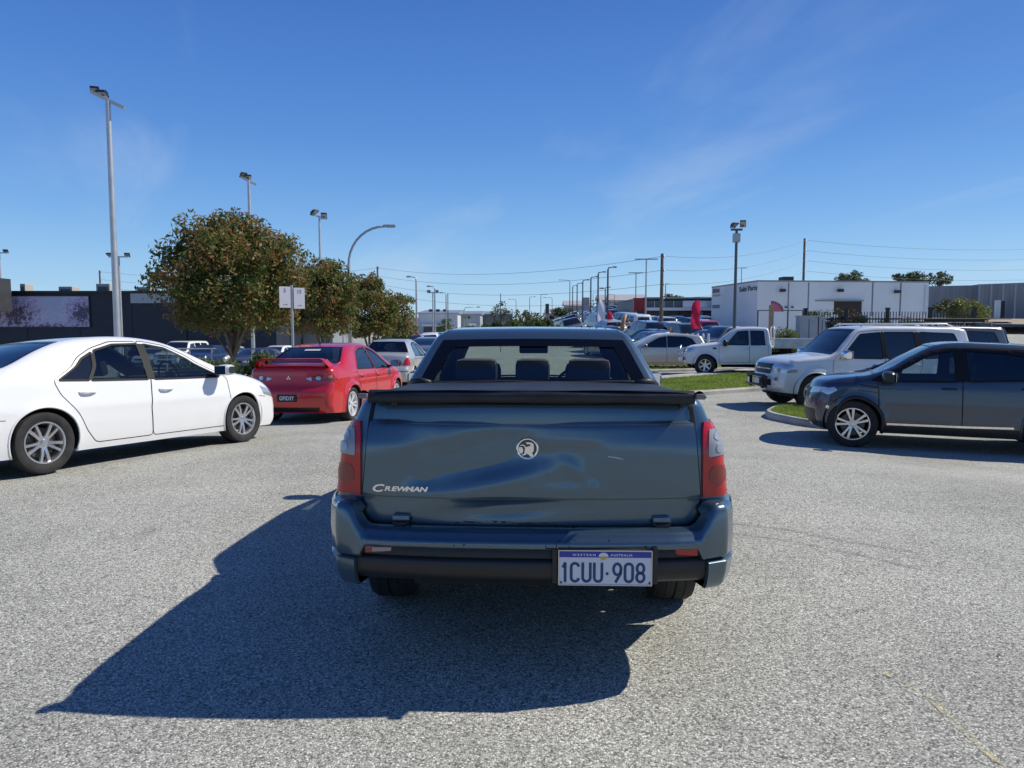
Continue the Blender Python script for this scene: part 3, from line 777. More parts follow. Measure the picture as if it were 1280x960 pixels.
# orientation of flat text: reading direction ex, up ez (normal = ex x up)
def basis(ex, up):
    ex = Vector(ex).normalized(); up = Vector(up).normalized(); n_ = ex.cross(up); return Matrix((ex, up, n_)).transposed()
def add_plate(parent, S, cen, view, txt, bgm, txm, w=0.372, h=0.134, tsize=0.085, tilt=0.0):
    """number plate lying on the rear ('rear') or front ('front') of a car"""
    hp, hn = S.hit(cen, view); s_ = -1 if view == 'rear' else 1
    x = hp.x + s_ * 0.012; b = MB(); b.box((x, cen[0], cen[1]), (0.008, w, h), bev=0.003); o = b.build('number_plate', bgm, parent)
    if txt:
        ex = (0, -1, 0) if view == 'rear' else (0, 1, 0)
        t = text_mesh(txt, tsize, 0.001, 0.002, 0.78, 1.08); put_text(t, txm, o, (x + s_ * 0.0055, cen[0], cen[1] - h * 0.03), basis(ex, (0, 0, 1)))
    return o

def seat_on_ground(root, x, y, ang, sp, scale=1.0):
    """stand a car on the ground at (x,y), heading ang (radians from +X)"""
    c, s_ = math.cos(ang), math.sin(ang); wf, wr = max(sp['axles']) * scale, min(sp['axles']) * scale; t = sp['ty'] * 0.9 * scale
    P = lambda u_, v_: Vector((x + c * u_ - s_ * v_, y + s_ * u_ + c * v_, gz(x + c * u_ - s_ * v_, y + s_ * u_ + c * v_)))
    f = (P(wf, t) + P(wf, -t)) / 2; b = (P(wr, t) + P(wr, -t)) / 2; l_ = (P(wf, t) + P(wr, t)) / 2; r_ = (P(wf, -t) + P(wr, -t)) / 2
    ex = (f - b).normalized(); ey = (l_ - r_); ey = (ey - ex * ey.dot(ex)).normalized(); ez = ex.cross(ey)
    Mx = Matrix((ex, ey, ez)).transposed().to_4x4(); o = (f + b) / 2 - ex * ((wf + wr) / 2)
    o = b - ex * wr
    root.matrix_world = Matrix.Translation(o) @ Mx @ Matrix.Scale(scale, 4)
    root.location = o; root.rotation_euler = Matrix((ex, ey, ez)).transposed().to_euler(); root.scale = (scale,) * 3
def place_by_wheel(root, sp, wx, wy, ang, which='front', side='L', scale=1.0):
    """put the given wheel's ground point at world (wx,wy)"""
    ax = max(sp['axles']) if which == 'front' else min(sp['axles']); t = (sp['ty'] - sp['tw'] / 2) * (1 if side == 'L' else -1)
    c, s_ = math.cos(ang), math.sin(ang)
    x = wx - scale * (c * ax - s_ * t); y = wy - scale * (s_ * ax + c * t); seat_on_ground(root, x, y, ang, sp, scale); return x, y
# ================================================================== the blue utility in the middle
P_UTE = paint('steel blue metallic paint', (0.070, 0.122, 0.160), 0.65, 0.27, 0.14)
ute = dict(paint=P_UTE, axles=(-1.603, 1.603), wr=0.325, ar=0.375, tw=0.225, ty=0.865, rr=0.215, bot=0.24, rim='10', grid=0.05, lat=12,
    sil=[(-2.25, .44, .03, 'c'), (-2.56, .50, .05, 'c'), (-2.60, .60, .05), (-2.615, .85, .05), (-2.61, 1.05, .05), (-2.60, 1.17, .045), (-2.58, 1.208, .03, 'c'), (-2.2, 1.185, .03), (-1.5, 1.15, .03), (-1.14, 1.115, .05, 'c rw0'),
         (-0.96, 1.27, .05), (-0.78, 1.415, .05, 'rw1'), (-0.715, 1.462, .06), (-0.66, 1.480, .07), (-0.50, 1.490, .08), (-0.1, 1.497, .12), (.3, 1.47, .14), (.55, 1.43, .13, 'ws1'), (1.05, 1.20, .10), (1.42, 1.02, .10, 'ws0 c'), (1.7, .985, .14), (2.1, .90, .14), (2.35, .80, .14), (2.48, .68, .12), (2.52, .5, .1), (2.48, .3, .06), (2.3, .22, .04)],
    wl=[(.2, .84), (.35, .875), (.55, .90), (.75, .895), (.9, .875), (1.0, .86), (1.2, .82)], plan=[(-2.7, .93), (-2.3, .975), (-1.6, 1.0), (.5, 1.0), (1.7, .985), (2.5, .92)],
    belt=[(-3, 1.0), (3, 1.0)], tumble=.40, tumble2=.15, ux0=-2.0, kz=.02, cf=.25, cr=.10, bow=.10, nobow=0.4, mid=0.2, flare=0.012,
    screens={'rw': .95, 'ws': 1.0}, frit=.085, frit_shade=2,  # black surround widened; its top band is the visor's shadow put in as black
    cuts={'f': rounded([(.98, 1.0), (.55, 1.30), (.30, 1.385), (.07, 1.40), (.05, .98)], .03), 'r': rounded([(-.03, .98), (-.01, 1.40), (-.35, 1.39), (-.62, 1.30), (-.80, 1.02)], .03)},
    doors={'f': rounded([(1.12, .35), (1.16, .9), (1.08, 1.0), (.58, 1.345), (.30, 1.42), (.02, 1.435), (.0, 1.0), (.02, .35)], .04), 'r': rounded([(.005, .35), (-.015, 1.0), (.01, 1.435), (-.38, 1.42), (-.68, 1.33), (-.88, 1.0), (-.95, .75), (-.95, .35)], .04)},
    doorwins={'f': ['f'], 'r': ['r']}, handles={'f': (.16, .86), 'r': (-.80, .86)}, mirror=(.95, .97), gmap={'rw': glass('rear cab glass', (.62, .72, .68))},
    dash=.95, cabrear=-.80, rroof=1.0, seats=((.15, .37, .5), (.15, -.37, .5)), seatz=.33, swy=-.37,
    pieces=[('headlight', rounded([(.45, .62), (.82, .66), (.80, .78), (.50, .76)], .03), 'front', M_CLEAR, .006, True), ('grille', rounded(rect(-.38, .62, .38, .74), .03), 'front', M_BLACK, .005)])
u_root, US = build_car(ute, 'utility_truck', 'dented steel blue utility truck seen from behind with black tray cover', 'utility truck')
b = MB(); b.box((-.62, 0, .45), (.5, 1.30, .18), bev=.05); b.box((-.88, 0, .83), (.14, 1.30, .62), bev=.05, mat=Matrix.Rotation(-.12, 3, 'Y'))
for yy in (.36, 0, -.36):
    b.box((-.93, yy, 1.215), (.10, .27 if yy else .22, .16), bev=.045)
    for q in (-.06, .06): b.tube([(-.925, yy + q, 1.10), (-.925, yy + q, 1.16)], .007, 6)
b.build('seat', M_SEAT, u_root, ang=50)
# --- tailgate: own panel with the dents the photo shows (y = car's left is positive = left in the photo)
def tg_dent(y, z):
    d = 0.0
    d += -0.85 * max(0.0, z - 1.0) ** 2                                    # the sheet leans in towards the top
    d += -0.007 * (1 / (1 + math.exp(-(z - 1.092) / .004))) * 1.0 + 0.0
    d += -0.008 * (1 / (1 + math.exp((z - 0.783) / .004)))                # step at the lower crease
    # big shallow dent, left of the badge, with a diagonal ridge running down to the right
    def g(cy, cz, a, b, rot, amp, pw=2):
        c, s_ = math.cos(R(rot)), math.sin(R(rot)); dy, dz = y - cy, z - cz; u_ = (dy * c + dz * s_) / a; v_ = (-dy * s_ + dz * c) / b
        return amp * math.exp(-(abs(u_) ** pw + abs(v_) ** pw))
    d += g(.24, .935, .30, .10, -16, -.020, 3)           # broad shallow pan left of the badge
    d += g(.46, .95, .07, .13, 6, -.010, 3)              # its steep left wall
    d += g(.20, .840, .34, .058, -11, .017)               # swelling that runs down to the right
    d += g(-.14, .925, .15, .085, 0, -.010, 6)            # flatter pan right of the badge
    d += g(-.20, .89, .11, .028, 42, .006)
    d += g(.10, .735, .26, .035, -3, -.013)
    d += .0009 * math.sin(y * 7 + 1) * math.sin(z * 11)
    return d
TG = [(-.692, 1.0), (-.685, 1.11), (-.672, 1.182), (.672, 1.182), (.685, 1.11), (.692, 1.0), (.712, .78), (.710, .74), (.705, .70), (.67, .672), (.60, .660), (-.60, .660), (-.67, .672), (-.705, .70), (-.710, .74), (-.712, .78)]
tg = US.patch('tailgate', TG, 'rear', P_UTE, u_root, .016, .0125, .03, tg_dent); tg['label'] = 'dented blue tailgate'
mb = MB(); US.ribbon(TG, 'rear', .016, .004, True, mb); mb.build('tailgate_gap', M_TRIM, u_root, fix=False)
def tgx(y, z): return US.hit((y, z), 'rear')[0].x - .016 - tg_dent(y, z)
# dark strips laid along the creases, shade put in as colour
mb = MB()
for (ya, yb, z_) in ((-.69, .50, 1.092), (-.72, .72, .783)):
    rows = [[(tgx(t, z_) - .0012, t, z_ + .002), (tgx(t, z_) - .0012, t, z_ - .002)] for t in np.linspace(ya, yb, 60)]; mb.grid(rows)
mb.build('crease_shade', mat('shadow blue crease', (.012, .02, .035), .3, .3, 1), tg, fix=False)
# scratch: bright scuff right of the dent, chips along the lower edge
mb = MB(); random.seed(4)
for k in range(6):
    y0 = -.318 - .01 * k + random.uniform(-.004, .004); z0 = .965 - .0018 * k; l_ = random.uniform(.012, .03)
    mb.grid([[(tgx(y0 - l_ * t, z0) - .0014, y0 - l_ * t, z0 + .0012 - .003 * t), (tgx(y0 - l_ * t, z0) - .0014, y0 - l_ * t, z0 - .0012 - .003 * t)] for t in (0, .5, 1)])
mb.build('scuff', mat('bare scuffed paint', (.55, .58, .6), .5), tg, fix=False)
mb = MB()
for k in range(40):
    y0 = random.uniform(-.2, .32); z0 = .675 + random.uniform(-.002, .006) + .006 * math.sin(y0 * 9); l_ = random.uniform(.004, .03)
    mb.grid([[(tgx(y0 - l_ * t, z0) - .0014, y0 - l_ * t, z0 + .0014), (tgx(y0 - l_ * t, z0) - .0014, y0 - l_ * t, z0 - .0014)] for t in (0, .5, 1)])
mb.build('rust_chips', mat('rusty chips', (.03, .018, .014), .8), tg, fix=False)['kind'] = 'stuff'
# badge
b = MB(); bx = tgx(.012, .994) - .001; b.lathe([(.046, 0), (.046, -.006), (.043, -.009), (.0385, -.008), (.0385, -.003), (.001, -.003)], (bx, .012, .994), 40, 'X')
bdg = b.build('badge', M_CHROME, tg, ang=40)
b = MB(); b.lathe([(.0386, -.0032), (.0386, -.0042), (.001, -.0042)], (bx, .012, .994), 32, 'X'); b.build('badge_field', mat('badge field', (.03, .04, .05), .3, .5, 1), bdg)
def emb(pts, d=.005):
    # pts in picture pixels of the enlarged badge (centre 515,475 radius 285)
    return [(.012 - (p[0] - 515) / 285 * .0435, .994 - (p[1] - 475) / 285 * .0435) for p in pts]
b = MB()
for poly in ([(470, 300), (560, 300), (630, 310), (680, 350), (690, 450), (680, 540), (640, 590), (670, 640), (660, 680), (600, 700), (560, 650), (500, 610), (450, 650), (380, 660), (360, 640), (430, 610), (440, 540), (450, 470), (430, 410), (380, 390), (310, 395), (340, 365), (400, 365), (440, 385), (475, 430), (520, 420), (590, 395), (610, 370), (560, 345), (500, 350)],
             [(280, 440), (330, 425), (380, 450), (400, 520), (380, 590), (340, 610), (300, 580), (272, 510)]):
    e = emb(poly); vo = [Vector(p) for p in e]; n_ = len(e); v2, e2, f2, *_ = delaunay_2d_cdt(vo, [(i, (i + 1) % n_) for i in range(n_)], [], 1, 1e-7)
    k = len(v2); vs = [(bx - .0045, p.x, p.y) for p in v2] + [(bx - .0075, p.x, p.y) for p in v2]
    fs = [[i + k for i in f] for f in f2] + [(i, (i + 1) % n_, (i + 1) % n_ + k, i + k) for i in range(n_)] if len(v2) == n_ else [[i + k for i in f] for f in f2]
    b.add(vs, fs)
b.build('emblem', M_CHROME, bdg)
# model lettering: big C, small capitals after it
RB = basis((0, -1, 0), (0, 0, 1))
for ch, yy, sz_ in (('C', .650, .044), ('R', .605, .027), ('E', .577, .027), ('W', .545, .027), ('M', .511, .027), ('A', .480, .027), ('N', .451, .027)):
    t = text_mesh(ch, sz_, .0015, .0012, 1.55, 1, .25); put_text(t, M_CHROME, tg, (tgx(yy, .818) - .004, yy, .8165), RB)
# tailgate hinges and latches
for yy in (.545, -.548):
    b = MB(); x_ = tgx(yy, .69); b.box((x_ - .012, yy, .688), (.03, .074, .040), bev=.008); h_ = b.build('hinge', P_UTE, tg, ang=40)
    b = MB(); b.box((x_ - .026, yy, .669), (.016, .052, .020), bev=.005); b.tube([(x_ - .022, yy - .04, .684), (x_ - .022, yy + .04, .684)], .007); b.build('hinge_pin', M_BLACK, h_, ang=40)
# --- tray cover: soft black vinyl sheet with a rolled rear rail
def cover_rows():
    rows = []
    xs = np.linspace(-2.655, -1.12, 26)
    for x_ in xs:
        r_ = []
        for t in np.linspace(-1, 1, 33):
            hw = .688 + .068 * (x_ + 2.6) ; y_ = t * hw; z_ = 1.226 + .005 * math.sin(t * 5 + x_ * 3) * (1 - abs(t)) + .012 * (1 - t * t)
            if abs(t) > .93: z_ -= (abs(t) - .93) / .07 * .028
            z_ += (x_ + 2.6) * -.052
            r_.append((x_ + .03 * t * t * (1 if x_ < -2.4 else 0), y_, z_))
        rows.append(r_)
    return rows
M_VINYL = noise_mat('black vinyl', (.012, .013, .015), (.022, .024, .028), 6, .50, bump=.25, bscale=14, rvar=.06, spec=.35)
b = MB(); b.grid(cover_rows()); tc_ = b.build('tray_cover', M_VINYL, u_root, smooth=True, fix=False)
b = MB(); rows = []
for t in np.linspace(-1, 1, 49):
    y_ = t * .674; xb = -2.648 + .035 * t * t; zc = 1.214 - .005 * t * t; rr = []
    for a, (dx, dz) in enumerate(((.05, .024), (.018, .026), (-.004, .022), (-.016, .010), (-.018, -.006), (-.012, -.022), (.004, -.027), (.05, -.022))):
        rr.append((xb + dx, y_, zc + dz + .0015 * math.sin(y_ * 11 + a)))
    rows.append(rr)
b.grid(rows, closed=True); b.add(rows[0], [tuple(range(8))]); b.add(rows[-1], [tuple(range(8))]); b.build('rear_rail', M_VINYL, tc_, ang=60)
# torn flap ends at both corners
for sg in (1, -1):
    b = MB(); rows = []
    for k, t in enumerate(np.linspace(0, 1, 6)):
        rows.append([(-2.64 + .05 * q / 4 + .02 * t, sg * (.672 + .05 * t), 1.232 + .010 * math.sin(t * 3) - .024 * t * t - .004 * q) for q in range(5)])
    b.grid(rows); b.build('cover_flap', M_VINYL, tc_, smooth=True, fix=False)
    b = MB(); b.box((-2.62, sg * .693, 1.214), (.06, .04, .022), bev=.008); b.build('rail_end_cap', mat('grey rail end', (.18, .18, .18), .5, .4), tc_, ang=40)
# small straps below the rail
for yy, ln in ((.578, .0), (-.640, .06)):
    b = MB(); x_ = tgx(yy, 1.14) - .006; b.box((x_, yy, 1.176), (.018, .024, .022), bev=.004); b.tube([(x_, yy, 1.17), (x_ - .006, yy + .004, 1.163)], .006)
    if ln: b.tube([(x_, yy, 1.168), (x_ - .001, yy + .022, 1.148), (x_ + .002, yy + .035, 1.120)], [.006, .005, .004], 6)
    b.build('cover_strap', M_BLACK, tc_, ang=40)
# dark padded flaps where the cab meets the cover
for sg in (1, -1):
    b = MB(); b.tube([(-1.19, sg * .62, 1.155), (-1.17, sg * .69, 1.165), (-1.12, sg * .735, 1.160), (-1.06, sg * .775, 1.14)], [.02, .026, .022, .01], 8); b.build('cover_corner', M_VINYL, tc_, smooth=True)
b = MB(); b.tube([(-1.15, t, 1.155 + .004 * math.sin(t * 9)) for t in np.linspace(-.66, .66, 24)], .016, 6); b.build('front_seam', M_VINYL, tc_, smooth=True)
# --- tail lights
for sg in (1, -1):
    o_ = [(.728, 1.094), (.815, 1.088), (.838, 1.02), (.856, .92), (.862, .79), (.724, .782), (.722, .9), (.722, 1.02)]
    tl = US.patch('tail_light', [(p[0] * sg, p[1]) for p in o_], 'rear', M_RED, u_root, .012, .02, .03)
    c_ = rounded([(.748, 1.062), (.814, 1.056), (.846, .960), (.744, .953)], .008)
    US.patch('reversing_lens', [(p[0] * sg, p[1]) for p in c_], 'rear', mat('frosted clear lens', (.30, .30, .31), .32, .2, .4), tl, .0155, .015, .004)
    for zz_ in (1.032, .985):
        US.patch('bulb', ell(sg * (.784 + (.008 if zz_ < 1 else 0)), zz_, .018, .019, 16), 'rear', mat('dim reflector', (.38, .38, .40), .35, .5, .3), tl, .018, .01, .003)
    US.patch('brake_lens', ell(sg * .786, .875, .037, .043, 20), 'rear', M_REDD, tl, .0145, .015, .003)
# --- rear bumper, swept round the corners
def bpath(u_):
    """u in [-1,1] across the car; returns (x, y, outward normal xy)"""
    pts = [(-1.99, .885), (-2.10, .897), (-2.28, .900), (-2.44, .888), (-2.56, .857), (-2.635, .815), (-2.675, .735), (-2.70, .60), (-2.715, .40), (-2.722, .2), (-2.725, 0)]
    s_ = 1 if u_ >= 0 else -1; t = (1 - abs(u_)) * (len(pts) - 1); i = min(int(t), len(pts) - 2); f = t - i; a, c = pts[i], pts[i + 1]
    x_, y_ = a[0] + (c[0] - a[0]) * f, a[1] + (c[1] - a[1]) * f
    p_, n_ = pts[max(i - 1, 0)], pts[min(i + 2, len(pts) - 1)]; dx, dy = n_[0] - p_[0], n_[1] - p_[1]; l_ = math.hypot(dx, dy); nx, ny = dy / l_, -dx / l_
    if nx > 0.3 or (ny < 0 and abs(ny) > abs(nx)): nx, ny = -nx, -ny
    return x_, y_ * s_ * .994, nx, ny * s_
us = np.linspace(-1, 1, 121); rows_t = []; rows_l = []; rows_i = []
def ztop(y_):
    a = abs(y_); return .672 + (.775 - .672) * sm(.690, .775, a)
def zcut(y_):
    a = abs(y_); return .592 if a < .69 else .592 - (.045) * sm(.69, .70, a)
for u_ in us:
    x_, y_, nx, ny = bpath(u_); zt = ztop(y_); zc = zcut(y_) ; side = sm(.72, .80, abs(y_))
    def pt(d, z_): return (x_ + nx * d, y_ + ny * d, z_)
    rows_t.append([pt(-.09 - .0 * side, zt - .006), pt(-.045, zt - .002), pt(-.02, zt - .006 - .002), pt(-.006, zt - .018), pt(0.002, zt - .04), pt(.006, (zt + zc) / 2), pt(.004, zc + .015), pt(-.002, zc + .003), pt(-.014, zc - .001), pt(-.04, zc - .002)])
    if abs(y_) > .745 or x_ > -2.6:
        pass
b = MB(); b.grid(rows_t); bump = b.build('bumper', P_UTE, u_root, smooth=True)
# lower corners of the bumper
for sg in (1, -1):
    b = MB(); rows = []
    for u_ in np.linspace(1, .40, 50):
        x_, y_, nx, ny = bpath(u_ * sg)
        if abs(y_) < .694: break
        zc = zcut(y_) - .004; zb = .415 + .02 * sm(-2.4, -2.0, x_)
        rows.append([(x_ + nx * d, y_ + ny * d, z_) for d, z_ in ((-.03, zc), (-.006, zc - .002), (.004, zc - .010), (.001, (zc + zb) / 2 + .01), (-.015, zb + .02), (-.035, zb), (-.16, zb + .02))])
    rows.append([(p[0] + .02, p[1] * .99, p[2]) for p in rows[-1]]); b.grid(rows); b.build('bumper_corner', P_UTE, bump, ang=50)
# black insert, step pad and plate recess
b = MB(); rows = []
for y_ in np.linspace(-.722, .722, 41):
    x_ = -2.71 + .06 * (abs(y_) / .75) ** 2.5
    rows.append([(x_ + .10, y_, .615), (x_ + .03, y_, .600), (x_ + .018, y_, .585), (x_ + .016, y_, .552), (x_ + .002, y_, .545), (x_ - .004, y_, .535), (x_ - .002, y_, .49), (x_ + .01, y_, .465), (x_ + .03, y_, .448), (x_ + .12, y_, .44)])
b.grid(rows); b.add(rows[0], [tuple(range(10))]); b.add(rows[-1], [tuple(range(10))]); b.build('step_pad', M_BLACK, bump, ang=40)
for y0, y1, m_ in ((.545, .690, M_REDD), (-.690, -.545, M_RED)):
    b = MB(); ym = (y0 + y1) / 2; b.box((-2.682 + .06 * (abs(ym) / .75) ** 2.5, ym, .576), (.03, y1 - y0, .030), rz=.10 * (1 if ym > 0 else -1), bev=.006); rf = b.build('reflector', m_, bump, ang=40)
    if y0 > 0:
        b = MB(); b.box((-2.699 + .06 * (abs(ym) / .75) ** 2.5, ym + -.01, .576), (.004, .10, .018), rz=.10, bev=.002); b.build('faded_patch', mat('faded lens', (.42, .30, .30), .5), rf)
# inner vertical brackets of the plate recess
for yy in (-.101, -.505):
    b = MB(); b.box((-2.712, yy, .535), (.03, .022, .15), bev=.004); b.build('plate_bracket', M_BLACK, bump)
# tow point cover
b = MB()
for (c_, d_) in (((-2.7275, -.085, .628), (.003, .042, .003)), ((-2.7275, -.085, .604), (.003, .042, .003)), ((-2.7275, -.064, .616), (.003, .003, .026)), ((-2.7275, -.106, .616), (.003, .003, .026))): b.box(c_, d_)
b.build('tow_cover_seam', M_TRIM, bump)
b = MB(); random.seed(9)
for k in range(16):
    yy = random.choice([random.uniform(.80, .89), random.uniform(.1, .4), random.uniform(-.1, -.5)]); z_ = random.uniform(.60, .73) if abs(yy) > .79 else random.uniform(.61, .65)
    u_ = None
    best = min((abs(bpath(uu)[1] - yy), uu) for uu in np.linspace(-.75, .75, 301)); x_, y2, nx, ny = bpath(best[1]); a = random.uniform(.002, .005)
    b.add([(x_ + nx * .0088, y2 + a, z_), (x_ + nx * .0088, y2, z_ + a * 1.2), (x_ + nx * .0088, y2 - a, z_ + .001), (x_ + nx * .0088, y2, z_ - a * .8)], [(0, 1, 2, 3)])
b.build('paint_chips', M_TRIM, bump)['kind'] = 'stuff'
# --- number plate with its writing
b = MB(); b.box((-2.735, -.303, .530), (.006, .372, .138), bev=.002); pl = b.build('number_plate', mat('plate white', (.62, .63, .66), .35, 0, .3), u_root)
b = MB(); b.box((-2.7395, -.303, .5855), (.002, .368, .024)); b.build('blue_band', mat('plate blue', (.012, .03, .30), .35, 0, .3), pl)
M_PTX = mat('plate ink', (.015, .045, .16), .4)
b = MB()
for (c_, d_) in (((-2.736, -.303, .6005), (.010, .376, .003)), ((-2.736, -.303, .4595), (.010, .376, .003)), ((-2.736, -.116, .530), (.010, .003, .142)), ((-2.736, -.490, .530), (.010, .003, .142))): b.box(c_, d_)
b.build('plate_frame', M_ALLOY, pl)
# stroke-built characters (narrow embossed plate font)
def stroke_char(ch, w, h):
    r_ = w * .42
    def arc(cx, cy, a0, a1, rx=r_, ry=r_, n=8): return [(cx + rx * math.cos(R(a0 + (a1 - a0) * k / n)), cy + ry * math.sin(R(a0 + (a1 - a0) * k / n))) for k in range(n + 1)]
    if ch == '1': return [[(w * .15, h * .80), (w * .48, h)], [(w * .5, h), (w * .5, 0)]]
    if ch == 'C': return [arc(w / 2, h - r_, 20, 90) + [(w / 2 - .001, h)][:0] + arc(w / 2, h - r_, 90, 180) + arc(w / 2, r_, 180, 270) + arc(w / 2, r_, 270, 340)]
    if ch == 'U': return [[(w / 2 - r_, h)] + arc(w / 2, r_, 180, 360) + [(w / 2 + r_, h)]]
    if ch == '0': return [arc(w / 2, h - r_, 0, 180) + arc(w / 2, r_, 180, 360) + [(w / 2 + r_, h - r_)]]
    if ch == '8': return [arc(w / 2, h * .74, 0, 360, r_ * .92, h * .26, 16), arc(w / 2, h * .25, 0, 360, r_, h * .25, 16)]
    if ch == '9': return [arc(w / 2, h * .69, 0, 360, r_, h * .31, 16), [(w / 2 + r_, h * .69), (w / 2 + r_ * .9, h * .45), (w * .35, 0)]]
    if ch == '.': return [[(w * .3, h * .44), (w * .5, h * .44)]]
def plate_chars(txt, y_start, z0, x_, cw, chh, gap, rad, parent, m_):
    """txt drawn with round strokes, reading from +y to -y"""
    yc = y_start
    for ch in txt:
        w_ = cw * (.55 if ch == '.' else (.62 if ch == '1' else 1)); b_ = MB()
        for st in stroke_char(ch, w_, chh):
            # flat ribbon strokes
            pts = [Vector((0, yc - p[0], z0 + p[1])) for p in st]; rr = []
            for i, p in enumerate(pts):
                a = pts[max(i - 1, 0)]; c = pts[min(i + 1, len(pts) - 1)]; d = (c - a)
                if (pts[0] - pts[-1]).length < 1e-5 and i in (0, len(pts) - 1): d = pts[1] - pts[-2]
                d = d.normalized() if d.length else Vector((0, 0, 1)); nn = Vector((0, -d.z, d.y)) * rad
                if i == 0: p = p - d * rad * .6 * (0 if (pts[0] - pts[-1]).length < 1e-5 else 1)
                if i == len(pts) - 1: p = p + d * rad * .6 * (0 if (pts[0] - pts[-1]).length < 1e-5 else 1)
                rr.append([(x_, (p + nn).y, (p + nn).z), (x_ - .0012, (p + nn * .7).y, (p + nn * .7).z), (x_ - .0012, (p - nn * .7).y, (p - nn * .7).z), (x_, (p - nn).y, (p - nn).z)])
            b_.grid(rr)
        b_.build('plate_character', m_, parent, fix=False); yc -= w_ + gap
plate_chars('1CUU.908', -.131, .474, -2.7385, .036, .074, .0105, .0058, pl, M_PTX)
t = text_mesh('WESTERN', .012, .0003, .0002, 1.3, 1.5); put_text(t, mat('plate band ink', (.75, .78, .82), .5), pl, (-2.7412, -.218, .5835), RB)
t = text_mesh('AUSTRALIA', .012, .0003, .0002, 1.2, 1.25); put_text(t, MATS['plate band ink'], pl, (-2.7412, -.368, .5835), RB)
b = MB(); b.add([(-2.7413, -.296 - .02 * math.cos(a) , .577 + .017 * abs(math.sin(a))) for a in np.linspace(0, math.pi, 10)], [tuple(range(10))]); b.build('plate_crest', mat('crest white', (.7, .7, .7), .5), pl)
b = MB(); b.add([(-2.7416, -.296 + p[0], .572 + p[1]) for p in ((-.014, .006), (-.008, -.008), (.008, -.008), (.014, .006), (.005, .002), (0, .008), (-.005, .002))], [tuple(range(7))]); b.build('plate_crest', mat('crest yellow', (.65, .42, .02), .5), pl)
for yy in (-.126, -.481):
    b = MB(); b.lathe([(.004, 0), (.004, -.004), (.001, -.004)], (-2.739, yy, .470), 10, 'X'); b.build('plate_screw', M_BLACK, pl)
# exhaust and tow hint below
b = MB(); b.tube([(-1.7, .45, .30), (-2.0, .47, .36), (-2.2, .47, .38)], .03, 12); b.build('exhaust', mat('exhaust steel', (.12, .11, .10), .5, .8), u_root, ang=50)
b = MB(); b.box((-2.2, 0, .43), (.7, 1.0, .08)); b.tube([(-1.6, -.75, .325), (-1.6, .75, .325)], .05, 10); b.build('rear_axle', M_UNDER, u_root)
UTE_ANG = R(90 - 1.9)
seat_on_ground(u_root, .163, 5.66, UTE_ANG, ute)
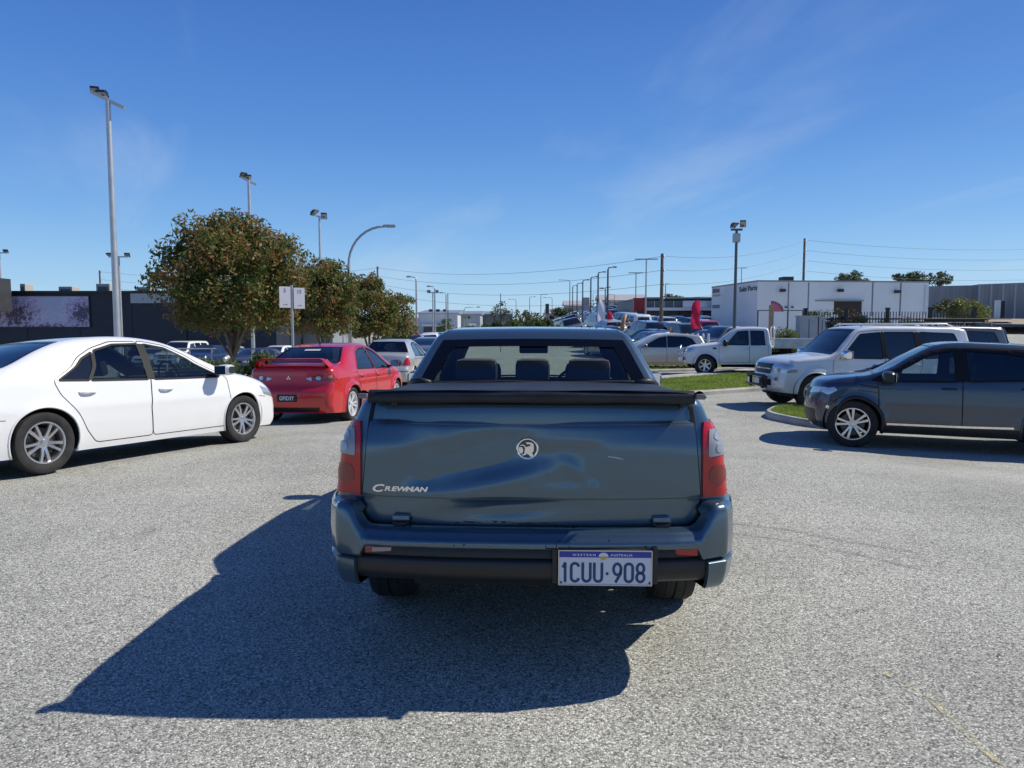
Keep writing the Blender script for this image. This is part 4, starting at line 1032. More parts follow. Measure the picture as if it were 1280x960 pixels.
# ================================================================== white sedan, left
P_WHITE = paint('white paint', (.78, .78, .77), 0, .3, .06)
sedan = dict(paint=P_WHITE, axles=(-1.39, 1.39), wr=.33, ar=.372, tw=.215, ty=.885, rr=.218, bot=.20, rim='10', grid=.05,
    sil=[(-2.30, .20, .05, 'c'), (-2.42, .30, .06), (-2.47, .45, .09), (-2.48, .62, .11), (-2.42, .82, .11), (-2.38, 1.0, .07), (-2.33, 1.055, .05), (-2.1, 1.09, .10), (-1.80, 1.125, .12, 'rw0'), (-1.30, 1.32, .13), (-1.0, 1.41, .14, 'rw1'), (-.6, 1.462, .15), (-.2, 1.475, .15), (.15, 1.45, .15), (.42, 1.395, .13, 'ws1'), (.9, 1.19, .11), (1.28, 1.01, .10, 'ws0'), (1.55, .955, .13), (1.9, .88, .16), (2.15, .79, .18), (2.30, .68, .18), (2.36, .55, .15), (2.36, .40, .12), (2.32, .25, .08), (2.22, .19, .05)],
    wl=[(.15, .85), (.3, .885), (.5, .905), (.68, .905), (.8, .895), (.9, .88), (1.05, .855)], plan=[(-2.5, .88), (-2.1, .95), (-1.4, .99), (.8, 1.0), (1.5, .985), (2.0, .93), (2.4, .83)],
    belt=[(-2.5, 1.01), (-1.0, .985), (1.3, .935), (2.4, .90)], tumble=.46, tumble2=.30, kz=.03, cf=.34, cr=.18, crease=[(.70, .006, .05)], flare=.012,
    screens={'rw': 1.0, 'ws': 1.0},
    cuts={'f': rounded([(1.00, .955), (.62, 1.20), (.34, 1.335), (.05, 1.385), (-.02, .965)], .025), 'r': rounded([(-.10, .968), (-.05, 1.388), (-.40, 1.38), (-.68, 1.315), (-.70, 1.30), (-.83, .985)], .02), 'q': rounded([(-.85, .988), (-.73, 1.295), (-.90, 1.225), (-1.10, 1.08), (-1.20, 1.0)], .02)},
    doors={'f': rounded([(1.06, .27), (1.14, .6), (1.12, .93), (.64, 1.235), (.35, 1.37), (.05, 1.42), (-.035, 1.42), (-.065, .96), (-.10, .6), (-.08, .27)], .05), 'r': rounded([(-.085, .27), (-.105, .6), (-.07, .96), (-.04, 1.42), (-.42, 1.415), (-.72, 1.34), (-.95, 1.24), (-1.26, 1.0), (-1.20, .85), (-1.02, .62), (-.93, .42), (-.82, .27)], .05)},
    doorwins={'f': ['f'], 'r': ['r', 'q']}, handles={'f': (.12, .835), 'r': (-.90, .855)}, mirror=(.93, .955, (.16, .24, .15)), mirmat=P_WHITE, gmap={'rw': G_TINT, 'q': G_OPAQ},
    pillars=[[(-.025, .965), (-.095, .968), (-.045, 1.39), (.045, 1.387)]], dash=.85, gside=glass('sedan side glass', (.42, .50, .50)),
    pieces=[('tail_light', rounded([(.50, .78), (.74, .80), (.75, .95), (.58, .93)], .02), 'rear', M_RED, .004, True),
            ('headlight', rounded([(1.92, .66), (2.26, .60), (2.22, .70), (1.80, .80)], .02), 'side', M_CLEAR, .004),
            ('headlight', rounded([(.42, .62), (.80, .60), (.80, .74), (.50, .72)], .02), 'front', M_CLEAR, .004, True),
            ('grille', rounded(rect(-.40, .62, .40, .72), .03), 'front', M_BLACK, .004), ('lower_grille', rounded(rect(-.62, .28, .62, .48), .05), 'front', M_BLACK, .003)],
    seams=[[(-1.78, .60), (-2.3, .62)], [(1.76, .64), (1.98, .62)]])
c_root, CS = build_car(sedan, 'parked_car', 'white four-door sedan parked nose in beside the red one, nearest on the left', 'car', 'cars parked near the utility truck')
p_r, p_f = gnd(52, 593), gnd(296, 553)
ang = math.atan2(p_f.y - p_r.y, p_f.x - p_r.x)
print('sedan wb', (p_f - p_r).length, 'ang', math.degrees(ang), p_r, p_f)
sc_ = .97; px_, py_ = place_by_wheel(c_root, sedan, p_r.x, p_r.y, ang, 'rear', 'R', sc_)

# ================================================================== red sedan with a boot spoiler
P_REDC = paint('bright red paint', (.54, .008, .012), .1, .3, .05)
rsed = dict(paint=P_REDC, axles=(-1.3175, 1.3175), wr=.325, ar=.375, tw=.215, ty=.88, rr=.232, bot=.20, rim='10s', rimmat=M_ALLOYW, grid=.05,
    sil=[(-2.14, .22, .05, 'c'), (-2.24, .30, .07), (-2.28, .45, .10), (-2.275, .62, .10), (-2.22, .72, .09), (-2.19, .88, .08), (-2.17, 1.02, .06), (-2.10, 1.075, .07), (-1.9, 1.10, .11), (-1.66, 1.12, .12, 'rw0'), (-1.25, 1.31, .13), (-.98, 1.41, .14, 'rw1'), (-.6, 1.475, .15), (-.2, 1.49, .15), (.15, 1.47, .15), (.42, 1.41, .13, 'ws1'), (.85, 1.22, .11), (1.2, 1.03, .10, 'ws0'), (1.5, .97, .13), (1.85, .89, .15), (2.12, .80, .16), (2.25, .68, .14), (2.27, .5, .12), (2.23, .3, .08), (2.12, .2, .05)],
    wl=[(.15, .84), (.3, .87), (.5, .885), (.68, .885), (.85, .875), (1.0, .85)], plan=[(-2.3, .90), (-1.9, .96), (-1.3, 1.0), (.8, 1.0), (1.4, 1.0), (1.9, .94), (2.3, .85)],
    belt=[(-2.5, 1.02), (-1.0, 1.0), (1.3, .94), (2.4, .90)], tumble=.44, tumble2=.3, kz=.03, cf=.30, cr=.16, flare=.03, flarew=.06, crease=[(.86, .008, .04)],
    screens={'rw': 1.0, 'ws': 1.0},
    cuts={'f': rounded([(.95, .97), (.55, 1.25), (.30, 1.355), (.02, 1.40), (.0, .985)], .03), 'r': rounded([(-.07, .99), (-.05, 1.40), (-.40, 1.39), (-.68, 1.32), (-.92, 1.15), (-1.0, 1.03), (-.98, 1.01)], .03)},
    doors={'f': rounded([(1.0, .28), (1.08, .6), (1.06, .95), (.58, 1.285), (.31, 1.395), (-.03, 1.435), (-.04, .28)], .04), 'r': rounded([(-.045, .28), (-.035, 1.435), (-.42, 1.425), (-.72, 1.35), (-.98, 1.15), (-1.06, 1.0), (-.98, .8), (-.88, .55), (-.78, .28)], .04)},
    doorwins={'f': ['f'], 'r': ['r']}, handles={'f': (.10, .86), 'r': (-.86, .875)}, mirror=(.88, .975), mirmat=M_BLACK, gmap={'rw': G_DARK}, gside=G_DARK, trimmat=M_TRIM,
    pieces=[('tail_light', rounded([(.30, .845), (.50, .90), (.84, .93), (.88, .84), (.80, .79), (.50, .80)], .02), 'rear', M_REDD, .005, True, .02),
            ('reversing_lens', rounded([(.32, .847), (.42, .875), (.44, .815), (.40, .815)], .008), 'rear', M_LAMPIN, .009, True, .015),
            ('brake_lens', ell(.55, .855, .045, .038), 'rear', M_CLEAR, .009, True, .015), ('brake_lens', ell(.66, .87, .04, .036), 'rear', M_RED, .009, True, .015), ('indicator_lens', ell(.755, .88, .035, .03), 'rear', M_AMBER, .009, True, .015),
            ('plate_recess', rounded([(-.30, .50), (.30, .50), (.34, .70), (-.34, .70)], .03), 'rear', P_REDC, .004),
            ('rear_diffuser', rounded([(-.55, .25), (.55, .25), (.60, .33), (-.60, .33)], .02), 'rear', M_BLACK, .006)])
r_root, RS = build_car(rsed, 'parked_car', 'red four-door sedan with boot spoiler and black number plate, seen from behind', 'car', 'cars parked near the utility truck')
# boot spoiler on two feet
b = MB(); rows = []
for t in np.linspace(-1, 1, 31):
    y_ = t * .72; x_ = -2.10 + .12 * t * t; z_ = 1.20 - .06 * max(0, abs(t) - .80) / .2; drop = 0 if abs(t) < .86 else (abs(t) - .86) / .14 * .08
    rows.append([(x_ + .12, y_, z_ - drop * .5 - .01), (x_ + .03, y_, z_ + .006 - drop), (x_ - .09, y_, z_ + .012 - drop), (x_ - .12, y_, z_ + .004 - drop), (x_ - .09, y_, z_ - .018 - drop), (x_ + .05, y_, z_ - .028 - drop)])
b.grid(rows, closed=True); b.add(rows[0], [tuple(range(6))]); b.add(rows[-1], [tuple(range(6))])
for sg in (1, -1): b.box((-2.0, sg * .62, 1.125), (.14, .06, .13), bev=.02)
b.build('spoiler', P_REDC, r_root, ang=50)
add_plate(r_root, RS, (0, .50), 'rear', 'GPID3Y', mat('plate black', (.01, .01, .012), .4), mat('plate silver ink', (.75, .76, .78), .4), tsize=.10)
hb = RS.hit((0, .86), 'rear')[0]; b = MB()
for a0 in (90, 210, 330):
    c_, s_ = math.cos(R(a0)), math.sin(R(a0)); q = [(0, 0), (.022 * c_ - .013 * s_, .022 * s_ + .013 * c_), (.045 * c_, .045 * s_), (.022 * c_ + .013 * s_, .022 * s_ - .013 * c_)]
    b.prism([(p[0], p[1] + .86) for p in q], hb.x - .012, hb.x - .004, axis='X')
b.build('emblem', M_CHROME, r_root)
b = MB(); hw = RS.hit((0, 1.36), 'top')[0]
b.prism([(0, 0), (.05, .0), (.10, .05), (.06, .05)], -.012, .012, axis='Y'); b.build('antenna', M_BLACK, r_root, loc=(-.85, 0, 1.455))
b = MB(); b.grid([[RS.hit((y_, z_), 'rear')[0] + Vector((-.004, 0, .004)) for y_ in np.linspace(-.16, .16, 8)] for z_ in (1.335, 1.365)]); b.build('brake_lamp', mat('sticker white', (.5, .5, .5), .5), r_root)
p_r = gnd(437, 526); print('red', p_r)
place_by_wheel(r_root, rsed, -3.12, 14.05, R(90 - 9.3), 'rear', 'R')

# ================================================================== silver sedan behind the red one
P_SILV = paint('pale silver paint', (.52, .51, .47), .4, .35, .08)
ssed = dict(rsed); ssed.update(paint=P_SILV, rim='10', flare=.0, crease=[(.9, .004, .05)],
    sil=[(-2.14, .22, .05, 'c'), (-2.22, .30, .07), (-2.25, .45, .10), (-2.24, .62, .10), (-2.17, .72, .09), (-2.12, .92, .09), (-2.06, 1.06, .08), (-1.85, 1.12, .11), (-1.70, 1.14, .10, 'rw0'), (-1.40, 1.34, .11), (-1.22, 1.46, .12, 'rw1'), (-.8, 1.525, .14), (-.2, 1.535, .15), (.15, 1.51, .15), (.45, 1.44, .13, 'ws1'), (.9, 1.22, .11), (1.25, 1.05, .10, 'ws0'), (1.5, 1.0, .13), (1.85, .90, .15), (2.08, .80, .16), (2.2, .68, .14), (2.22, .5, .12), (2.18, .3, .08), (2.1, .2, .05)],
    mirmat=P_SILV,
    pieces=[('tail_light', rounded([(.62, .74), (.83, .72), (.86, .86), (.78, 1.0), (.70, .92)], .02), 'rear', M_RED, .006, True, .02), ('bumper_strip', rect(-.80, .54, .80, .56), 'rear', M_TRIM, .004)])
ssed['cuts'] = {'f': rsed['cuts']['f'], 'r': rounded([(-.07, .99), (-.05, 1.43), (-.45, 1.43), (-.85, 1.37), (-1.08, 1.20), (-1.12, 1.03)], .03)}
s_root, SS = build_car(ssed, 'parked_car', 'pale silver sedan with red tail lights parked behind the red sedan', 'car', 'cars parked near the utility truck')
add_plate(s_root, SS, (0, .82), 'rear', '', mat('plate pale', (.6, .6, .6), .4), M_TRIM)
seat_on_ground(s_root, -3.93, 25.2, R(90 - 3), ssed, 1.0)
# ================================================================== dark blue-grey compact off-roader, right
P_DKG = paint('dark blue grey metallic paint', (.045, .062, .085), .6, .32, .12)
evo = dict(paint=P_DKG, axles=(-1.33, 1.33), wr=.368, ar=.425, tw=.235, ty=.935, rr=.245, bot=.25, rim='10s', rimmat=M_ALLOY, grid=.05,
    sil=[(-2.05, .30, .05, 'c'), (-2.14, .42, .08), (-2.18, .60, .10), (-2.17, .80, .12), (-2.10, 1.0, .12), (-2.04, 1.14, .08), (-1.98, 1.17, .09, 'rw0'), (-1.78, 1.40, .10), (-1.70, 1.50, .10, 'rw1'), (-1.6, 1.55, .12), (-1.2, 1.595, .13), (-.5, 1.63, .14), (.0, 1.635, .14), (.22, 1.60, .14, 'ws1'), (.6, 1.42, .12), (1.08, 1.16, .11, 'ws0'), (1.3, 1.12, .13), (1.7, 1.06, .15), (1.90, .99, .15), (1.97, .88, .14), (2.02, .72, .13), (2.04, .55, .12), (2.01, .38, .08), (1.93, .27, .05)],
    wl=[(.2, .87), (.35, .92), (.5, .935), (.7, .935), (.9, .925), (1.05, .90), (1.2, .875)], plan=[(-2.2, .90), (-1.8, .97), (-1.2, 1.0), (1.0, 1.0), (1.5, .99), (2.0, .92), (2.2, .85)],
    belt=[(-2.2, 1.16), (-1.2, 1.115), (1.1, 1.04), (2.2, 1.0)], tumble=.42, tumble2=.2, kz=.03, cf=.30, cr=.16, crease=[(.98, .010, .03), (.58, -.008, .06)], flare=.02,
    screens={'rw': 1.0, 'ws': 1.0}, lip=.03, lipmat=M_BLACK,
    cuts={'f': rounded([(.98, 1.07), (.62, 1.31), (.36, 1.45), (.10, 1.52), (-.02, 1.535), (-.04, 1.09)], .03), 'r': rounded([(-.20, 1.10), (-.17, 1.535), (-.7, 1.51), (-1.02, 1.46), (-1.06, 1.14)], .03), 'q': rounded([(-1.14, 1.155), (-1.10, 1.44), (-1.5, 1.38), (-1.72, 1.28), (-1.75, 1.22)], .03)},
    pillars=[[(-.045, 1.085), (-.195, 1.095), (-.165, 1.54), (-.025, 1.54)], [(-1.065, 1.14), (-1.14, 1.15), (-1.10, 1.445), (-1.02, 1.46)], [(.99, 1.06), (1.10, 1.075), (.60, 1.385), (.33, 1.52), (.10, 1.56), (.10, 1.525), (.36, 1.455), (.62, 1.315)], [(.10, 1.525), (.10, 1.56), (-.7, 1.565), (-1.2, 1.53), (-1.72, 1.41), (-1.72, 1.29), (-1.5, 1.385), (-1.10, 1.445), (-.7, 1.515), (-.17, 1.54)]],
    doors={'f': rounded([(.95, .30), (.98, .7), (1.0, 1.06), (.62, 1.35), (.33, 1.50), (.08, 1.56), (-.10, 1.565), (-.12, 1.05), (-.13, .30)], .05), 'r': rounded([(-.135, .30), (-.125, 1.05), (-.105, 1.565), (-.7, 1.555), (-1.05, 1.52), (-1.12, 1.1), (-1.02, .85), (-.88, .55), (-.85, .30)], .05)},
    doorwins={'f': ['f'], 'r': ['r']}, handles={'f': (.05, .985), 'r': (-.95, 1.01)}, handlemat=M_BLACK, mirror=(.86, 1.06, (.17, .24, .17)), mirmat=P_DKG,
    gmap={'f': glass('light side glass', (.72, .78, .76)), 'r': G_DARK, 'q': G_OPAQ, 'rw': G_DARK}, seatmat=M_BEIGE, seatz=.42, dash=.80, stripw=.03,
    mould=[([(.86, .395), (-.13, .40), (-.78, .415)], .030)],
    seams=[[(.98, .95), (.80, .965), (.55, .955)], [(1.0, .90), (1.3, .93)], [(.96, .3), (.98, .95)]],
    pieces=[('sill_cladding', [(.93, .26), (.93, .375), (-.86, .385), (-.86, .26)], 'side', M_BLACK, .006), ('side_vent', rounded([(.98, .955), (1.26, 1.0), (1.26, 1.02), (.98, .985)], .006), 'side', M_BLACK, .005, False, .02),
            ('headlight', rounded([(1.70, .91), (1.90, .83), (1.97, .86), (1.90, .93), (1.76, .96)], .02), 'side', M_CLEAR, .004, False, .02), ('headlight', rounded([(.42, .80), (.84, .84), (.82, .92), (.45, .90)], .02), 'front', M_CLEAR, .004, True),
            ('grille', rounded(rect(-.42, .74, .42, .88), .03), 'front', M_BLACK, .004), ('lower_grille', rounded(rect(-.70, .32, .70, .56), .05), 'front', M_BLACK, .003)])
e_root, ES = build_car(evo, 'parked_car', 'dark blue-grey compact off-roader with silver ten-spoke wheels, nearest on the right', 'car', 'cars parked near the utility truck')
b = MB()
for k, (x_, z_) in enumerate(((2.0, .60),)):
    pass
for sd in 'LR':
    ES.patch('fog_light', ell(1.91, .62, .035, .03), sd, M_CHROME, e_root, .004, .02)
EV_A = R(180 - 22)
place_by_wheel(e_root, evo, 5.30, 11.45, EV_A, 'front', 'L')

# ================================================================== big white off-roader behind it
P_PEARL = paint('pearl white paint', (.66, .67, .66), .1, .32, .08)
paj = dict(paint=P_PEARL, axles=(-1.39, 1.39), wr=.39, ar=.455, tw=.245, ty=.93, rr=.235, bot=.36, rim='6', rimmat=M_ALLOY, grid=.055,
    sil=[(-2.25, .42, .05, 'c'), (-2.36, .50, .08), (-2.38, .68, .09), (-2.36, .95, .08), (-2.34, 1.15, .08, 'rw0'), (-2.22, 1.60, .09, 'rw1'), (-2.16, 1.76, .08), (-2.02, 1.80, .08), (-1.4, 1.835, .10), (-.5, 1.85, .11), (.2, 1.835, .11), (.42, 1.78, .11, 'ws1'), (.80, 1.46, .10), (1.05, 1.24, .10, 'ws0'), (1.2, 1.21, .12), (1.7, 1.16, .13), (2.05, 1.08, .13), (2.16, .98, .11), (2.20, .80, .10), (2.24, .62, .09), (2.23, .48, .08), (2.12, .38, .05)],
    wl=[(.3, .88), (.45, .925), (.7, .935), (.95, .92), (1.1, .90), (1.2, .885)], plan=[(-2.4, .94), (-2.0, .98), (-1.2, 1.0), (1.2, 1.0), (1.8, .97), (2.25, .90)],
    belt=[(-2.4, 1.16), (1.1, 1.12), (2.3, 1.08)], tumble=.23, tumble2=.05, kz=.03, cf=.18, cr=.10, flare=.035, flarew=.07, crease=[(.92, .006, .04)],
    screens={'rw': .8, 'ws': 1.0}, lip=.016, bow=.07,
    cuts={'f': rounded([(.86, 1.17), (.62, 1.42), (.36, 1.68), (-.12, 1.72), (-.14, 1.15)], .04), 'r': rounded([(-.22, 1.15), (-.20, 1.725), (-.92, 1.725), (-.98, 1.15)], .04), 'q': rounded([(-1.06, 1.15), (-1.04, 1.725), (-1.85, 1.69), (-2.05, 1.20)], .05)},
    doors={'f': rounded([(.98, .45), (1.0, .9), (.98, 1.13), (.40, 1.73), (-.16, 1.77), (-.18, .45)], .05), 'r': rounded([(-.185, .45), (-.165, 1.77), (-.98, 1.77), (-1.02, 1.1), (-.98, .9), (-.85, .6), (-.82, .45)], .05)},
    doorwins={'f': ['f'], 'r': ['r']}, handles={'f': (-.04, 1.02), 'r': (-.86, 1.03)}, mirror=(.78, 1.15, (.18, .26, .22)), mirmat=M_CHROME, gside=G_DARK, gmap={'q': G_OPAQ, 'r': G_OPAQ, 'rw': G_OPAQ, 'ws': glass('tinted windscreen', (.42, .50, .50))}, seatz=.55, dash=.75,
    pillars=[[(-.145, 1.155), (-.215, 1.155), (-.195, 1.725), (-.125, 1.725)], [(-.985, 1.155), (-1.055, 1.155), (-1.035, 1.725), (-.925, 1.725)]],
    pieces=[('headlight', rounded([(.46, .83), (.84, .82), (.86, 1.0), (.72, 1.02), (.44, .96)], .02), 'front', M_CLEAR, .006, True), ('headlight', rounded([(1.86, .86), (2.10, .84), (2.12, .98), (1.98, 1.01), (1.82, .99)], .02), 'side', M_CLEAR, .005),
            ('grille', rounded([(-.40, .78), (.40, .78), (.46, 1.0), (-.46, 1.0)], .03), 'front', M_BLACK, .006), ('grille_bar', rect(-.40, .875, .40, .90), 'front', P_PEARL, .02),
            ('fog_light', ell(.66, .66, .065, .06), 'front', M_LAMPIN, .006, True), ('bumper_grille', rounded(rect(-.50, .52, .50, .66), .03), 'front', M_BLACK, .008),
            ('sill_step', [(.90, .38), (.90, .46), (-.90, .46), (-.90, .38)], 'side', P_PEARL, .03), ('tail_light', rounded([(-2.34, .95), (-2.20, .95), (-2.18, 1.20), (-2.31, 1.20)], .02), 'side', M_RED, .006)])
j_root, JS = build_car(paj, 'parked_car', 'large white off-roader with chrome mirrors and black nudge bar behind the dark one', 'car', 'cars parked near the utility truck')
# nudge bar, roof rails, small plate
b = MB(); b.tube([(2.30, -.52, .68), (2.36, -.50, .74), (2.36, .50, .74), (2.30, .52, .68)], .035, 10); b.tube([(2.30, -.55, .50), (2.36, -.52, .52), (2.36, .52, .52), (2.30, .55, .50)], .03, 10)
for yy in (-.36, .36): b.box((2.33, yy, .60), (.06, .09, .30), bev=.02)
b.build('nudge_bar', M_BLACK, j_root, ang=50)
b = MB(); b.box((2.40, .18, .62), (.01, .30, .12), bev=.003); b.build('number_plate', mat('plate pale', (.6, .6, .6), .4), j_root)
b = MB(); b.box((2.385, -.33, .60), (.02, .10, .13), bev=.01); b.build('spot_light', M_LAMPIN, j_root)
for sg in (1, -1):
    b = MB(); b.tube([(.25, sg * .60, 1.835), (.15, sg * .60, 1.885), (-1.7, sg * .60, 1.885), (-1.85, sg * .60, 1.83)], .018, 8); b.build('roof_rail', P_PEARL, j_root, smooth=True)
b = MB(); b.lathe([(.34, -.10), (.38, -.04), (.38, .08), (.33, .12), (.001, .13)], (-2.48, 0, 1.0), 28, 'X'); b.build('spare_wheel_cover', P_PEARL, j_root, ang=40)
place_by_wheel(j_root, paj, 6.58, 16.15, R(180 + 3), 'front', 'L')

# ================================================================== white tray-back truck further off
P_WH2 = paint('work white paint', (.70, .70, .69), 0, .35, .14)
rang = dict(paint=P_WH2, axles=(-1.61, 1.61), wr=.39, ar=.45, tw=.25, ty=.925, rr=.22, bot=.42, rim='6', rimmat=M_ALLOY, grid=.07, step=.05,
    sil=[(-.72, .46, .04, 'c'), (-.74, .8, .05), (-.74, 1.14, .05, 'rw0'), (-.68, 1.62, .06, 'rw1'), (-.62, 1.77, .08), (-.45, 1.805, .10), (.2, 1.82, .11), (.52, 1.77, .11, 'ws1'), (.95, 1.47, .10), (1.22, 1.25, .10, 'ws0'), (1.4, 1.22, .12), (1.9, 1.16, .13), (2.25, 1.07, .13), (2.38, .95, .11), (2.44, .75, .10), (2.46, .6, .09), (2.40, .45, .05)],
    wl=[(.4, .90), (.6, .925), (.85, .92), (1.05, .90), (1.2, .88)], plan=[(-1, 1.0), (1.4, 1.0), (2.0, .97), (2.5, .88)], belt=[(-1, 1.13), (1.2, 1.12), (2.5, 1.05)], tumble=.26, kz=.03, cf=.22, cr=.0, flare=.04, flarew=.07, screens={'rw': .8, 'ws': 1.0}, rroof=.8,
    cuts={'f': rounded([(.98, 1.18), (.50, 1.66), (.10, 1.69), (.08, 1.17)], .04), 'r': rounded([(.0, 1.17), (.02, 1.69), (-.48, 1.68), (-.55, 1.18)], .04)},
    doors={'f': rounded([(1.10, .5), (1.12, 1.13), (.52, 1.71), (.05, 1.74), (.035, .5)], .05), 'r': rounded([(.03, .5), (.045, 1.74), (-.55, 1.73), (-.62, 1.1), (-.62, .5)], .05)},
    doorwins={'f': ['f'], 'r': ['r']}, handles={'f': (.17, 1.03), 'r': (-.5, 1.03)}, mirror=(.92, 1.16, (.16, .24, .24)), mirmat=M_BLACK, gside=G_TINT, seatz=.55, dash=.85, seats=((.15, .37, .5), (.15, -.37, .5)), ux0=-.6,
    pieces=[('headlight', rounded([(.50, .86), (.86, .86), (.88, 1.03), (.54, 1.0)], .02), 'front', M_CLEAR, .006, True), ('headlight', rounded([(2.08, .90), (2.32, .88), (2.30, 1.0), (2.05, 1.04)], .02), 'side', M_CLEAR, .005), ('grille', rounded(rect(-.45, .80, .45, 1.0), .03), 'front', M_BLACK, .006), ('side_vent', rounded(rect(1.20, 1.02, 1.34, 1.08), .01), 'side', M_BLACK, .005)])
t_root, TS = build_car(rang, 'tray_truck', 'white work truck with flat metal tray parked on the verge beyond the grass', 'truck')
M_TRAY = noise_mat('dull aluminium tray', (.62, .63, .64), (.48, .49, .50), 4, .5, .25)
b = MB(); b.box((-1.78, 0, 1.07), (1.96, 1.84, .07), bev=.01); ty_ = b.build('tray', M_TRAY, t_root)
for yy in (-.925, .925):
    b = MB(); b.box((-1.78, yy, 1.23), (1.94, .035, .31), bev=.008)
    for z_ in (1.15, 1.23, 1.31): b.box((-1.78, yy * 1.021, z_), (1.90, .012, .012))
    b.build('side_board', M_TRAY, ty_)
b = MB(); b.box((-2.765, 0, 1.23), (.035, 1.84, .31), bev=.008); b.build('tail_board', M_TRAY, ty_)
b = MB()
for yy in (-.62, .62): b.tube([(-.83, yy, 1.0), (-.83, yy, 1.70), (-.83, yy * .85, 1.80), (-.83, 0, 1.82)], .03, 8)
b.tube([(-.83, -.6, 1.35), (-.83, .6, 1.35)], .02); b.build('head_board', P_WH2, t_root, smooth=True)
b = MB()
for yy in (-.42, .42): b.box((-1.75, yy, .78), (2.1, .09, .16))
b.tube([(-1.61, -.8, .39), (-1.61, .8, .39)], .06, 8); b.box((-1.1, .5, .66), (.5, .3, .25), bev=.03)
for yy in (-.82, .82):
    b.tube([(-1.02, yy, .95), (-1.15, yy, .60)], .015, 6); b.tube([(-2.15, yy, .95), (-2.08, yy, .62)], .015, 6)
b.build('chassis', M_UNDER, t_root)
for yy in (-.83, .83):
    b = MB(); rows = [[(-1.61 + .46 * math.cos(t), yy + d, .42 + .46 * math.sin(t)) for d in (-.13, .13)] for t in np.linspace(.1, math.pi - .1, 16)]; b.grid(rows); b.build('mudguard', M_BLACK, t_root, fix=False)
b = MB(); b.tube([(2.48, -.75, .78), (2.56, -.55, .80), (2.56, .55, .80), (2.48, .75, .78)], .04, 8); b.tube([(2.50, -.45, .62), (2.55, -.42, .95), (2.50, -.25, 1.10), (2.50, .25, 1.10), (2.55, .42, .95), (2.50, .45, .62)], .03, 8); b.box((2.50, 0, .62), (.18, 1.6, .16), bev=.04)
b.build('bull_bar', M_ALLOY, t_root, ang=50)
for yy in (-.25, .25):
    b = MB(); b.lathe([(.001, .05), (.09, .05), (.10, .0), (.06, -.08), (.001, -.09)], (2.58, yy, .95), 16, 'X'); b.build('spot_light', M_LAMPIN, t_root, ang=40)
place_by_wheel(t_root, rang, 7.20, 27.6, R(180 - 14), 'front', 'L', 1.0)

# ================================================================== small silver hatch beside the truck, white car behind it
hat = dict(paint=P_SILV, axles=(-1.27, 1.27), wr=.30, ar=.35, tw=.19, ty=.85, rr=.20, bot=.20, rim='6', grid=.07, step=.05,
    sil=[(-1.78, .24, .05, 'c'), (-1.88, .40, .08), (-1.90, .60, .09), (-1.86, .90, .10), (-1.80, 1.0, .09, 'rw0'), (-1.60, 1.32, .10, 'rw1'), (-1.50, 1.43, .08), (-1.3, 1.47, .11), (-.6, 1.525, .13), (.0, 1.51, .13), (.35, 1.44, .12, 'ws1'), (.9, 1.19, .11), (1.38, .98, .10, 'ws0'), (1.6, .92, .12), (1.85, .82, .14), (1.96, .70, .13), (2.0, .5, .1), (1.96, .3, .07), (1.85, .2, .05)],
    wl=[(.15, .80), (.3, .835), (.5, .85), (.7, .85), (.9, .83), (1.0, .81)], plan=[(-1.9, .92), (-1.3, 1.0), (1.0, 1.0), (1.5, .96), (2.0, .86)], belt=[(-2, 1.02), (1.3, .93), (2.1, .88)], tumble=.38, kz=.03, cf=.28, cr=.12, screens={'rw': .9, 'ws': 1.0}, flare=.01,
    cuts={'f': rounded([(1.0, .97), (.60, 1.21), (.30, 1.36), (.0, 1.41), (-.02, .96)], .03), 'r': rounded([(-.08, .96), (-.06, 1.42), (-.85, 1.40), (-1.15, 1.32), (-1.35, 1.08), (-1.0, 1.0)], .03)},
    doors={'f': rounded([(1.0, .28), (1.08, .9), (.60, 1.26), (.30, 1.40), (-.02, 1.45), (-.05, .28)], .05), 'r': rounded([(-.055, .28), (-.025, 1.45), (-.85, 1.44), (-1.1, 1.36), (-1.05, .95), (-.92, .6), (-.82, .28)], .05)},
    doorwins={'f': ['f'], 'r': ['r']}, handles={'f': (.12, .84), 'r': (-.80, .86)}, mirror=(.86, .95), mirmat=P_SILV, gside=G_DARK, seatz=.3,
    pieces=[('headlight', rounded([(.45, .66), (.78, .66), (.78, .82), (.55, .78)], .02), 'front', M_CLEAR, .006, True), ('headlight', rounded([(1.55, .74), (1.88, .66), (1.88, .76), (1.62, .88)], .02), 'side', M_CLEAR, .005), ('grille', rounded(rect(-.4, .36, .4, .56), .03), 'front', M_BLACK, .005), ('tail_light', rounded([(-1.86, .78), (-1.72, .78), (-1.66, 1.05), (-1.76, 1.05)], .02), 'side', M_RED, .005)])
h_root, HS = build_car(hat, 'parked_car', 'small silver hatchback facing left between the utility truck cab and the tray truck', 'car', 'cars parked beyond the grass strip')
place_by_wheel(h_root, hat, 5.35, 32.0, R(180 - 8), 'front', 'L', 1.0)
h2 = copy_tree(h_root); h2['label'] = 'white hatchback mostly hidden behind the small silver hatchback'; h2['group'] = 'cars parked beyond the grass strip'
for o_ in [h2] + list(h2.children_recursive):
    if o_.type == 'MESH' and o_.material_slots and o_.material_slots[0].material == P_SILV:
        o_.material_slots[0].link = 'OBJECT'; o_.material_slots[0].material = P_WHITE
place_by_wheel(h2, hat, 5.7, 35.2, R(180 - 8), 'front', 'L', 1.0)

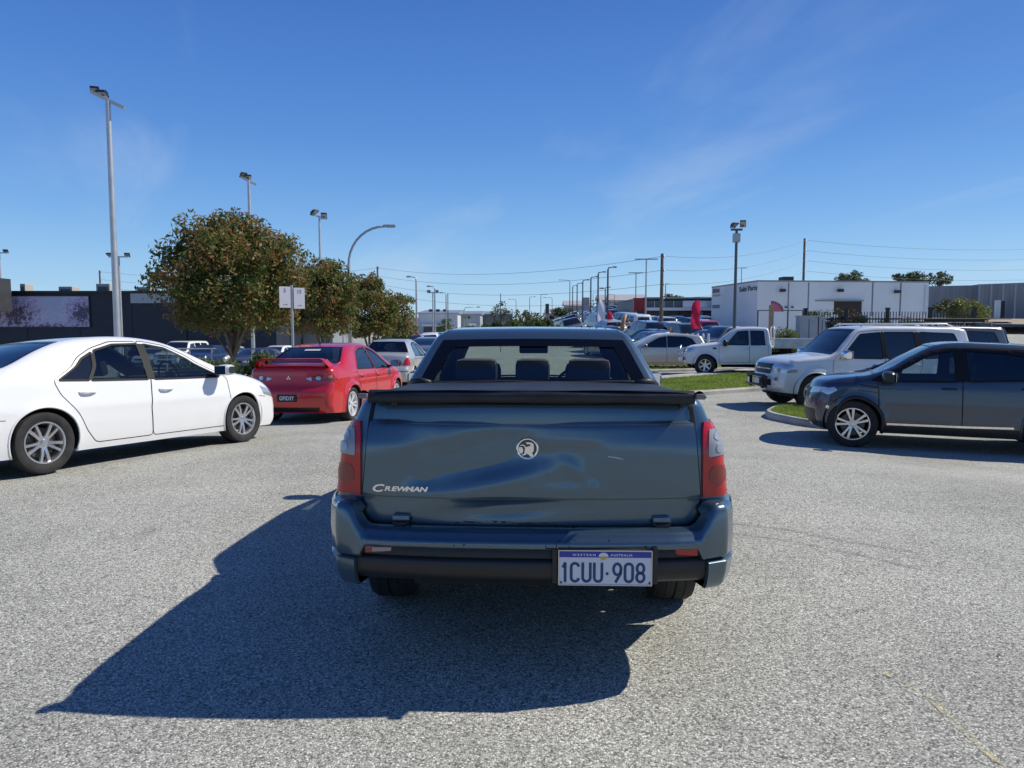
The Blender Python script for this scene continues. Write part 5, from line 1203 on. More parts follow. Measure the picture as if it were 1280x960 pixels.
# ================================================================== dark wagon with a roof rack at the right edge
P_GREY = paint('charcoal paint', (.10, .105, .11), .5, .35, .12)
suv2 = dict(paj); suv2.update(paint=P_GREY, mirmat=M_BLACK, pieces=[p for p in paj['pieces'] if p[0] not in ('grille_bar',)])
suv2['pieces'] = [tuple(P_GREY if q is P_PEARL else q for q in p) for p in suv2['pieces']]
d_root, DS = build_car(suv2, 'parked_car', 'charcoal off-roader with black roof rack at the right edge behind the white one', 'car', 'cars parked near the utility truck')
b = MB()
for sg in (1, -1): b.tube([(.2, sg * .56, 1.93), (-1.9, sg * .56, 1.93)], .025, 6)
for k in range(8): b.tube([(.2 - k * .3, -.58, 1.95), (.2 - k * .3, .58, 1.95)], .016, 6)
for x_ in (.0, -1.0, -1.8):
    for sg in (1, -1): b.tube([(x_, sg * .56, 1.93), (x_, sg * .62, 1.83)], .02, 6)
b.build('roof_rack', M_BLACK, d_root)
place_by_wheel(d_root, suv2, 10.3, 20.3, R(180 + 6), 'front', 'L', 1.0)
# ================================================================== ground
def asphalt():
    m = mat('coarse weathered asphalt', (.3, .3, .28), .92, spec=.2); n, l, b = nodes(m)
    tcn = n.new('ShaderNodeTexCoord')
    vo = n.new('ShaderNodeTexVoronoi'); vo.inputs['Scale'].default_value = 125; l.new(tcn.outputs['Object'], vo.inputs['Vector'])
    vo2 = n.new('ShaderNodeTexVoronoi'); vo2.inputs['Scale'].default_value = 260; l.new(tcn.outputs['Object'], vo2.inputs['Vector'])
    s1 = n.new('ShaderNodeSeparateColor'); l.new(vo.outputs['Color'], s1.inputs[0]); s2 = n.new('ShaderNodeSeparateColor'); l.new(vo2.outputs['Color'], s2.inputs[0])
    r1 = n.new('ShaderNodeValToRGB'); e = r1.color_ramp.elements; e[0].position = 0; e[0].color = (.12, .12, .105, 1); e[1].position = 1; e[1].color = (.64, .63, .54, 1)
    for p, c in ((.14, (.20, .20, .175, 1)), (.38, (.33, .325, .285, 1)), (.80, (.435, .43, .37, 1))): q = e.new(p); q.color = c
    l.new(s1.outputs[0], r1.inputs[0])
    r2 = n.new('ShaderNodeMapRange'); r2.inputs[3].default_value = .62; r2.inputs[4].default_value = 1.38; l.new(s2.outputs[1], r2.inputs[0])
    mu = n.new('ShaderNodeMix'); mu.data_type = 'RGBA'; mu.blend_type = 'MULTIPLY'; mu.inputs['Factor'].default_value = 1; l.new(r1.outputs[0], mu.inputs['A']); l.new(r2.outputs[0], mu.inputs['B'])
    # gaps between stones
    g = n.new('ShaderNodeMapRange'); g.inputs[1].default_value = .25; g.inputs[2].default_value = .75; g.inputs[3].default_value = 1.05; g.inputs[4].default_value = .66; l.new(vo.outputs['Distance'], g.inputs[0])
    mg = n.new('ShaderNodeMix'); mg.data_type = 'RGBA'; mg.blend_type = 'MULTIPLY'; mg.inputs['Factor'].default_value = 1; l.new(mu.outputs['Result'], mg.inputs['A']); l.new(g.outputs[0], mg.inputs['B'])
    # broad wear: paler wheel paths, stains
    w = n.new('ShaderNodeTexNoise'); w.inputs['Scale'].default_value = .55; w.inputs['Detail'].default_value = 7; w.inputs['Roughness'].default_value = .6; l.new(tcn.outputs['Object'], w.inputs['Vector'])
    wr = n.new('ShaderNodeMapRange'); wr.inputs[1].default_value = .3; wr.inputs[2].default_value = .7; wr.inputs[3].default_value = .97; wr.inputs[4].default_value = 1.38; l.new(w.outputs[0], wr.inputs[0])
    st = n.new('ShaderNodeTexNoise'); st.inputs['Scale'].default_value = 1.6; st.inputs['Detail'].default_value = 3; l.new(tcn.outputs['Object'], st.inputs['Vector'])
    sr = n.new('ShaderNodeMapRange'); sr.inputs[1].default_value = .66; sr.inputs[2].default_value = .80; sr.inputs[3].default_value = 1; sr.inputs[4].default_value = .72; l.new(st.outputs[0], sr.inputs[0])
    mw = n.new('ShaderNodeMath'); mw.operation = 'MULTIPLY'; l.new(wr.outputs[0], mw.inputs[0]); l.new(sr.outputs[0], mw.inputs[1])
    mf = n.new('ShaderNodeMix'); mf.data_type = 'RGBA'; mf.blend_type = 'MULTIPLY'; mf.inputs['Factor'].default_value = 1; l.new(mg.outputs['Result'], mf.inputs['A']); l.new(mw.outputs[0], mf.inputs['B'])
    # distant country turns to dry grass and scrub
    sp = n.new('ShaderNodeSeparateXYZ'); l.new(tcn.outputs['Object'], sp.inputs[0])
    fr = n.new('ShaderNodeMapRange'); fr.inputs[1].default_value = 190; fr.inputs[2].default_value = 260; l.new(sp.outputs[1], fr.inputs[0])
    gn = n.new('ShaderNodeTexNoise'); gn.inputs['Scale'].default_value = .03; gn.inputs['Detail'].default_value = 6; l.new(tcn.outputs['Object'], gn.inputs['Vector'])
    gr = n.new('ShaderNodeValToRGB'); gr.color_ramp.elements[0].color = (.05, .06, .03, 1); gr.color_ramp.elements[1].color = (.20, .17, .10, 1); l.new(gn.outputs[0], gr.inputs[0])
    fm = n.new('ShaderNodeMix'); fm.data_type = 'RGBA'; l.new(fr.outputs[0], fm.inputs['Factor']); l.new(mf.outputs['Result'], fm.inputs['A']); l.new(gr.outputs[0], fm.inputs['B'])
    l.new(fm.outputs['Result'], b.inputs['Base Color'])
    bp = n.new('ShaderNodeBump'); bp.inputs['Strength'].default_value = .55; bp.inputs['Distance'].default_value = .004; bp.invert = True
    l.new(vo.outputs['Distance'], bp.inputs['Height']); l.new(bp.outputs[0], b.inputs['Normal'])
    return m
M_ASPH = asphalt()
def axis_vals(lim0, lim1, near, step, grow):
    v = [0.0]; s_ = step
    while v[-1] < lim1:
        if v[-1] > near: s_ *= grow
        v.append(v[-1] + s_)
    w = [0.0]; s_ = step
    while w[-1] > lim0:
        if w[-1] < -near: s_ *= grow
        w.append(w[-1] - s_)
    return sorted(set(w + v))
gxs = axis_vals(-2500, 2500, 22, .8, 1.12); gys = axis_vals(-60, 4000, 44, .8, 1.06)
b = MB(); b.grid([[(x, y, gz(x, y)) for x in gxs] for y in gys]); g_ = b.build('ground', M_ASPH, smooth=True, fix=False); tag(g_, kind='structure')
if g_.data.polygons[0].normal.z < 0: g_.data.flip_normals()

def sheet(name, poly, m, lift, step=.6, parent=None, **kw):
    """flat sheet following the ground inside a polygon"""
    q = resample(poly, step); n_ = len(q); V = [Vector(p) for p in q]; E = [(i, (i + 1) % n_) for i in range(n_)]
    a = np.array(q); xs = np.arange(a[:, 0].min(), a[:, 0].max(), step); ys = np.arange(a[:, 1].min(), a[:, 1].max(), step); gx, gy = np.meshgrid(xs, ys); c = np.stack([gx.ravel(), gy.ravel()], 1)
    c = c[pin(q, c[:, 0], c[:, 1])] if len(c) else c
    if len(c):
        dd = np.array([np.min((a[:, 0] - p[0]) ** 2 + (a[:, 1] - p[1]) ** 2) for p in c]); V += [Vector(p) for p in c[dd > (step * .3) ** 2]]
    vo, eo, fo, *_ = delaunay_2d_cdt(V, E, [], 1, 1e-6); mb = MB(); mb.add([(p.x, p.y, gz(p.x, p.y) + lift) for p in vo], [list(f) for f in fo])
    o = mb.build(name, m, parent, smooth=True, fix=False)
    if o.data.polygons[0].normal.z < 0: o.data.flip_normals()
    return o
def kerb(name, line, w=.15, h=.13, closed=False, m=None):
    q = resample(line, .5, closed); a = np.array(q); n_ = len(q); rows = []
    for i in range(n_):
        t = (a[(i + 1) % n_] - a[i - 1]) if closed else (a[min(i + 1, n_ - 1)] - a[max(i - 1, 0)]); t = t / (np.hypot(*t) or 1); nn = np.array([-t[1], t[0]])
        def P(d, z): p = a[i] + nn * d; return (p[0], p[1], gz(a[i][0], a[i][1]) + z)
        rows.append([P(-w / 2, -.06), P(-w / 2, h * .7), P(-w / 2 + .03, h), P(w / 2 - .02, h), P(w / 2, h - .02), P(w / 2, -.06)])
    if closed: rows.append(rows[0])
    mb = MB(); mb.grid(rows)
    if not closed: mb.add(rows[0], [tuple(range(6))]); mb.add(rows[-1], [tuple(range(6))])
    return mb.build(name, m or M_CONC, smooth=False)
M_CONC = noise_mat('weathered concrete', (.30, .29, .26), (.46, .44, .40), 2.5, .85, bump=.2)
M_SOIL = noise_mat('lawn soil', (.13, .19, .035), (.20, .23, .06), 3, .95)
def leafmat(name, cols, trans=.3, rough=.55):
    if name in MATS: return MATS[name]
    m = bpy.data.materials.new(name); m.use_nodes = True; n = m.node_tree.nodes; l = m.node_tree.links; b_ = n['Principled BSDF']
    g = n.new('ShaderNodeNewGeometry'); r_ = n.new('ShaderNodeValToRGB'); e = r_.color_ramp.elements
    while len(e) < len(cols): e.new(.5)
    for k, (p, c) in enumerate(cols): e[k].position = p; e[k].color = (*c, 1)
    tcn = n.new('ShaderNodeTexCoord'); nz_ = n.new('ShaderNodeTexNoise'); nz_.inputs['Scale'].default_value = 1.1; nz_.inputs['Detail'].default_value = 2; l.new(tcn.outputs['Object'], nz_.inputs['Vector'])
    a_ = n.new('ShaderNodeMath'); a_.operation = 'MULTIPLY_ADD'; a_.use_clamp = True; l.new(nz_.outputs[0], a_.inputs[0]); a_.inputs[1].default_value = 1.5
    s_ = n.new('ShaderNodeMath'); s_.operation = 'MULTIPLY_ADD'; l.new(g.outputs['Random Per Island'], s_.inputs[0]); s_.inputs[1].default_value = .75; s_.inputs[2].default_value = -.61; l.new(s_.outputs[0], a_.inputs[2])
    l.new(a_.outputs[0], r_.inputs[0]); l.new(r_.outputs[0], b_.inputs['Base Color']); b_.inputs['Roughness'].default_value = rough
    tr = n.new('ShaderNodeBsdfTranslucent'); l.new(r_.outputs[0], tr.inputs[0]); mx_ = n.new('ShaderNodeMixShader'); mx_.inputs[0].default_value = trans; l.new(b_.outputs[0], mx_.inputs[1]); l.new(tr.outputs[0], mx_.inputs[2]); l.new(mx_.outputs[0], n['Material Output'].inputs[0])
    MATS[name] = m; return m
def quads_mesh(name, C, U, V_, m, parent=None, fold=0.0):
    """many small leaves: centres C, half axes U,V_ (n,3)"""
    n_ = len(C); P = np.empty((n_, 4, 3)); P[:, 0] = C - U; P[:, 1] = C - V_ * .75; P[:, 2] = C + U; P[:, 3] = C + V_ * .75
    me = bpy.data.meshes.new(name); me.vertices.add(n_ * 4); me.vertices.foreach_set('co', P.reshape(-1)); me.loops.add(n_ * 4); me.loops.foreach_set('vertex_index', np.arange(n_ * 4, dtype=np.int32))
    me.polygons.add(n_); me.polygons.foreach_set('loop_start', np.arange(n_, dtype=np.int32) * 4); me.polygons.foreach_set('loop_total', np.full(n_, 4, dtype=np.int32)); me.update(); me.validate()
    return link(name, me, m, parent)
RNG = np.random.default_rng(7)
def leaf_cloud(name, centres, radii, per, size, m, parent, flat=0.0, up=0.0):
    C = []; 
    for c, r_ in zip(centres, radii):
        k = max(3, int(per * r_ * r_)); d = RNG.normal(size=(k, 3)); d /= np.linalg.norm(d, axis=1)[:, None]; rr = r_ * RNG.uniform(.25, 1.08, k)[:, None] ** .6; d[:, 2] *= .8
        C.append(np.array(c) + d * rr)
    C = np.concatenate(C); n_ = len(C)
    U = RNG.normal(size=(n_, 3)); U[:, 2] = U[:, 2] * (1 - flat) + up; U /= np.linalg.norm(U, axis=1)[:, None]; W_ = RNG.normal(size=(n_, 3)); V_ = np.cross(U, W_); V_ /= np.linalg.norm(V_, axis=1)[:, None]
    s_ = size * RNG.uniform(.6, 1.3, n_)[:, None]
    return quads_mesh(name, C, U * s_, V_ * s_ * .5, m, parent)
L_PEAR = leafmat('pear tree leaves', [(0, (.040, .078, .018)), (.32, (.095, .145, .030)), (.58, (.185, .185, .045)), (.78, (.27, .145, .055)), (1, (.38, .20, .075))], .45)
L_GREEN = leafmat('shrub leaves', [(0, (.028, .062, .014)), (.5, (.085, .14, .028)), (1, (.19, .25, .055))], .4)
L_OLIVE = leafmat('gum leaves', [(0, (.026, .042, .018)), (.5, (.066, .085, .030)), (1, (.13, .14, .055))])
L_YEL = leafmat('yellow green hedge leaves', [(0, (.06, .08, .012)), (.5, (.16, .19, .025)), (1, (.30, .30, .05))])
L_RUST = leafmat('rusty shrub leaves', [(0, (.035, .018, .010)), (.5, (.10, .05, .025)), (1, (.19, .11, .06))])
M_BARK = noise_mat('bark', (.10, .08, .06), (.20, .17, .14), 14, .9, bump=.5, stretch=(1, 1, .25))
def tree(name, base, h, cw, label, lm, group=None, ch=None, trunk_h=None, size=.08, per=260, nblob=60, seed=1, cat='tree', tr=.09):
    """trunk, limbs and crown; h total height, cw crown width, ch crown height"""
    rs = np.random.default_rng(seed); root = empty(name, base); tag(root, label, cat, group); ch = ch or h * .8; th = trunk_h or (h - ch); cz = h - ch / 2
    t = MB(); top = th + ch * .30; pts = [(0, 0, -.1), (.02, 0, th * .5), (-.02, .03, th), (.03, -.02, top)]; t.tube(pts, [tr * 1.25, tr, tr * .85, tr * .5], 8)
    tips = []
    for k in range(9):
        a = 2 * math.pi * k / 9 + rs.uniform(-.3, .3); rr = cw * .30 * rs.uniform(.6, 1.1); z1 = th + ch * rs.uniform(.25, .8); z0 = th * rs.uniform(.75, 1.05)
        p1 = (rr * .45 * math.cos(a), rr * .45 * math.sin(a), (z0 + z1) / 2); p2 = (rr * math.cos(a), rr * math.sin(a), z1); t.tube([(0, 0, z0), p1, p2], [tr * .5, tr * .33, tr * .15], 6)
    t.build('trunk', M_BARK, root, smooth=True)
    cs = []; rd = []
    for k in range(nblob):
        d = rs.normal(size=3); d /= np.linalg.norm(d); q = rs.uniform(.2, 1) ** .45
        wz = 1.0 if d[2] > 0 else .78; sh = 1 - .25 * max(0, d[2]) ** 2
        r_ = cw * rs.choice([.05, .07, .09, .12, .14]) * rs.uniform(.9, 1.1); q *= rs.uniform(.92, 1.10) if r_ < cw * .08 else 1; c = np.array([d[0] * (cw / 2 - r_ * .8) * q * sh, d[1] * (cw / 2 - r_ * .8) * q * sh, cz + d[2] * (ch / 2 - r_ * .6) * q * wz]); cs.append(c); rd.append(r_)
    leaf_cloud('crown', cs, rd, per, size, lm, root); return root
def shrub(name, base, w, h, d, label, lm, group=None, size=.05, per=500, n=14, seed=1, cat='shrub', strap=False):
    n = int(n * max(1.3, min(3.0, h / w * 1.6))); per *= 2.6
    rs = np.random.default_rng(seed); root = empty(name, base); tag(root, label, cat, group); cs = []; rd = []
    for k in range(n):
        r_ = min(w, h, d) * rs.uniform(.22, .36); x_ = rs.uniform(-w / 2 + r_ * .7, w / 2 - r_ * .7); y_ = rs.uniform(-d / 2 + r_ * .7, d / 2 - r_ * .7); e = max(.25, 1 - (2 * x_ / w) ** 2 * .5 - (2 * y_ / d) ** 2 * .3)
        cs.append(np.array([x_, y_, r_ * .6 + (max(r_ * .7, (h - r_ * .9) * e) - r_ * .6) * rs.uniform(0, 1) ** .75])); rd.append(r_)
    leaf_cloud('foliage', cs, rd, per, size, lm, root, up=.8 if strap else 0)
    s_ = MB()
    for k in range(4): s_.tube([(rs.uniform(-.1, .1) * w, 0, -.05), (rs.uniform(-.3, .3) * w, rs.uniform(-.2, .2) * d, h * .6)], [.02, .008], 5)
    s_.build('stem', M_BARK, root); return root
def grass_blades(name, poly, n, h, label_m, parent=None, lift=.10, wdt=.006):
    a = np.array(poly); P = []
    while len(P) < n:
        q = RNG.uniform(a.min(0), a.max(0), (n * 2, 2)); q = q[pin(poly, q[:, 0], q[:, 1])]; P += list(q)
    P = np.array(P[:n]); Z = np.array([gz(x, y) for x, y in P]) + lift; th = RNG.uniform(0, 6.28, n); hh = h * RNG.uniform(.5, 1.2, n)
    B = np.stack([P[:, 0], P[:, 1], Z], 1); S = np.stack([np.cos(th), np.sin(th), 0 * th], 1) * wdt; T = B + np.stack([RNG.normal(0, .35, n) * hh, RNG.normal(0, .35, n) * hh, hh], 1)
    V = np.stack([B - S, B + S, T], 1).reshape(-1, 3); me = bpy.data.meshes.new(name); me.vertices.add(n * 3); me.vertices.foreach_set('co', V.reshape(-1)); me.loops.add(n * 3); me.loops.foreach_set('vertex_index', np.arange(n * 3, dtype=np.int32))
    me.polygons.add(n); me.polygons.foreach_set('loop_start', np.arange(n, dtype=np.int32) * 3); me.polygons.foreach_set('loop_total', np.full(n, 3, dtype=np.int32)); me.update(); me.validate()
    o = link(name, me, label_m, parent); tag(o, kind='stuff'); return o
L_LAWN = leafmat('lawn blades', [(0, (.13, .20, .025)), (.5, (.24, .33, .05)), (1, (.40, .44, .12))], .4)
def G(px, py): p = gnd(px, py); return (p.x, p.y)
# nature strip beyond the aisle
LW = [G(770, 500), G(883, 493.5), G(942, 489.5), G(1040, 483), G(1052, 465), G(947, 468), G(824, 479), G(770, 484)]
sheet('lawn_strip', LW, M_SOIL, .11); o = bpy.data.objects['lawn_strip']; tag(o, kind='structure')
grass_blades('grass', LW, 42000, .07, L_LAWN, lift=.11, wdt=.012)
k_ = kerb('kerb', [LW[0], LW[1], LW[2], LW[3]]); tag(k_, kind='structure')
PT = [LW[4], LW[5], LW[6], LW[7], (LW[7][0] - .1, LW[7][1] + 1.0), (LW[6][0], LW[6][1] + 1.1), (LW[5][0], LW[5][1] + 1.3), (LW[4][0] + .2, LW[4][1] + 1.4)]
o = sheet('footpath', PT, M_CONC, .125); tag(o, kind='structure')
k_ = kerb('road_kerb', [(p[0], p[1] + .06) for p in (PT[7], PT[6], PT[5], PT[4])], h=.14); tag(k_, kind='structure')
# verge of sand and grass on the far side of that road
VG = [(3.0, 30.2), (5.5, 29.4), (10.5, 31.6), (17, 33.5), (18, 36), (10, 35), (3, 34)]
M_SAND = noise_mat('sandy verge', (.26, .20, .13), (.40, .33, .24), 1.5, .95)
o = sheet('verge', VG, M_SAND, .03); tag(o, kind='structure'); grass_blades('grass', VG, 9000, .08, L_LAWN, lift=.03, wdt=.015)
o = kerb('far_kerb', [VG[0], VG[1], VG[2], VG[3]], h=.12); tag(o, kind='structure')
# little island in front of the dark off-roader
IS = [G(957, 522.5), G(1014, 534.5), G(1096, 541), G(1100, 520), G(1040, 516), G(972, 513.5)]
IS = [tuple(p) for p in rounded(IS, .5, 5)]
o = sheet('island', IS, M_SOIL, .115); tag(o, kind='structure'); grass_blades('grass', [tuple(np.array(p) * .97 + np.array(IS).mean(0) * .03) for p in IS], 14000, .06, L_LAWN, lift=.115, wdt=.007)
o = kerb('island_kerb', IS, closed=True); tag(o, kind='structure')
# worn paint line and tyre marks
def worn(name, c1, dens, sc, top=.5):
    m = bpy.data.materials.new(name); m.use_nodes = True; n = m.node_tree.nodes; l = m.node_tree.links; b_ = n['Principled BSDF']; b_.inputs['Base Color'].default_value = (*c1, 1); b_.inputs['Roughness'].default_value = .9
    tcn = n.new('ShaderNodeTexCoord'); z_ = n.new('ShaderNodeTexNoise'); z_.inputs['Scale'].default_value = sc; z_.inputs['Detail'].default_value = 6; z_.inputs['Roughness'].default_value = .75; l.new(tcn.outputs['Object'], z_.inputs['Vector'])
    r_ = n.new('ShaderNodeMapRange'); r_.inputs[1].default_value = 1 - dens; r_.inputs[2].default_value = 1 - dens + .12; l.new(z_.outputs[0], r_.inputs[0]); z2 = n.new('ShaderNodeTexVoronoi'); z2.inputs['Scale'].default_value = 120; l.new(tcn.outputs['Object'], z2.inputs['Vector']); s2_ = n.new('ShaderNodeSeparateColor'); l.new(z2.outputs['Color'], s2_.inputs[0])
    m2 = n.new('ShaderNodeMath'); m2.operation = 'MULTIPLY'; l.new(s2_.outputs[0], m2.inputs[0]); l.new(r_.outputs[0], m2.inputs[1]); m3 = n.new('ShaderNodeMath'); m3.operation = 'MULTIPLY'; l.new(m2.outputs[0], m3.inputs[0]); m3.inputs[1].default_value = top; l.new(m3.outputs[0], b_.inputs['Alpha']); return m
def strip(name, line, w, m, lift=.004):
    q = resample(line, .1, False); a = np.array(q); rows = []
    for i in range(len(q)):
        t = a[min(i + 1, len(q) - 1)] - a[max(i - 1, 0)]; t /= np.hypot(*t); nn = np.array([-t[1], t[0]]) * w / 2; rows.append([(*(a[i] + nn), gz(*a[i]) + lift), (*(a[i] - nn), gz(*a[i]) + lift)])
    mb = MB(); mb.grid(rows); o = mb.build(name, m, fix=False); tag(o, kind='structure'); return o
strip('road_marking', [G(1092, 838), G(1125, 851), G(1160, 872), G(1200, 912), G(1245, 952), G(1290, 1000)], .028, worn('worn yellow paint', (.66, .58, .32), .56, 14, .95))
strip('road_marking', [G(1255, 757), G(1275, 750), G(1330, 735)], .05, worn('worn paint flecks', (.5, .48, .38), .44, 20))
for pts in ([G(916, 655), G(980, 662), G(1060, 678), G(1140, 690)], [G(918, 668), G(985, 676), G(1075, 694), G(1150, 712)]):
    strip('tyre_mark', pts, .05, worn('faint tyre mark', (.22, .215, .20), .60, 9, .55))
strip('road_marking', [G(103, 629), G(118, 630)], .03, worn('white paint fleck', (.7, .7, .66), .7, 20))
# leaf litter and pebbles on the asphalt
mb = MB(); rs = random.Random(3)
for k in range(90):
    x_, y_ = rs.uniform(-6, 5), rs.uniform(1.6, 12); a = rs.uniform(0, 6); s_ = rs.uniform(.008, .022); z_ = gz(x_, y_) + .006
    mb.add([(x_ + s_ * math.cos(a), y_ + s_ * math.sin(a), z_), (x_ - s_ * .4 * math.sin(a), y_ + s_ * .4 * math.cos(a), z_ + .004), (x_ - s_ * math.cos(a), y_ - s_ * math.sin(a), z_ + .002), (x_ + s_ * .4 * math.sin(a), y_ - s_ * .4 * math.cos(a), z_)], [(0, 1, 2, 3)])
tag(mb.build('leaf_litter', mat('dry leaf', (.16, .12, .07), .8), fix=False), kind='stuff')

# ================================================================== trees and shrubs, left
def base(px, y): c = col(px, y); return (c.x, c.y, c.z)
tree('autumn_tree', base(292, 23.6), 5.8, 5.2, 'broad round tree turning rust brown, nearest and largest of the row behind the sedan', L_PEAR, 'row of autumn trees', ch=4.9, trunk_h=1.1, size=.085, per=600, nblob=225, seed=3, tr=.09)
tree('autumn_tree', base(404, 31), 5.05, 3.7, 'second tree of the autumn row, right of the twin parking signs', L_PEAR, 'row of autumn trees', ch=4.3, trunk_h=.9, size=.09, per=650, nblob=170, seed=5, tr=.08)
tree('autumn_tree', base(462, 38), 5.1, 3.6, 'third tree of the autumn row, right of the curved street lamp', L_PEAR, 'row of autumn trees', ch=4.5, trunk_h=.7, size=.10, per=620, nblob=150, seed=8, tr=.08)
tree('autumn_tree', base(498, 45), 4.4, 2.9, 'smallest and farthest tree of the autumn row', L_PEAR, 'row of autumn trees', ch=4.0, trunk_h=.5, size=.10, per=600, nblob=120, seed=9, tr=.07)
for i, (px, w, lb) in enumerate(((254, 1.5, 'strappy green bush below the big autumn tree, left one'), (281, 1.5, 'strappy green bush at the foot of the big autumn tree'), (330, .9, 'low green bush behind the red sedan roof'))):
    shrub('green_bush', base(px, 20.5 + i * .3), w, 1.30, .8, lb, L_GREEN, 'bushes under the autumn trees', .07, 700, 12, 20 + i, strap=True)
shrub('dry_shrub', base(18, 38), 3.6, 1.75, 1.2, 'rusty brown shrub in front of the mural, left one', L_RUST, 'brown shrubs by the mural', .07, 420, 26, 31)
shrub('dry_shrub', base(52, 39), 1.9, 1.25, 1.1, 'lower rusty brown shrub under the mural', L_RUST, 'brown shrubs by the mural', .07, 420, 14, 32)
M_GALV = mat('galvanised steel', (.42, .43, .44), .45, .6); M_DGALV = mat('dark painted steel', (.10, .11, .12), .5, .3)
# low pipe fence
fr = empty('pipe_fence', (0, 0, 0)); tag(fr, 'low galvanised pipe fence in front of the cars by the dark store', 'fence'); mb = MB()
A_, B_ = col(180, 29), col(345, 31)
mb.tube([A_ + Vector((0, 0, 1.12)), B_ + Vector((0, 0, 1.12))], .03, 8); mb.build('rail', M_GALV, fr)
mb = MB(); mb.tube([A_ + Vector((0, 0, .35)), B_ + Vector((0, 0, .35))], .02, 8); mb.build('rail', M_GALV, fr)
for k in range(7):
    p = A_.lerp(B_, k / 6); mb = MB(); mb.tube([p - Vector((0, 0, .1)), p + Vector((0, 0, 1.13))], .03, 8); mb.build('post', M_GALV, fr)
b = MB(); c = col(303, 21.0); b.tube([(0, 0, 0), (-.01, 0, .5), (.10, .0, .82)], .05, 10); o = b.build('bollard', mat('cream paint', (.62, .57, .42), .5), smooth=True, loc=c); tag(o, 'bent cream bollard beside the trunk of the big tree', 'bollard')
# ================================================================== lamp posts and poles
M_POLE = noise_mat('pole steel', (.44, .45, .46), (.52, .53, .54), 3, .42, .55)
def flood_pole(px, y, ptop, label, heads, r0=.085, r1=.055, hs=1.0, m=M_POLE, group='floodlight poles', arm=.55, tilt=0, name='floodlight_pole', yaw=0):
    c = col(px, y); t = at(px - 0, ptop, y); H = t.z - c.z; root = empty(name, c, yaw); tag(root, label, 'light pole', group)
    b_ = MB(); b_.tube([(0, 0, -.05), (0, 0, H * .5), (0, 0, H)], [r0, (r0 + r1) / 2, r1], 12); b_.lathe([(r0 * 2.2, 0), (r0 * 2.2, .03), (r0 * 1.2, .035)], (0, 0, 0), 12); b_.build('pole', m, root, ang=40)
    b_ = MB(); b_.box((0, 0, H), (arm * 2, .10, .09), bev=.01, mat=Matrix.Rotation(tilt, 3, 'Y')); b_.build('cross_arm', m, root)
    for k, (dx, dz, ry, rz) in enumerate(heads):
        b_ = MB(); Mx = Matrix.Rotation(rz, 3, 'Z') @ Matrix.Rotation(ry, 3, 'X'); zz_ = H + dz - math.sin(tilt) * dx
        b_.box((dx, 0, zz_ + .10), (.36 * hs, .50 * hs, .10 * hs), bev=.03, mat=Mx); b_.box(Vector((dx, 0, zz_ + .10)) + Mx @ Vector((0, .05, .07 * hs)), (.26 * hs, .30 * hs, .06), bev=.015, mat=Mx)
        for q in range(4): b_.box(Vector((dx, 0, zz_ + .10)) + Mx @ Vector(((-.12 + q * .08) * hs, .05, .12 * hs)), (.015, .28 * hs, .06), mat=Mx)
        b_.box((dx, 0, zz_ + .04), (.05, .05, .12)); o_ = b_.build('floodlight', M_BLACK, root)
        g_ = MB(); g_.box(Vector((dx, 0, zz_ + .10)) + Mx @ Vector((0, 0, -.052 * hs)), (.30 * hs, .42 * hs, .008), mat=Mx); g_.build('lens', mat('lamp glass', (.35, .37, .40), .15, .2, 1), o_)
    return root
flood_pole(149.5, 20, 125, 'tallest floodlight pole, rising behind the white sedan', [(-.30, .0, -.35, .2), (-.12, .0, -.25, -.1)], .095, .062, .62, arm=.44, tilt=.44, yaw=.2)
flood_pole(317, 34, 226, 'floodlight pole topping out over the big autumn tree', [(-.22, .05, -.4, .3), (-.02, .05, -.3, 0)], .09, .065, .75, arm=.36, tilt=.42, yaw=.4)
flood_pole(402.5, 45, 271, 'thin floodlight pole above the second autumn tree', [(-.28, .05, -.6, .5), (.28, .05, -.6, -.3)], .09, .06, arm=.34, tilt=.3, yaw=.5)
flood_pole(5, 60, 316, 'far floodlight pole at the left edge with two dark lamps', [(-.55, .02, -.4, 0), (.55, .02, -.4, .4)], .10, .07, arm=.75)
flood_pole(153, 52, 321, 'far floodlight pole half hidden behind the tallest pole', [(-.6, .02, -.4, 0), (.6, .02, -.4, .4)], .09, .07, arm=.7)
flood_pole(917, 34, 287, 'grey floodlight pole with a box below its lamps, behind the tray truck', [(-.10, .10, -.5, .3), (.28, .16, -.8, -.3)], .085, .06, .75, M_DGALV, arm=.26)
c = col(917, 34); t = at(917, 294, 34); b = MB(); b.box((0, 0, t.z - c.z - .12), (.30, .26, .40), bev=.02); b.build('control_box', M_GALV, bpy.data.objects['floodlight_pole.005'])
flood_pole(541.5, 75, 366, 'short twin floodlight pole left of the round green tree', [(-.4, .02, -.4, 0), (.4, .02, -.4, 0)], .08, .06, arm=.5)
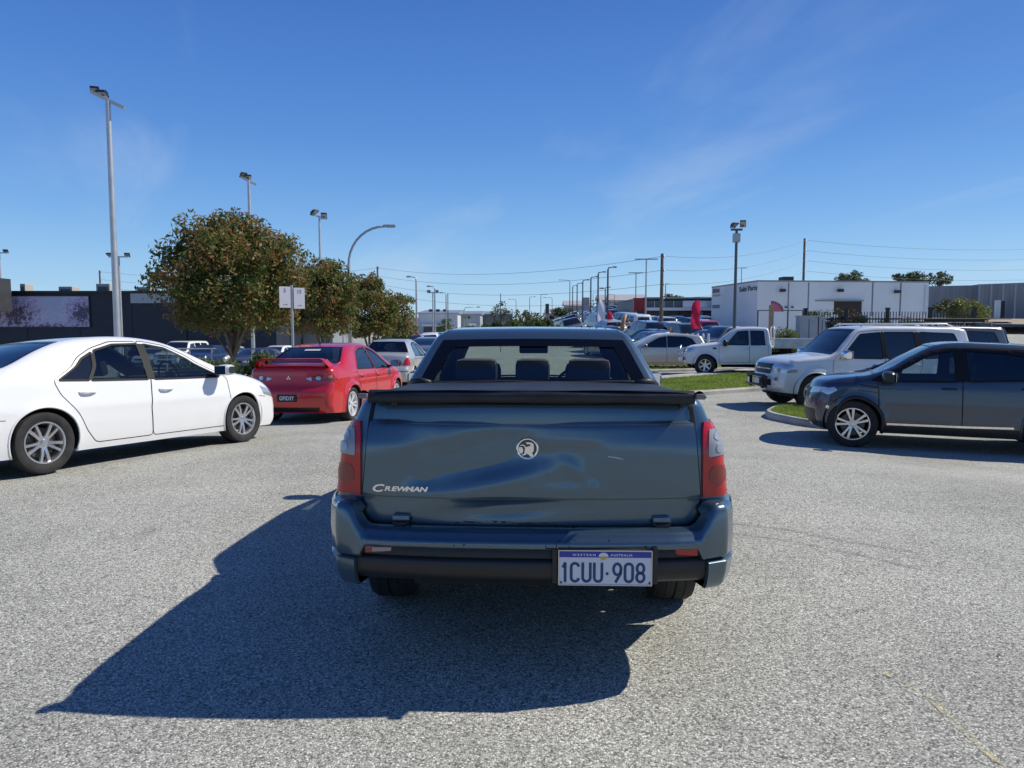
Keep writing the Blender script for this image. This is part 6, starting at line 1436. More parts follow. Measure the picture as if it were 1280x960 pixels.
def arm_pole(px, y, ptop, label, dx, m=M_POLE, r0=.07, rise=.25, name='street_lamp', group='street lamps', curved=False, head=.55):
    c = col(px, y); t = at(px, ptop, y); H = t.z - c.z; root = empty(name, c); tag(root, label, 'street lamp', group); b_ = MB()
    if curved: pts = [(0, 0, -.1), (0, 0, H * .55), (0, 0, H * .74)] + [(dx * (1 - math.cos(a)), 0, H * .74 + (H * .26) * math.sin(a)) for a in np.linspace(.15, math.pi / 2, 9)]; rad = [r0, r0 * .8, r0 * .7] + [r0 * .6] * 9
    else: pts = [(0, 0, -.1), (0, 0, H - rise), (dx * .12, 0, H - .05), (dx, 0, H)]; rad = [r0, r0 * .7, r0 * .5, r0 * .35]
    b_.tube(pts, rad, 8); b_.build('pole', m, root, smooth=True)
    s_ = 1 if dx > 0 else -1; b_ = MB(); b_.box((pts[-1][0] + s_ * head * .4, 0, H + .02), (head, .2, .11), bev=.04); o_ = b_.build('lamp_head', M_GALV, root, ang=40)
    b_ = MB(); b_.box((pts[-1][0] + s_ * head * .5, 0, H - .045), (head * .6, .15, .03), bev=.01); b_.build('lens', mat('lamp glass', (.35, .37, .40), .15, .2, 1), o_); return root
arm_pole(438, 33, 283, 'tall curved street lamp rising from the autumn trees', 1.6, M_GALV, .09, curved=True)
arm_pole(521, 62, 346, 'slim street lamp post just right of the autumn trees', -.45, M_GALV, .09, head=.4)
arm_pole(544, 70, 358, 'slim street lamp post between the pale store and the round tree', -.4, M_GALV, .09, head=.4)
arm_pole(558, 84, 366, 'slim street lamp post in front of the round green tree', -.4, M_GALV, .09, head=.4)
arm_pole(580, 105, 384, 'small grey street lamp over the long warehouse', 1.8, M_GALV, .09, rise=.6)
for i, (px, y, pt, dx) in enumerate(((712, 130, 350, -1.6), (715.5, 120, 357, .5), (721, 105, 354, .5), (728, 92, 350, .5), (738, 80, 346, .45), (747, 70, 340, .42), (759, 62, 334, .42), (756, 100, 359, .4))):
    arm_pole(px, y, pt, ['arched street lamp, leftmost of the yard lamp row', 'second lamp post of the yard row from the left', 'third lamp post of the yard row from the left', 'fourth lamp post of the yard row from the left', 'lamp post left of the white banner', 'lamp post touching the white banner', 'tallest lamp post of the yard row, rightmost', 'short lamp post behind the tallest one of the yard row'][i], dx, M_DGALV, .10 if i else .09, group='lamp posts of the car yard', head=.35)
for i, (px, y, pt, w_) in enumerate(((794, 90, 341, .9), (806.5, 72, 324, 1.1), (831, 95, 355, .5), (925, 110, 335, .8))):
    c = col(px, y); H = at(px, pt, y).z - c.z; root = empty('yard_light', c); tag(root, ['thin yard light with flat double arm left of the showroom', 'tall yard light with wide flat double arm above the showroom', 'small single yard light above the showroom glass', 'faint light mast above the white building'][i], 'light pole', 'yard lights')
    b = MB(); b.tube([(0, 0, -.1), (0, 0, H)], [.09, .06], 8); b.build('pole', M_GALV, root); b = MB(); b.box((0, 0, H), (w_ * 2, .2, .10), bev=.02); b.build('lamp_head', M_GALV, root)
# power poles and wires
M_WOODP = noise_mat('grey timber pole', (.10, .085, .07), (.17, .145, .12), 6, .85)
PP = [(473, 105, 333), (826, 62, 317), (1002, 85, 298), (1420, 85, 300), (128, 110, 338)]
tops = []
for i, (px, y, pt) in enumerate(PP):
    c = col(px, y); H = at(px, pt, y).z - c.z; root = empty('power_pole', c); tag(root, ['timber power pole standing above the autumn trees', 'thick dark power pole in front of the showroom', 'power pole rising behind the white building', 'power pole beyond the right edge', 'far power pole behind the dark store'][i], 'power pole', 'power poles')
    b = MB(); b.tube([(0, 0, -.2), (0, 0, H)], [.17, .12], 8); b.build('pole', M_WOODP, root)
    for k in range(4):
        b = MB(); b.lathe([(.03, 0), (.06, .03), (.03, .08), (.055, .11), (.02, .16)], (.18, 0, H - .3 - k * 1.15), 8); b.box((.08, 0, H - .3 - k * 1.15), (.22, .05, .05)); b.build('insulator', M_GALV, root)
    tops.append(c + Vector((.18, 0, H - .2)))
random.seed(2)
def wire(a, b_, sag, dz):
    a = a - Vector((0, 0, dz)); b_ = b_ - Vector((0, 0, dz)); pts = [a.lerp(b_, t) - Vector((0, 0, sag * 4 * t * (1 - t))) for t in np.linspace(0, 1, 20)]; m_ = MB(); m_.tube([p - pts[0] for p in pts], .014, 4); o = m_.build('power_line', mat('power wire', (.05, .05, .055), .5), loc=pts[0]); return o
WN = ['topmost', 'second', 'third', 'lowest']
for (i, j, nm, sg) in ((0, 1, 'between the trees and the showroom pole', 1.2), (1, 2, 'between the showroom pole and the white building', .8), (2, 3, 'running right over the white building', 1.0), (4, 0, 'running left behind the big autumn tree', 1.2)):
    for k in range(4): tag(wire(tops[i], tops[j], sg, k * 1.15), WN[k] + ' power line ' + nm, 'power line', 'overhead power lines')
for i, (px, y, pt, dx) in enumerate(((645, 200, 374, -1.5), (662, 190, 371, .9), (676, 170, 368, .8), (690, 185, 372, -1.6), (741, 210, 366, .8), (768, 190, 368, -1.2))):
    arm_pole(px, y, pt, ['first', 'second', 'third', 'fourth', 'fifth', 'sixth'][i] + ' thin far lamp post along the skyline, counted from the left', dx, M_DGALV, .09, group='far lamp posts', head=.7)
# twin parking signs
c = col(367.5, 17.5); root = empty('parking_sign', c, .50); tag(root, 'two white parking signs on one thin post in front of the trees', 'sign'); H = at(367, 358, 17.5).z - c.z
b = MB(); b.tube([(0, 0, -.05), (0, 0, H + .03)], .03, 10); b.build('post', M_GALV, root)
M_SGN = mat('sign white', (.72, .72, .72), .4)
for (dx, dz, tx, cc, rot) in ((-.165, 0, '5', (.25, .05, .22), .0), (.165, -.02, '15', (.05, .22, .30), 0)):
    b = MB(); z1 = H - .255 + dz; b.box((dx, -.035, z1), (.255, .006, .49), bev=.002); s_ = b.build('sign_panel', M_SGN, root)
    t = text_mesh(tx, .13, .001, .001, .9); put_text(t, mat('sign ink ' + tx, cc, .5), s_, (dx, -.040, z1 + .15), basis((1, 0, 0), (0, 0, 1)))
    b = MB(); b.box((dx, -.0395, z1 - .17), (.08, .002, .012)); b.add([(dx + .03, -.0405, z1 - .15), (dx + .06, -.0405, z1 - .17), (dx + .03, -.0405, z1 - .19)], [(0, 1, 2)]); b.build('arrow', mat('sign grey ink', (.25, .25, .25), .5), s_)
# ================================================================== buildings
def quadbox(b_, A, B, z0, z1, depth):
    """box whose front runs A->B (2D), going back by depth"""
    d = Vector((B[0] - A[0], B[1] - A[1])).normalized(); n_ = Vector((-d.y, d.x)) * depth
    P = [(A[0], A[1]), (B[0], B[1]), (B[0] + n_.x, B[1] + n_.y), (A[0] + n_.x, A[1] + n_.y)]
    b_.prism(P, z0, z1)
M_NAVY = noise_mat('navy painted wall', (.008, .014, .030), (.012, .019, .038), 1.2, .6)
M_DGREY = noise_mat('dark grey cladding', (.030, .031, .034), (.040, .041, .044), 2, .6)
def zat(py, y): return at(640, py, y).z
# --- dark store, left
YB = 55.0
def X(px, y=YB): return at(px, 400, y).x
root = empty('dark_store', (0, 0, 0)); tag(root, 'long low navy store with a tree mural, behind the white sedan', 'building')
b = MB(); b.box(((X(-240) + X(345)) / 2, YB + 10, (zat(366, YB) - 2) / 2), (X(345) - X(-240), 20, zat(366, YB) + 2)); b.build('wall', M_NAVY, root)
b = MB(); b.box(((X(20) + X(345)) / 2, YB + 9.9, zat(365, YB)), (X(345) - X(20) + .2, 20.2, .16)); b.build('parapet', mat('near black trim', (.006, .007, .009), .5), root)
b = MB(); x0, x1 = X(-120), X(25); b.box(((x0 + x1) / 2, YB - 1.6, (zat(347, YB - 2.4) + zat(389, YB - 2.4)) / 2), (x1 - x0, 1.6, zat(347, YB - 2.4) - zat(389, YB - 2.4))); b.build('fascia', M_DGREY, root)
b = MB(); b.box(((X(166) + X(225)) / 2, YB - .12, (zat(367, YB) + zat(379, YB)) / 2), (X(225) - X(166), .2, zat(367, YB) - zat(379, YB))); b.build('fascia', mat('pale grey fascia', (.32, .36, .38), .6), root)
for i, (p0, p1, pt) in enumerate(((24, 31, 357), (72, 90, 360.5), (119, 137, 357), (171, 188, 361))):
    b = MB(); z0 = zat(366, YB + 3); z1 = zat(pt, YB + 3); b.box(((X(p0) + X(p1)) / 2 * 1.05, YB + 3.5, (z0 + z1) / 2), (X(p1) - X(p0), 1.0, z1 - z0 + .3), bev=.05); ac = b.build('air_conditioner', mat('cream unit', (.42, .40, .35), .6), root)
    b = MB(); b.box(((X(p0) + X(p1)) / 2 * 1.05 - .0, YB + 2.99, (z0 + z1) / 2), ((X(p1) - X(p0)) * .7, .02, (z1 - z0) * .7)); b.build('grille', mat('unit grille', (.12, .12, .11), .7), ac)
b = MB()
for k in range(14): b.box((X(-230) + k * 3.9, YB - .012, zat(366, YB) / 2 - .4), (.05, .03, zat(366, YB) + .7))
o_ = b.build('panel_joint', mat('near black trim', (.006, .007, .009), .5), root)
for px in (150, 232, 300): b = MB(); b.tube([(X(px), YB - .08, -1), (X(px), YB - .08, zat(366, YB))], .06, 6); b.build('downpipe', M_DGREY, root)
# mural: lilac trees printed on a flat panel
m = mat('printed tree mural', (.3, .3, .4), .5); n, l, bs = nodes(m); tcn = n.new('ShaderNodeTexCoord'); sp = n.new('ShaderNodeSeparateXYZ'); l.new(tcn.outputs['Object'], sp.inputs[0])
v1 = n.new('ShaderNodeTexNoise'); v1.inputs['Scale'].default_value = 3.2; v1.inputs['Detail'].default_value = 9; v1.inputs['Roughness'].default_value = .8; l.new(tcn.outputs['Object'], v1.inputs['Vector'])
def mth(op, a, b_=None, c=None, cl=False):
    q = n.new('ShaderNodeMath'); q.operation = op; q.use_clamp = cl
    for i, v in enumerate((a, b_, c)):
        if v is None: continue
        if isinstance(v, (int, float)): q.inputs[i].default_value = v
        else: l.new(v, q.inputs[i])
    return q.outputs[0]
def blob(cx, cz, a, b_):
    dx = mth('DIVIDE', mth('SUBTRACT', sp.outputs[0], cx), a); dz = mth('DIVIDE', mth('SUBTRACT', sp.outputs[2], cz), b_); return mth('SUBTRACT', 1.0, mth('SQRT', mth('ADD', mth('MULTIPLY', dx, dx), mth('MULTIPLY', dz, dz))))
msk = mth('MAXIMUM', mth('MAXIMUM', blob(-1.2, -.3, 2.3, 1.7), blob(3.7, -.2, 1.5, 1.6)), blob(1.0, -1.25, 3.8, .6))
tr = mth('MULTIPLY_ADD', mth('SUBTRACT', v1.outputs[0], .5), 3.4, mth('MULTIPLY_ADD', msk, .9, .05)); tr = mth('MULTIPLY', tr, 1.6, cl=True)
ra = n.new('ShaderNodeValToRGB'); e = ra.color_ramp.elements; e[0].color = (.34, .39, .53, 1); e[1].color = (.06, .05, .10, 1); q = e.new(.3); q.color = (.52, .49, .68, 1); q = e.new(.5); q.color = (.20, .16, .30, 1); q = e.new(.7); q.color = (.46, .42, .62, 1)
l.new(tr, ra.inputs[0]); l.new(ra.outputs[0], bs.inputs['Base Color'])
b = MB(); w_ = X(113) - X(-30); hgt = zat(370, YB) - zat(409, YB); b.box((0, 0, 0), (w_, .06, hgt)); o = b.build('mural_panel', m, root, loc=((X(113) + X(-30)) / 2, YB - .05, (zat(370, YB) + zat(409, YB)) / 2))
b = MB()
for (c_, d_) in (((0, -.04, hgt / 2), (w_ + .1, .04, .06)), ((0, -.04, -hgt / 2), (w_ + .1, .04, .06)), ((w_ / 2, -.04, 0), (.06, .04, hgt)), ((-w_ / 2, -.04, 0), (.06, .04, hgt))): b.box(c_, d_)
b.build('frame', M_DGREY, o)
# --- grey shed seen between the trees
root = empty('grey_shed', (X(360, 62), 62, gz(X(360, 62), 62))); tag(root, 'grey shed wall glimpsed between the first two autumn trees', 'building')
b = MB(); b.box((.4, 4, 2.4), (6.6, 8, 5.0)); b.build('wall', noise_mat('grey shed wall', (.22, .24, .26), (.27, .29, .31), 1, .7), root)
b = MB(); b.box((-.3, -.06, 1.1), (.9, .06, .35), bev=.02); b.build('sign_panel', M_SGN, root)
b = MB(); b.box((.4, -.05, 3.5), (6.7, .12, .25)); b.build('gutter', M_GALV, root)
# --- long warehouses behind the ute cab, left of centre
def gable(name, label, p0, p1, y, ptop, mw, mr_, depth=30, pb=425, group=None):
    xa, xb = at(p0, 400, y).x, at(p1, 400, y).x; z1 = zat(ptop, y); z0 = min(gz(xa, y), gz(xb, y)) - 1; root = empty(name, ((xa + xb) / 2, y, z0)); tag(root, label, 'building', group); w_ = xb - xa
    b_ = MB(); b_.box((0, depth / 2, (z1 - z0) / 2), (w_, depth, z1 - z0)); b_.build('wall', mw, root)
    b_ = MB(); b_.prism([(-.5, z1 - z0), (-.5, z1 - z0 + .15), (depth / 2, z1 - z0 + 1.0), (depth + .5, z1 - z0 + .15), (depth + .5, z1 - z0)], -w_ / 2 - .3, w_ / 2 + .3, axis='X'); b_.build('roof', mr_, root); return root, w_, z1 - z0
M_WH1 = noise_mat('pale metal cladding', (.52, .54, .56), (.60, .62, .64), .4, .6, stretch=(6, 1, .2)); M_RF1 = mat('zinc roof sheet', (.36, .38, .40), .4, .5)
M_WH3 = noise_mat('blue grey cladding', (.32, .36, .41), (.38, .42, .47), .4, .6, stretch=(6, 1, .2))
r1, w1, h1 = gable('warehouse', 'long pale warehouse with small roof vents, right of the autumn trees', 523, 572, 140, 392, M_WH1, M_RF1, group='warehouses beyond the yard')
b = MB(); b.box((-.5, -1.4, h1 - 2.2), (w1 * .6, 3, .35)); b.build('awning', mat('white fascia', (.72, .72, .70), .5), r1)
b = MB(); b.box((-.5, -.1, h1 - 4.0), (w1 * .6, .2, 3)); b.build('shopfront', mat('dark shopfront', (.10, .10, .10), .3), r1)
for k in range(3): b = MB(); b.box((-2 + k * 1.4, 6, h1 + .6), (.7, .8, .7)); b.build('roof_vent', M_DGREY, r1)
r2, w2, h2_ = gable('warehouse', 'blue grey warehouse with a white panel painted in for its sunlit end', 566, 600, 150, 393, M_WH3, M_RF1, group='warehouses beyond the yard')
b = MB(); b.box((w2 * .22, -.15, h2_ - 2.8), (1.5, .3, 2.0)); b.build('lit_end_panel', mat('white fascia', (.72, .72, .70), .5), r2)  # white panel stands in for the sunlit end, light put in as colour
for k in range(4): b = MB(); b.box((-2.2 + k * .9, -.1, h2_ - .6), (.5, .1, .5)); b.build('window', G_OPAQ, r2)
r3, w3, h3 = gable('warehouse', 'darker blue grey warehouse running behind the hedge', 596, 640, 165, 393, mat('slate cladding', (.14, .16, .19), .6), M_RF1, group='warehouses beyond the yard')
# --- big white building, right
M_WB = noise_mat('white painted concrete panels', (.76, .76, .74), (.82, .82, .80), .5, .7)
root = empty('white_building', (0, 0, 0)); tag(root, 'large white concrete building with dark wall lamps and a shaded doorway, right', 'building')
YC = 62; xc = at(946, 400, YC).x; xl = at(889, 400, 72).x; xr = at(1159, 400, 63.5).x; zt = zat(352, YC); P = [(xc, YC), (xr, 63.5), (xr + 3, 92), (xl + 6.5, 92), (xl, 72)]
b = MB(); b.prism(P, -1.5, zt); b.build('wall', M_WB, root)
b = MB(); cx = sum(p[0] for p in P) / 5; cy = sum(p[1] for p in P) / 5; b.prism([(cx + (p[0] - cx) * 1.004, cy + (p[1] - cy) * 1.004) for p in P], zt, zt + .12); b.build('parapet', mat('grey capping', (.28, .29, .30), .5), root)
def onwall(px, py, y=None):
    t = (px - 946) / (1159 - 946); y = YC + 1.5 * t; return at(px, py, y)
def wbox(p0, p1, y0, y1, d=.06, m_=None, nm='panel', par=None, out=0.03):
    a = onwall(p0, y0); c = onwall(p1, y1); o_ = MB(); o_.box(((a.x + c.x) / 2, (a.y + c.y) / 2 - out, (a.z + c.z) / 2), (abs(c.x - a.x), d, abs(a.z - c.z))); return o_.build(nm, m_, par or root)
for px in (985, 1010, 1090, 1125): wbox(px, px + .45, 353, 395, .02, mat('joint grey', (.25, .26, .27), .8), 'panel_joint', out=.012)
wbox(1020, 1075, 376.5, 393, .3, mat('brown shaded recess', (.06, .045, .035), .9), 'doorway', out=-.10)  # dark box on the wall; the opening's shade is put into its colour
wbox(1018.5, 1076.5, 375, 376.8, .3, mat('grey capping', (.28, .29, .30), .5), 'lintel', out=.10)
for px, py in ((977, 363), (1049, 363), (1120, 364.5)):
    o = wbox(px - 2.6, px + 2.6, py - 1.6, py + 2.0, .5, M_DGREY, 'wall_lamp', out=.25); 
wbox(1156, 1158.5, 356, 394, .12, mat('white downpipe', (.7, .7, .7), .5), 'downpipe', out=.08)
wbox(981, 983, 383, 385, .2, M_DGREY, 'wall_light', out=.1); wbox(989, 991, 383, 385, .2, M_DGREY, 'wall_light', out=.1)
b = MB(); a = at(976, 352, 66); c = at(989, 348.5, 66); b.box(((a.x + c.x) / 2, 66, (a.z + c.z) / 2), (c.x - a.x, 1.2, c.z - a.z + .3)); b.build('roof_unit', M_DGREY, root)
# side wall signs
d = Vector((xl - xc, 10.0, 0)).normalized(); nrm = Vector((-d.y, d.x, 0)); nrm = nrm if nrm.x < 0 else -nrm
def onside(px, py):
    t0, t1 = 0, 1
    for _ in range(30):
        tm = (t0 + t1) / 2; y = YC + 10 * tm; x = xc + (xl - xc) * tm
        pxm = 640 + x / (y * math.cos(PITCH) + 0) * F
        if pxm > px: t0 = tm
        else: t1 = tm
    y = YC + 10 * tm; p = at(px, py, y); return Vector((xc + (xl - xc) * tm, y, p.z))
a = onside(926, 361); c = onside(943, 361); mid_ = (a + c) / 2; t = text_mesh('Subi Parts', .60, .01, .008, 1.5); put_text(t, mat('sign lettering dark', (.10, .11, .12), .6), root, mid_ + nrm * .04, basis(-d, (0, 0, 1)))
t_ob = root.children[-1]
for (p0, p1, y0, y1, mm, nm) in ((890.5, 898.5, 361, 366.5, mat('faded red sign', (.22, .08, .09), .5), 'sign_panel'), (890.5, 899, 368, 371, mat('pale sign', (.42, .43, .45), .5), 'sign_panel'), (890.5, 899, 381, 385.5, mat('grey sign', (.14, .16, .19), .5), 'sign_panel')):
    A1 = onside(p0, y0); B1 = onside(p1, y0); C1 = onside(p0, y1); C1 = Vector((A1.x, A1.y, C1.z)); b = MB(); D1 = Vector((B1.x, B1.y, C1.z)); o_ = nrm * .05; b.add([A1 + o_, B1 + o_, D1 + o_, C1 + o_, A1, B1, D1, C1], [(0, 1, 2, 3), (0, 4, 5, 1), (1, 5, 6, 2), (2, 6, 7, 3), (3, 7, 4, 0)]); b.build(nm, mm, root)
# --- grey warehouse far right
root = empty('grey_warehouse', (0, 0, 0)); tag(root, 'tall grey ribbed warehouse stepping up at the right edge', 'building')
M_RIB = noise_mat('grey ribbed cladding', (.19, .20, .21), (.26, .27, .28), .8, .6, stretch=(5, 1, .15))
b = MB(); xa, xb = at(1120, 400, 96).x, at(1224, 400, 92).x; b.prism([(xa, 96), (xb, 92), (xb + 8, 130), (xa + 8, 130)], 0, zat(357.5, 94)); b.build('wall', M_RIB, root)
b = MB(); xa, xb = at(1222, 400, 91).x, at(1420, 400, 80).x; b.prism([(xa, 91), (xb, 80), (xb + 20, 125), (xa + 8, 128)], 0, zat(353.5, 88)); b.build('wall', M_RIB, root)
b = MB()
for k in range(13): t = k / 12; b.box((xa + (xb - xa) * t, 91 - 11 * t - .08, (zat(353.5, 88)) / 2 + 1), (.22, .12, zat(353.5, 88) - 2.2))
b.build('rib', M_GALV, root)
b = MB(); p = at(1249, 387, 87.5); b.box((p.x, p.y - .1, p.z), (.9, .4, 2.0)); b.build('door', M_BLACK, root); b = MB(); p = at(1246, 387, 87.4); b.box((p.x, p.y - .1, p.z), (.5, .4, 2.2)); b.build('door_frame', M_SGN, root)
b = MB(); p = at(1164, 386, 95); b.box((p.x, 95.2, p.z), (2.6, .6, 2.6)); b.build('roller_door', mat('pale roller door', (.34, .35, .38), .5), root)
o = sheet('bank', [(at(1150, 400, 70).x, 70), (at(1300, 400, 66).x, 66), (at(1400, 400, 78).x, 79), (at(1222, 400, 86).x, 88), (at(1150, 400, 90).x, 90)], M_SAND, .9, 2); tag(o, kind='structure')
# --- showroom with red end block
root = empty('showroom', (0, 0, 0)); tag(root, 'low glass showroom with a red end block and white fascia', 'building'); YS = 90
def sb(p0, p1, y0, y1, m_, nm, dy=0, d=.4):
    a = at(p0, y0, YS); c = at(p1, y1, YS); o_ = MB(); o_.box(((a.x + c.x) / 2, YS + dy + d / 2, (a.z + c.z) / 2), (c.x - a.x, d, a.z - c.z)); return o_.build(nm, m_, root)
sb(793, 895, 373, 408, mat('showroom grey', (.10, .11, .12), .5), 'wall', .5, 14); sb(792, 806, 372.5, 389, mat('showroom red', (.28, .012, .014), .4), 'end_block', -.3, 1)
o = sb(806, 853, 376, 384.5, mat('showroom glass', (.06, .09, .10), .08, 0, 1), 'window', .1, .3)
for px in (818, 830, 842): sb(px, px + .6, 376, 384.5, M_GALV, 'window_frame', .04, .06)
sb(806, 895, 385, 388.5, mat('white fascia', (.72, .72, .70), .5), 'canopy', -2.0, 2.4); sb(853, 895, 376, 385, mat('pale blue fascia', (.40, .44, .52), .5), 'fascia', -.4, .8)
sb(806, 895, 371.5, 373.5, mat('roof edge grey', (.16, .19, .20), .5), 'roof', -.2, 12)
sb(850, 864, 389, 404, mat('brown column', (.09, .08, .07), .7), 'column', -.2, .8); sb(873, 879, 389, 402, mat('pale door', (.4, .45, .47), .4), 'door', .3, .3)
b = MB(); p = at(732, 382, 150); b.box((p.x, 150, p.z), (1.4, 1.4, 3.2)); o = b.build('water_tower', mat('grey tower', (.30, .31, .33), .7)); tag(o, 'small grey block tower above the yard between the lamp posts', 'tower')
b = MB(); p = at(684, 386, 210); b.box((p.x, 210, p.z), (1.0, 1, 2.8)); o = b.build('tower_block', mat('dark green tower', (.05, .08, .07), .7)); tag(o, 'narrow dark tower on the skyline above the hedge', 'tower')
# houses on the hill
for i, (px, y, w_) in enumerate(((700, 240, 9), (722, 230, 8), (770, 210, 10), (784, 190, 9))):
    c = col(px, y); root = empty('hill_house', c); tag(root, ['pale house on the hill left of the lamp row', 'pale house on the hill behind the lamp row', 'white roofed house on the hill beyond the yard', 'pale shed beyond the yard left of the showroom'][i], 'house', 'houses on the hill')
    b = MB(); b.box((0, 3, 1.4), (w_, 6, 2.8)); b.build('wall', mat('pale wall', (.50, .47, .44), .8), root)
    b = MB(); b.prism([(-.5, 2.8), (3, 4.4), (6.5, 2.8)], -w_ / 2 - .4, w_ / 2 + .4, axis='X'); b.build('roof', mat('pale roof', (.42, .40, .42), .6), root)
    for k in (-.3, .25): b = MB(); b.box((k * w_, -.03, 1.5), (1.4, .08, 1.0)); b.build('window', G_OPAQ, root)

# ================================================================== right side: fences, bushes, flags
# black palisade fence
A_, B_ = col(1005, 38), col(1215, 36); root = empty('palisade_fence', (0, 0, 0)); tag(root, 'black spiked palisade fence with creeper in front of the white building', 'fence')
M_BLK = mat('black steel', (.010, .010, .011), .5)
L_ = (B_ - A_).length; n_ = int(L_ / .13); mb = MB()
for k in range(n_):
    p = A_.lerp(B_, k / n_); mb.box((p.x, p.y, p.z + 1.28), (.03, .03, 2.56)); 
o = mb.build('paling', M_BLK, root)
for z_ in (.4, 2.2): mb = MB(); mb.tube([A_ + Vector((0, .04, z_)), B_ + Vector((0, .04, z_))], .04, 6); mb.build('rail', M_BLK, root)
for k in range(5):
    p = A_.lerp(B_, k / 4); mb = MB(); mb.box((p.x, p.y, p.z + 1.35), (.14, .14, 2.7)); mb.box((p.x, p.y, p.z + 2.72), (.18, .18, .08)); mb.build('post', M_BLK, root)
# wire fence and yard gear
A_, B_ = col(946, 40), col(1002, 40); root = empty('wire_fence', (0, 0, 0)); tag(root, 'grey framed wire fence below the pink flag', 'fence'); H = at(946, 388, 40).z - A_.z
for z_ in (.1, H): mb = MB(); mb.tube([A_ + Vector((0, 0, z_)), B_ + Vector((0, 0, z_))], .03, 6); mb.build('rail', M_DGALV, root)
for k in range(4): p = A_.lerp(B_, k / 3); mb = MB(); mb.tube([p, p + Vector((0, 0, H))], .04, 6); mb.build('post', M_DGALV, root)
c = col(962, 36.5); b = MB(); b.box((0, 0, 1.2), (.16, .16, at(962, 389, 36.5).z - c.z + .8), bev=.02); o = b.build('timber_post', noise_mat('yellow timber', (.34, .26, .13), (.42, .33, .18), 5, .8), loc=c); tag(o, 'yellowish timber post in front of the wire fence', 'post')
for (p0, p1, pt, lb) in ((996, 1018, 396, 'large grey electrical cabinet beside the hedge'), (1019.5, 1027, 397.5, 'narrow grey electrical cabinet beside the larger one')):
    c = col((p0 + p1) / 2, 37); w_ = (p1 - p0) / F * 37; H = at(1007, pt, 37).z - c.z; root = empty('electrical_cabinet', c); tag(root, lb, 'cabinet'); b = MB(); b.box((0, 0, H / 2), (w_, .6, H), bev=.02); b.build('body', noise_mat('cabinet grey', (.34, .37, .40), (.40, .43, .46), 2, .5), root); b = MB(); b.box((0, 0, H + .03), (w_ + .08, .7, .06)); b.build('lid', M_GALV, root)
    b = MB(); b.box((.0, -.305, H / 2), (.02, .02, H * .9)); b.build('door_seam', M_DGREY, root)
def hz(px, pt, y): return at(px, pt, y).z - col(px, y).z
BS = [(980, 36.3, 1.5, 405, L_YEL, 'rounded yellow-green bush left of the grey cabinets'), (1022, 40.5, 2.1, 379, L_GREEN, 'tall green bush behind the grey cabinets'), (1050, 41, 1.9, 382, L_OLIVE, 'mixed bush in front of the shaded doorway'), (1072, 39, 1.4, 388, L_OLIVE, 'creeper bush on the palisade fence by the doorway'), (1100, 38.6, 1.8, 392, L_GREEN, 'creeper on the palisade fence, middle clump'), (1135, 38, 1.8, 393, L_GREEN, 'creeper on the palisade fence, right clump')]
for i, (px, y, w_, h_, lm, lb) in enumerate(BS): shrub('bush', base(px, y), w_, hz(px, h_, y), 1.0, lb, lm, 'bushes by the white building', .06, 520, 26, 50 + i)
shrub('bush', base(1062, 40.3), .9, hz(1062, 379, 40.3), .8, 'rust pink bush beside the shaded doorway', L_RUST, 'bushes by the white building', .06, 420, 9, 60)
for (px, w_, h_, lb, lm) in ((1183, 3.2, 372, 'dark round tree left of the bright tree by the grey warehouse', L_OLIVE), (1207, 5.2, 370, 'bright yellow-green round tree by the grey warehouse', L_YEL)):
    h_ = at(px, h_, 74).z - col(px, 74).z; tree('round_tree', base(px, 74), h_, w_, lb, lm, 'round trees by the grey warehouse', ch=min(h_ * .9, w_ * .62), trunk_h=.4, size=.13, per=230, nblob=50, seed=int(px))
for (px, y, w_, pt, lb) in ((1061, 115, 6.2, 337, 'dark tree top over the white building, left one'), (1141, 115, 5.2, 337, 'dark tree top over the white building, middle one'), (1171, 112, 4.2, 338, 'dark tree top over the white building, right one'), (1120, 118, 2.2, 341, 'small spiky tree top beside the middle tree')):
    c = base(px, y); h_ = at(px, pt, y).z - c[2]; tree('gum_tree', c, h_, w_, lb, L_OLIVE, 'trees behind the white building', ch=w_ * .62, trunk_h=h_ - w_ * .62, size=.20, per=120, nblob=60, seed=int(px), tr=.18)
# hedge and bollards of the yard
for i, (px, w_, lm, lb) in enumerate(((800, 1.6, L_GREEN, 'dark green hedge bush above the hidden white hatchback'), (822, 1.4, L_YEL, 'bright yellow-green hedge bush above the silver hatchback'), (846, 1.5, L_OLIVE, 'olive hedge bush left of the white bollards'), (878, 1.5, L_OLIVE, 'small hedge bush behind the white bollards'))):
    shrub('hedge_bush', base(px, 38.5), w_, 1.35, .8, lb, lm, 'yard hedge', .06, 480, 14, 70 + i)
for k in range(5):
    c = col(858.5 + k * 6.6, 37.2); b = MB(); b.tube([(0, 0, 0), (0, 0, 1.42)], .06, 10); b.lathe([(.06, 1.42), (.04, 1.47), (.001, 1.48)], (0, 0, 0), 10); o = b.build('bollard', mat('white bollard', (.62, .64, .62), .5), loc=c, ang=40); tag(o, ['leftmost', 'second from left', 'middle', 'fourth from left', 'rightmost'][k] + ' of five white bollards behind the silver hatchback', 'bollard', 'white bollards by the hedge')
# white hoops
c = col(836, 37.6); b = MB(); b.tube([(-.9, 0, 0), (-.9, 0, 1.25), (-.8, 0, 1.36), (0, 0, 1.38), (.8, 0, 1.36), (.9, 0, 1.25), (.9, 0, 0)], .035, 8); o = b.build('hoop_barrier', mat('white bollard', (.62, .64, .62), .5), loc=c); tag(o, 'white hoop barrier in front of the yard hedge', 'barrier')
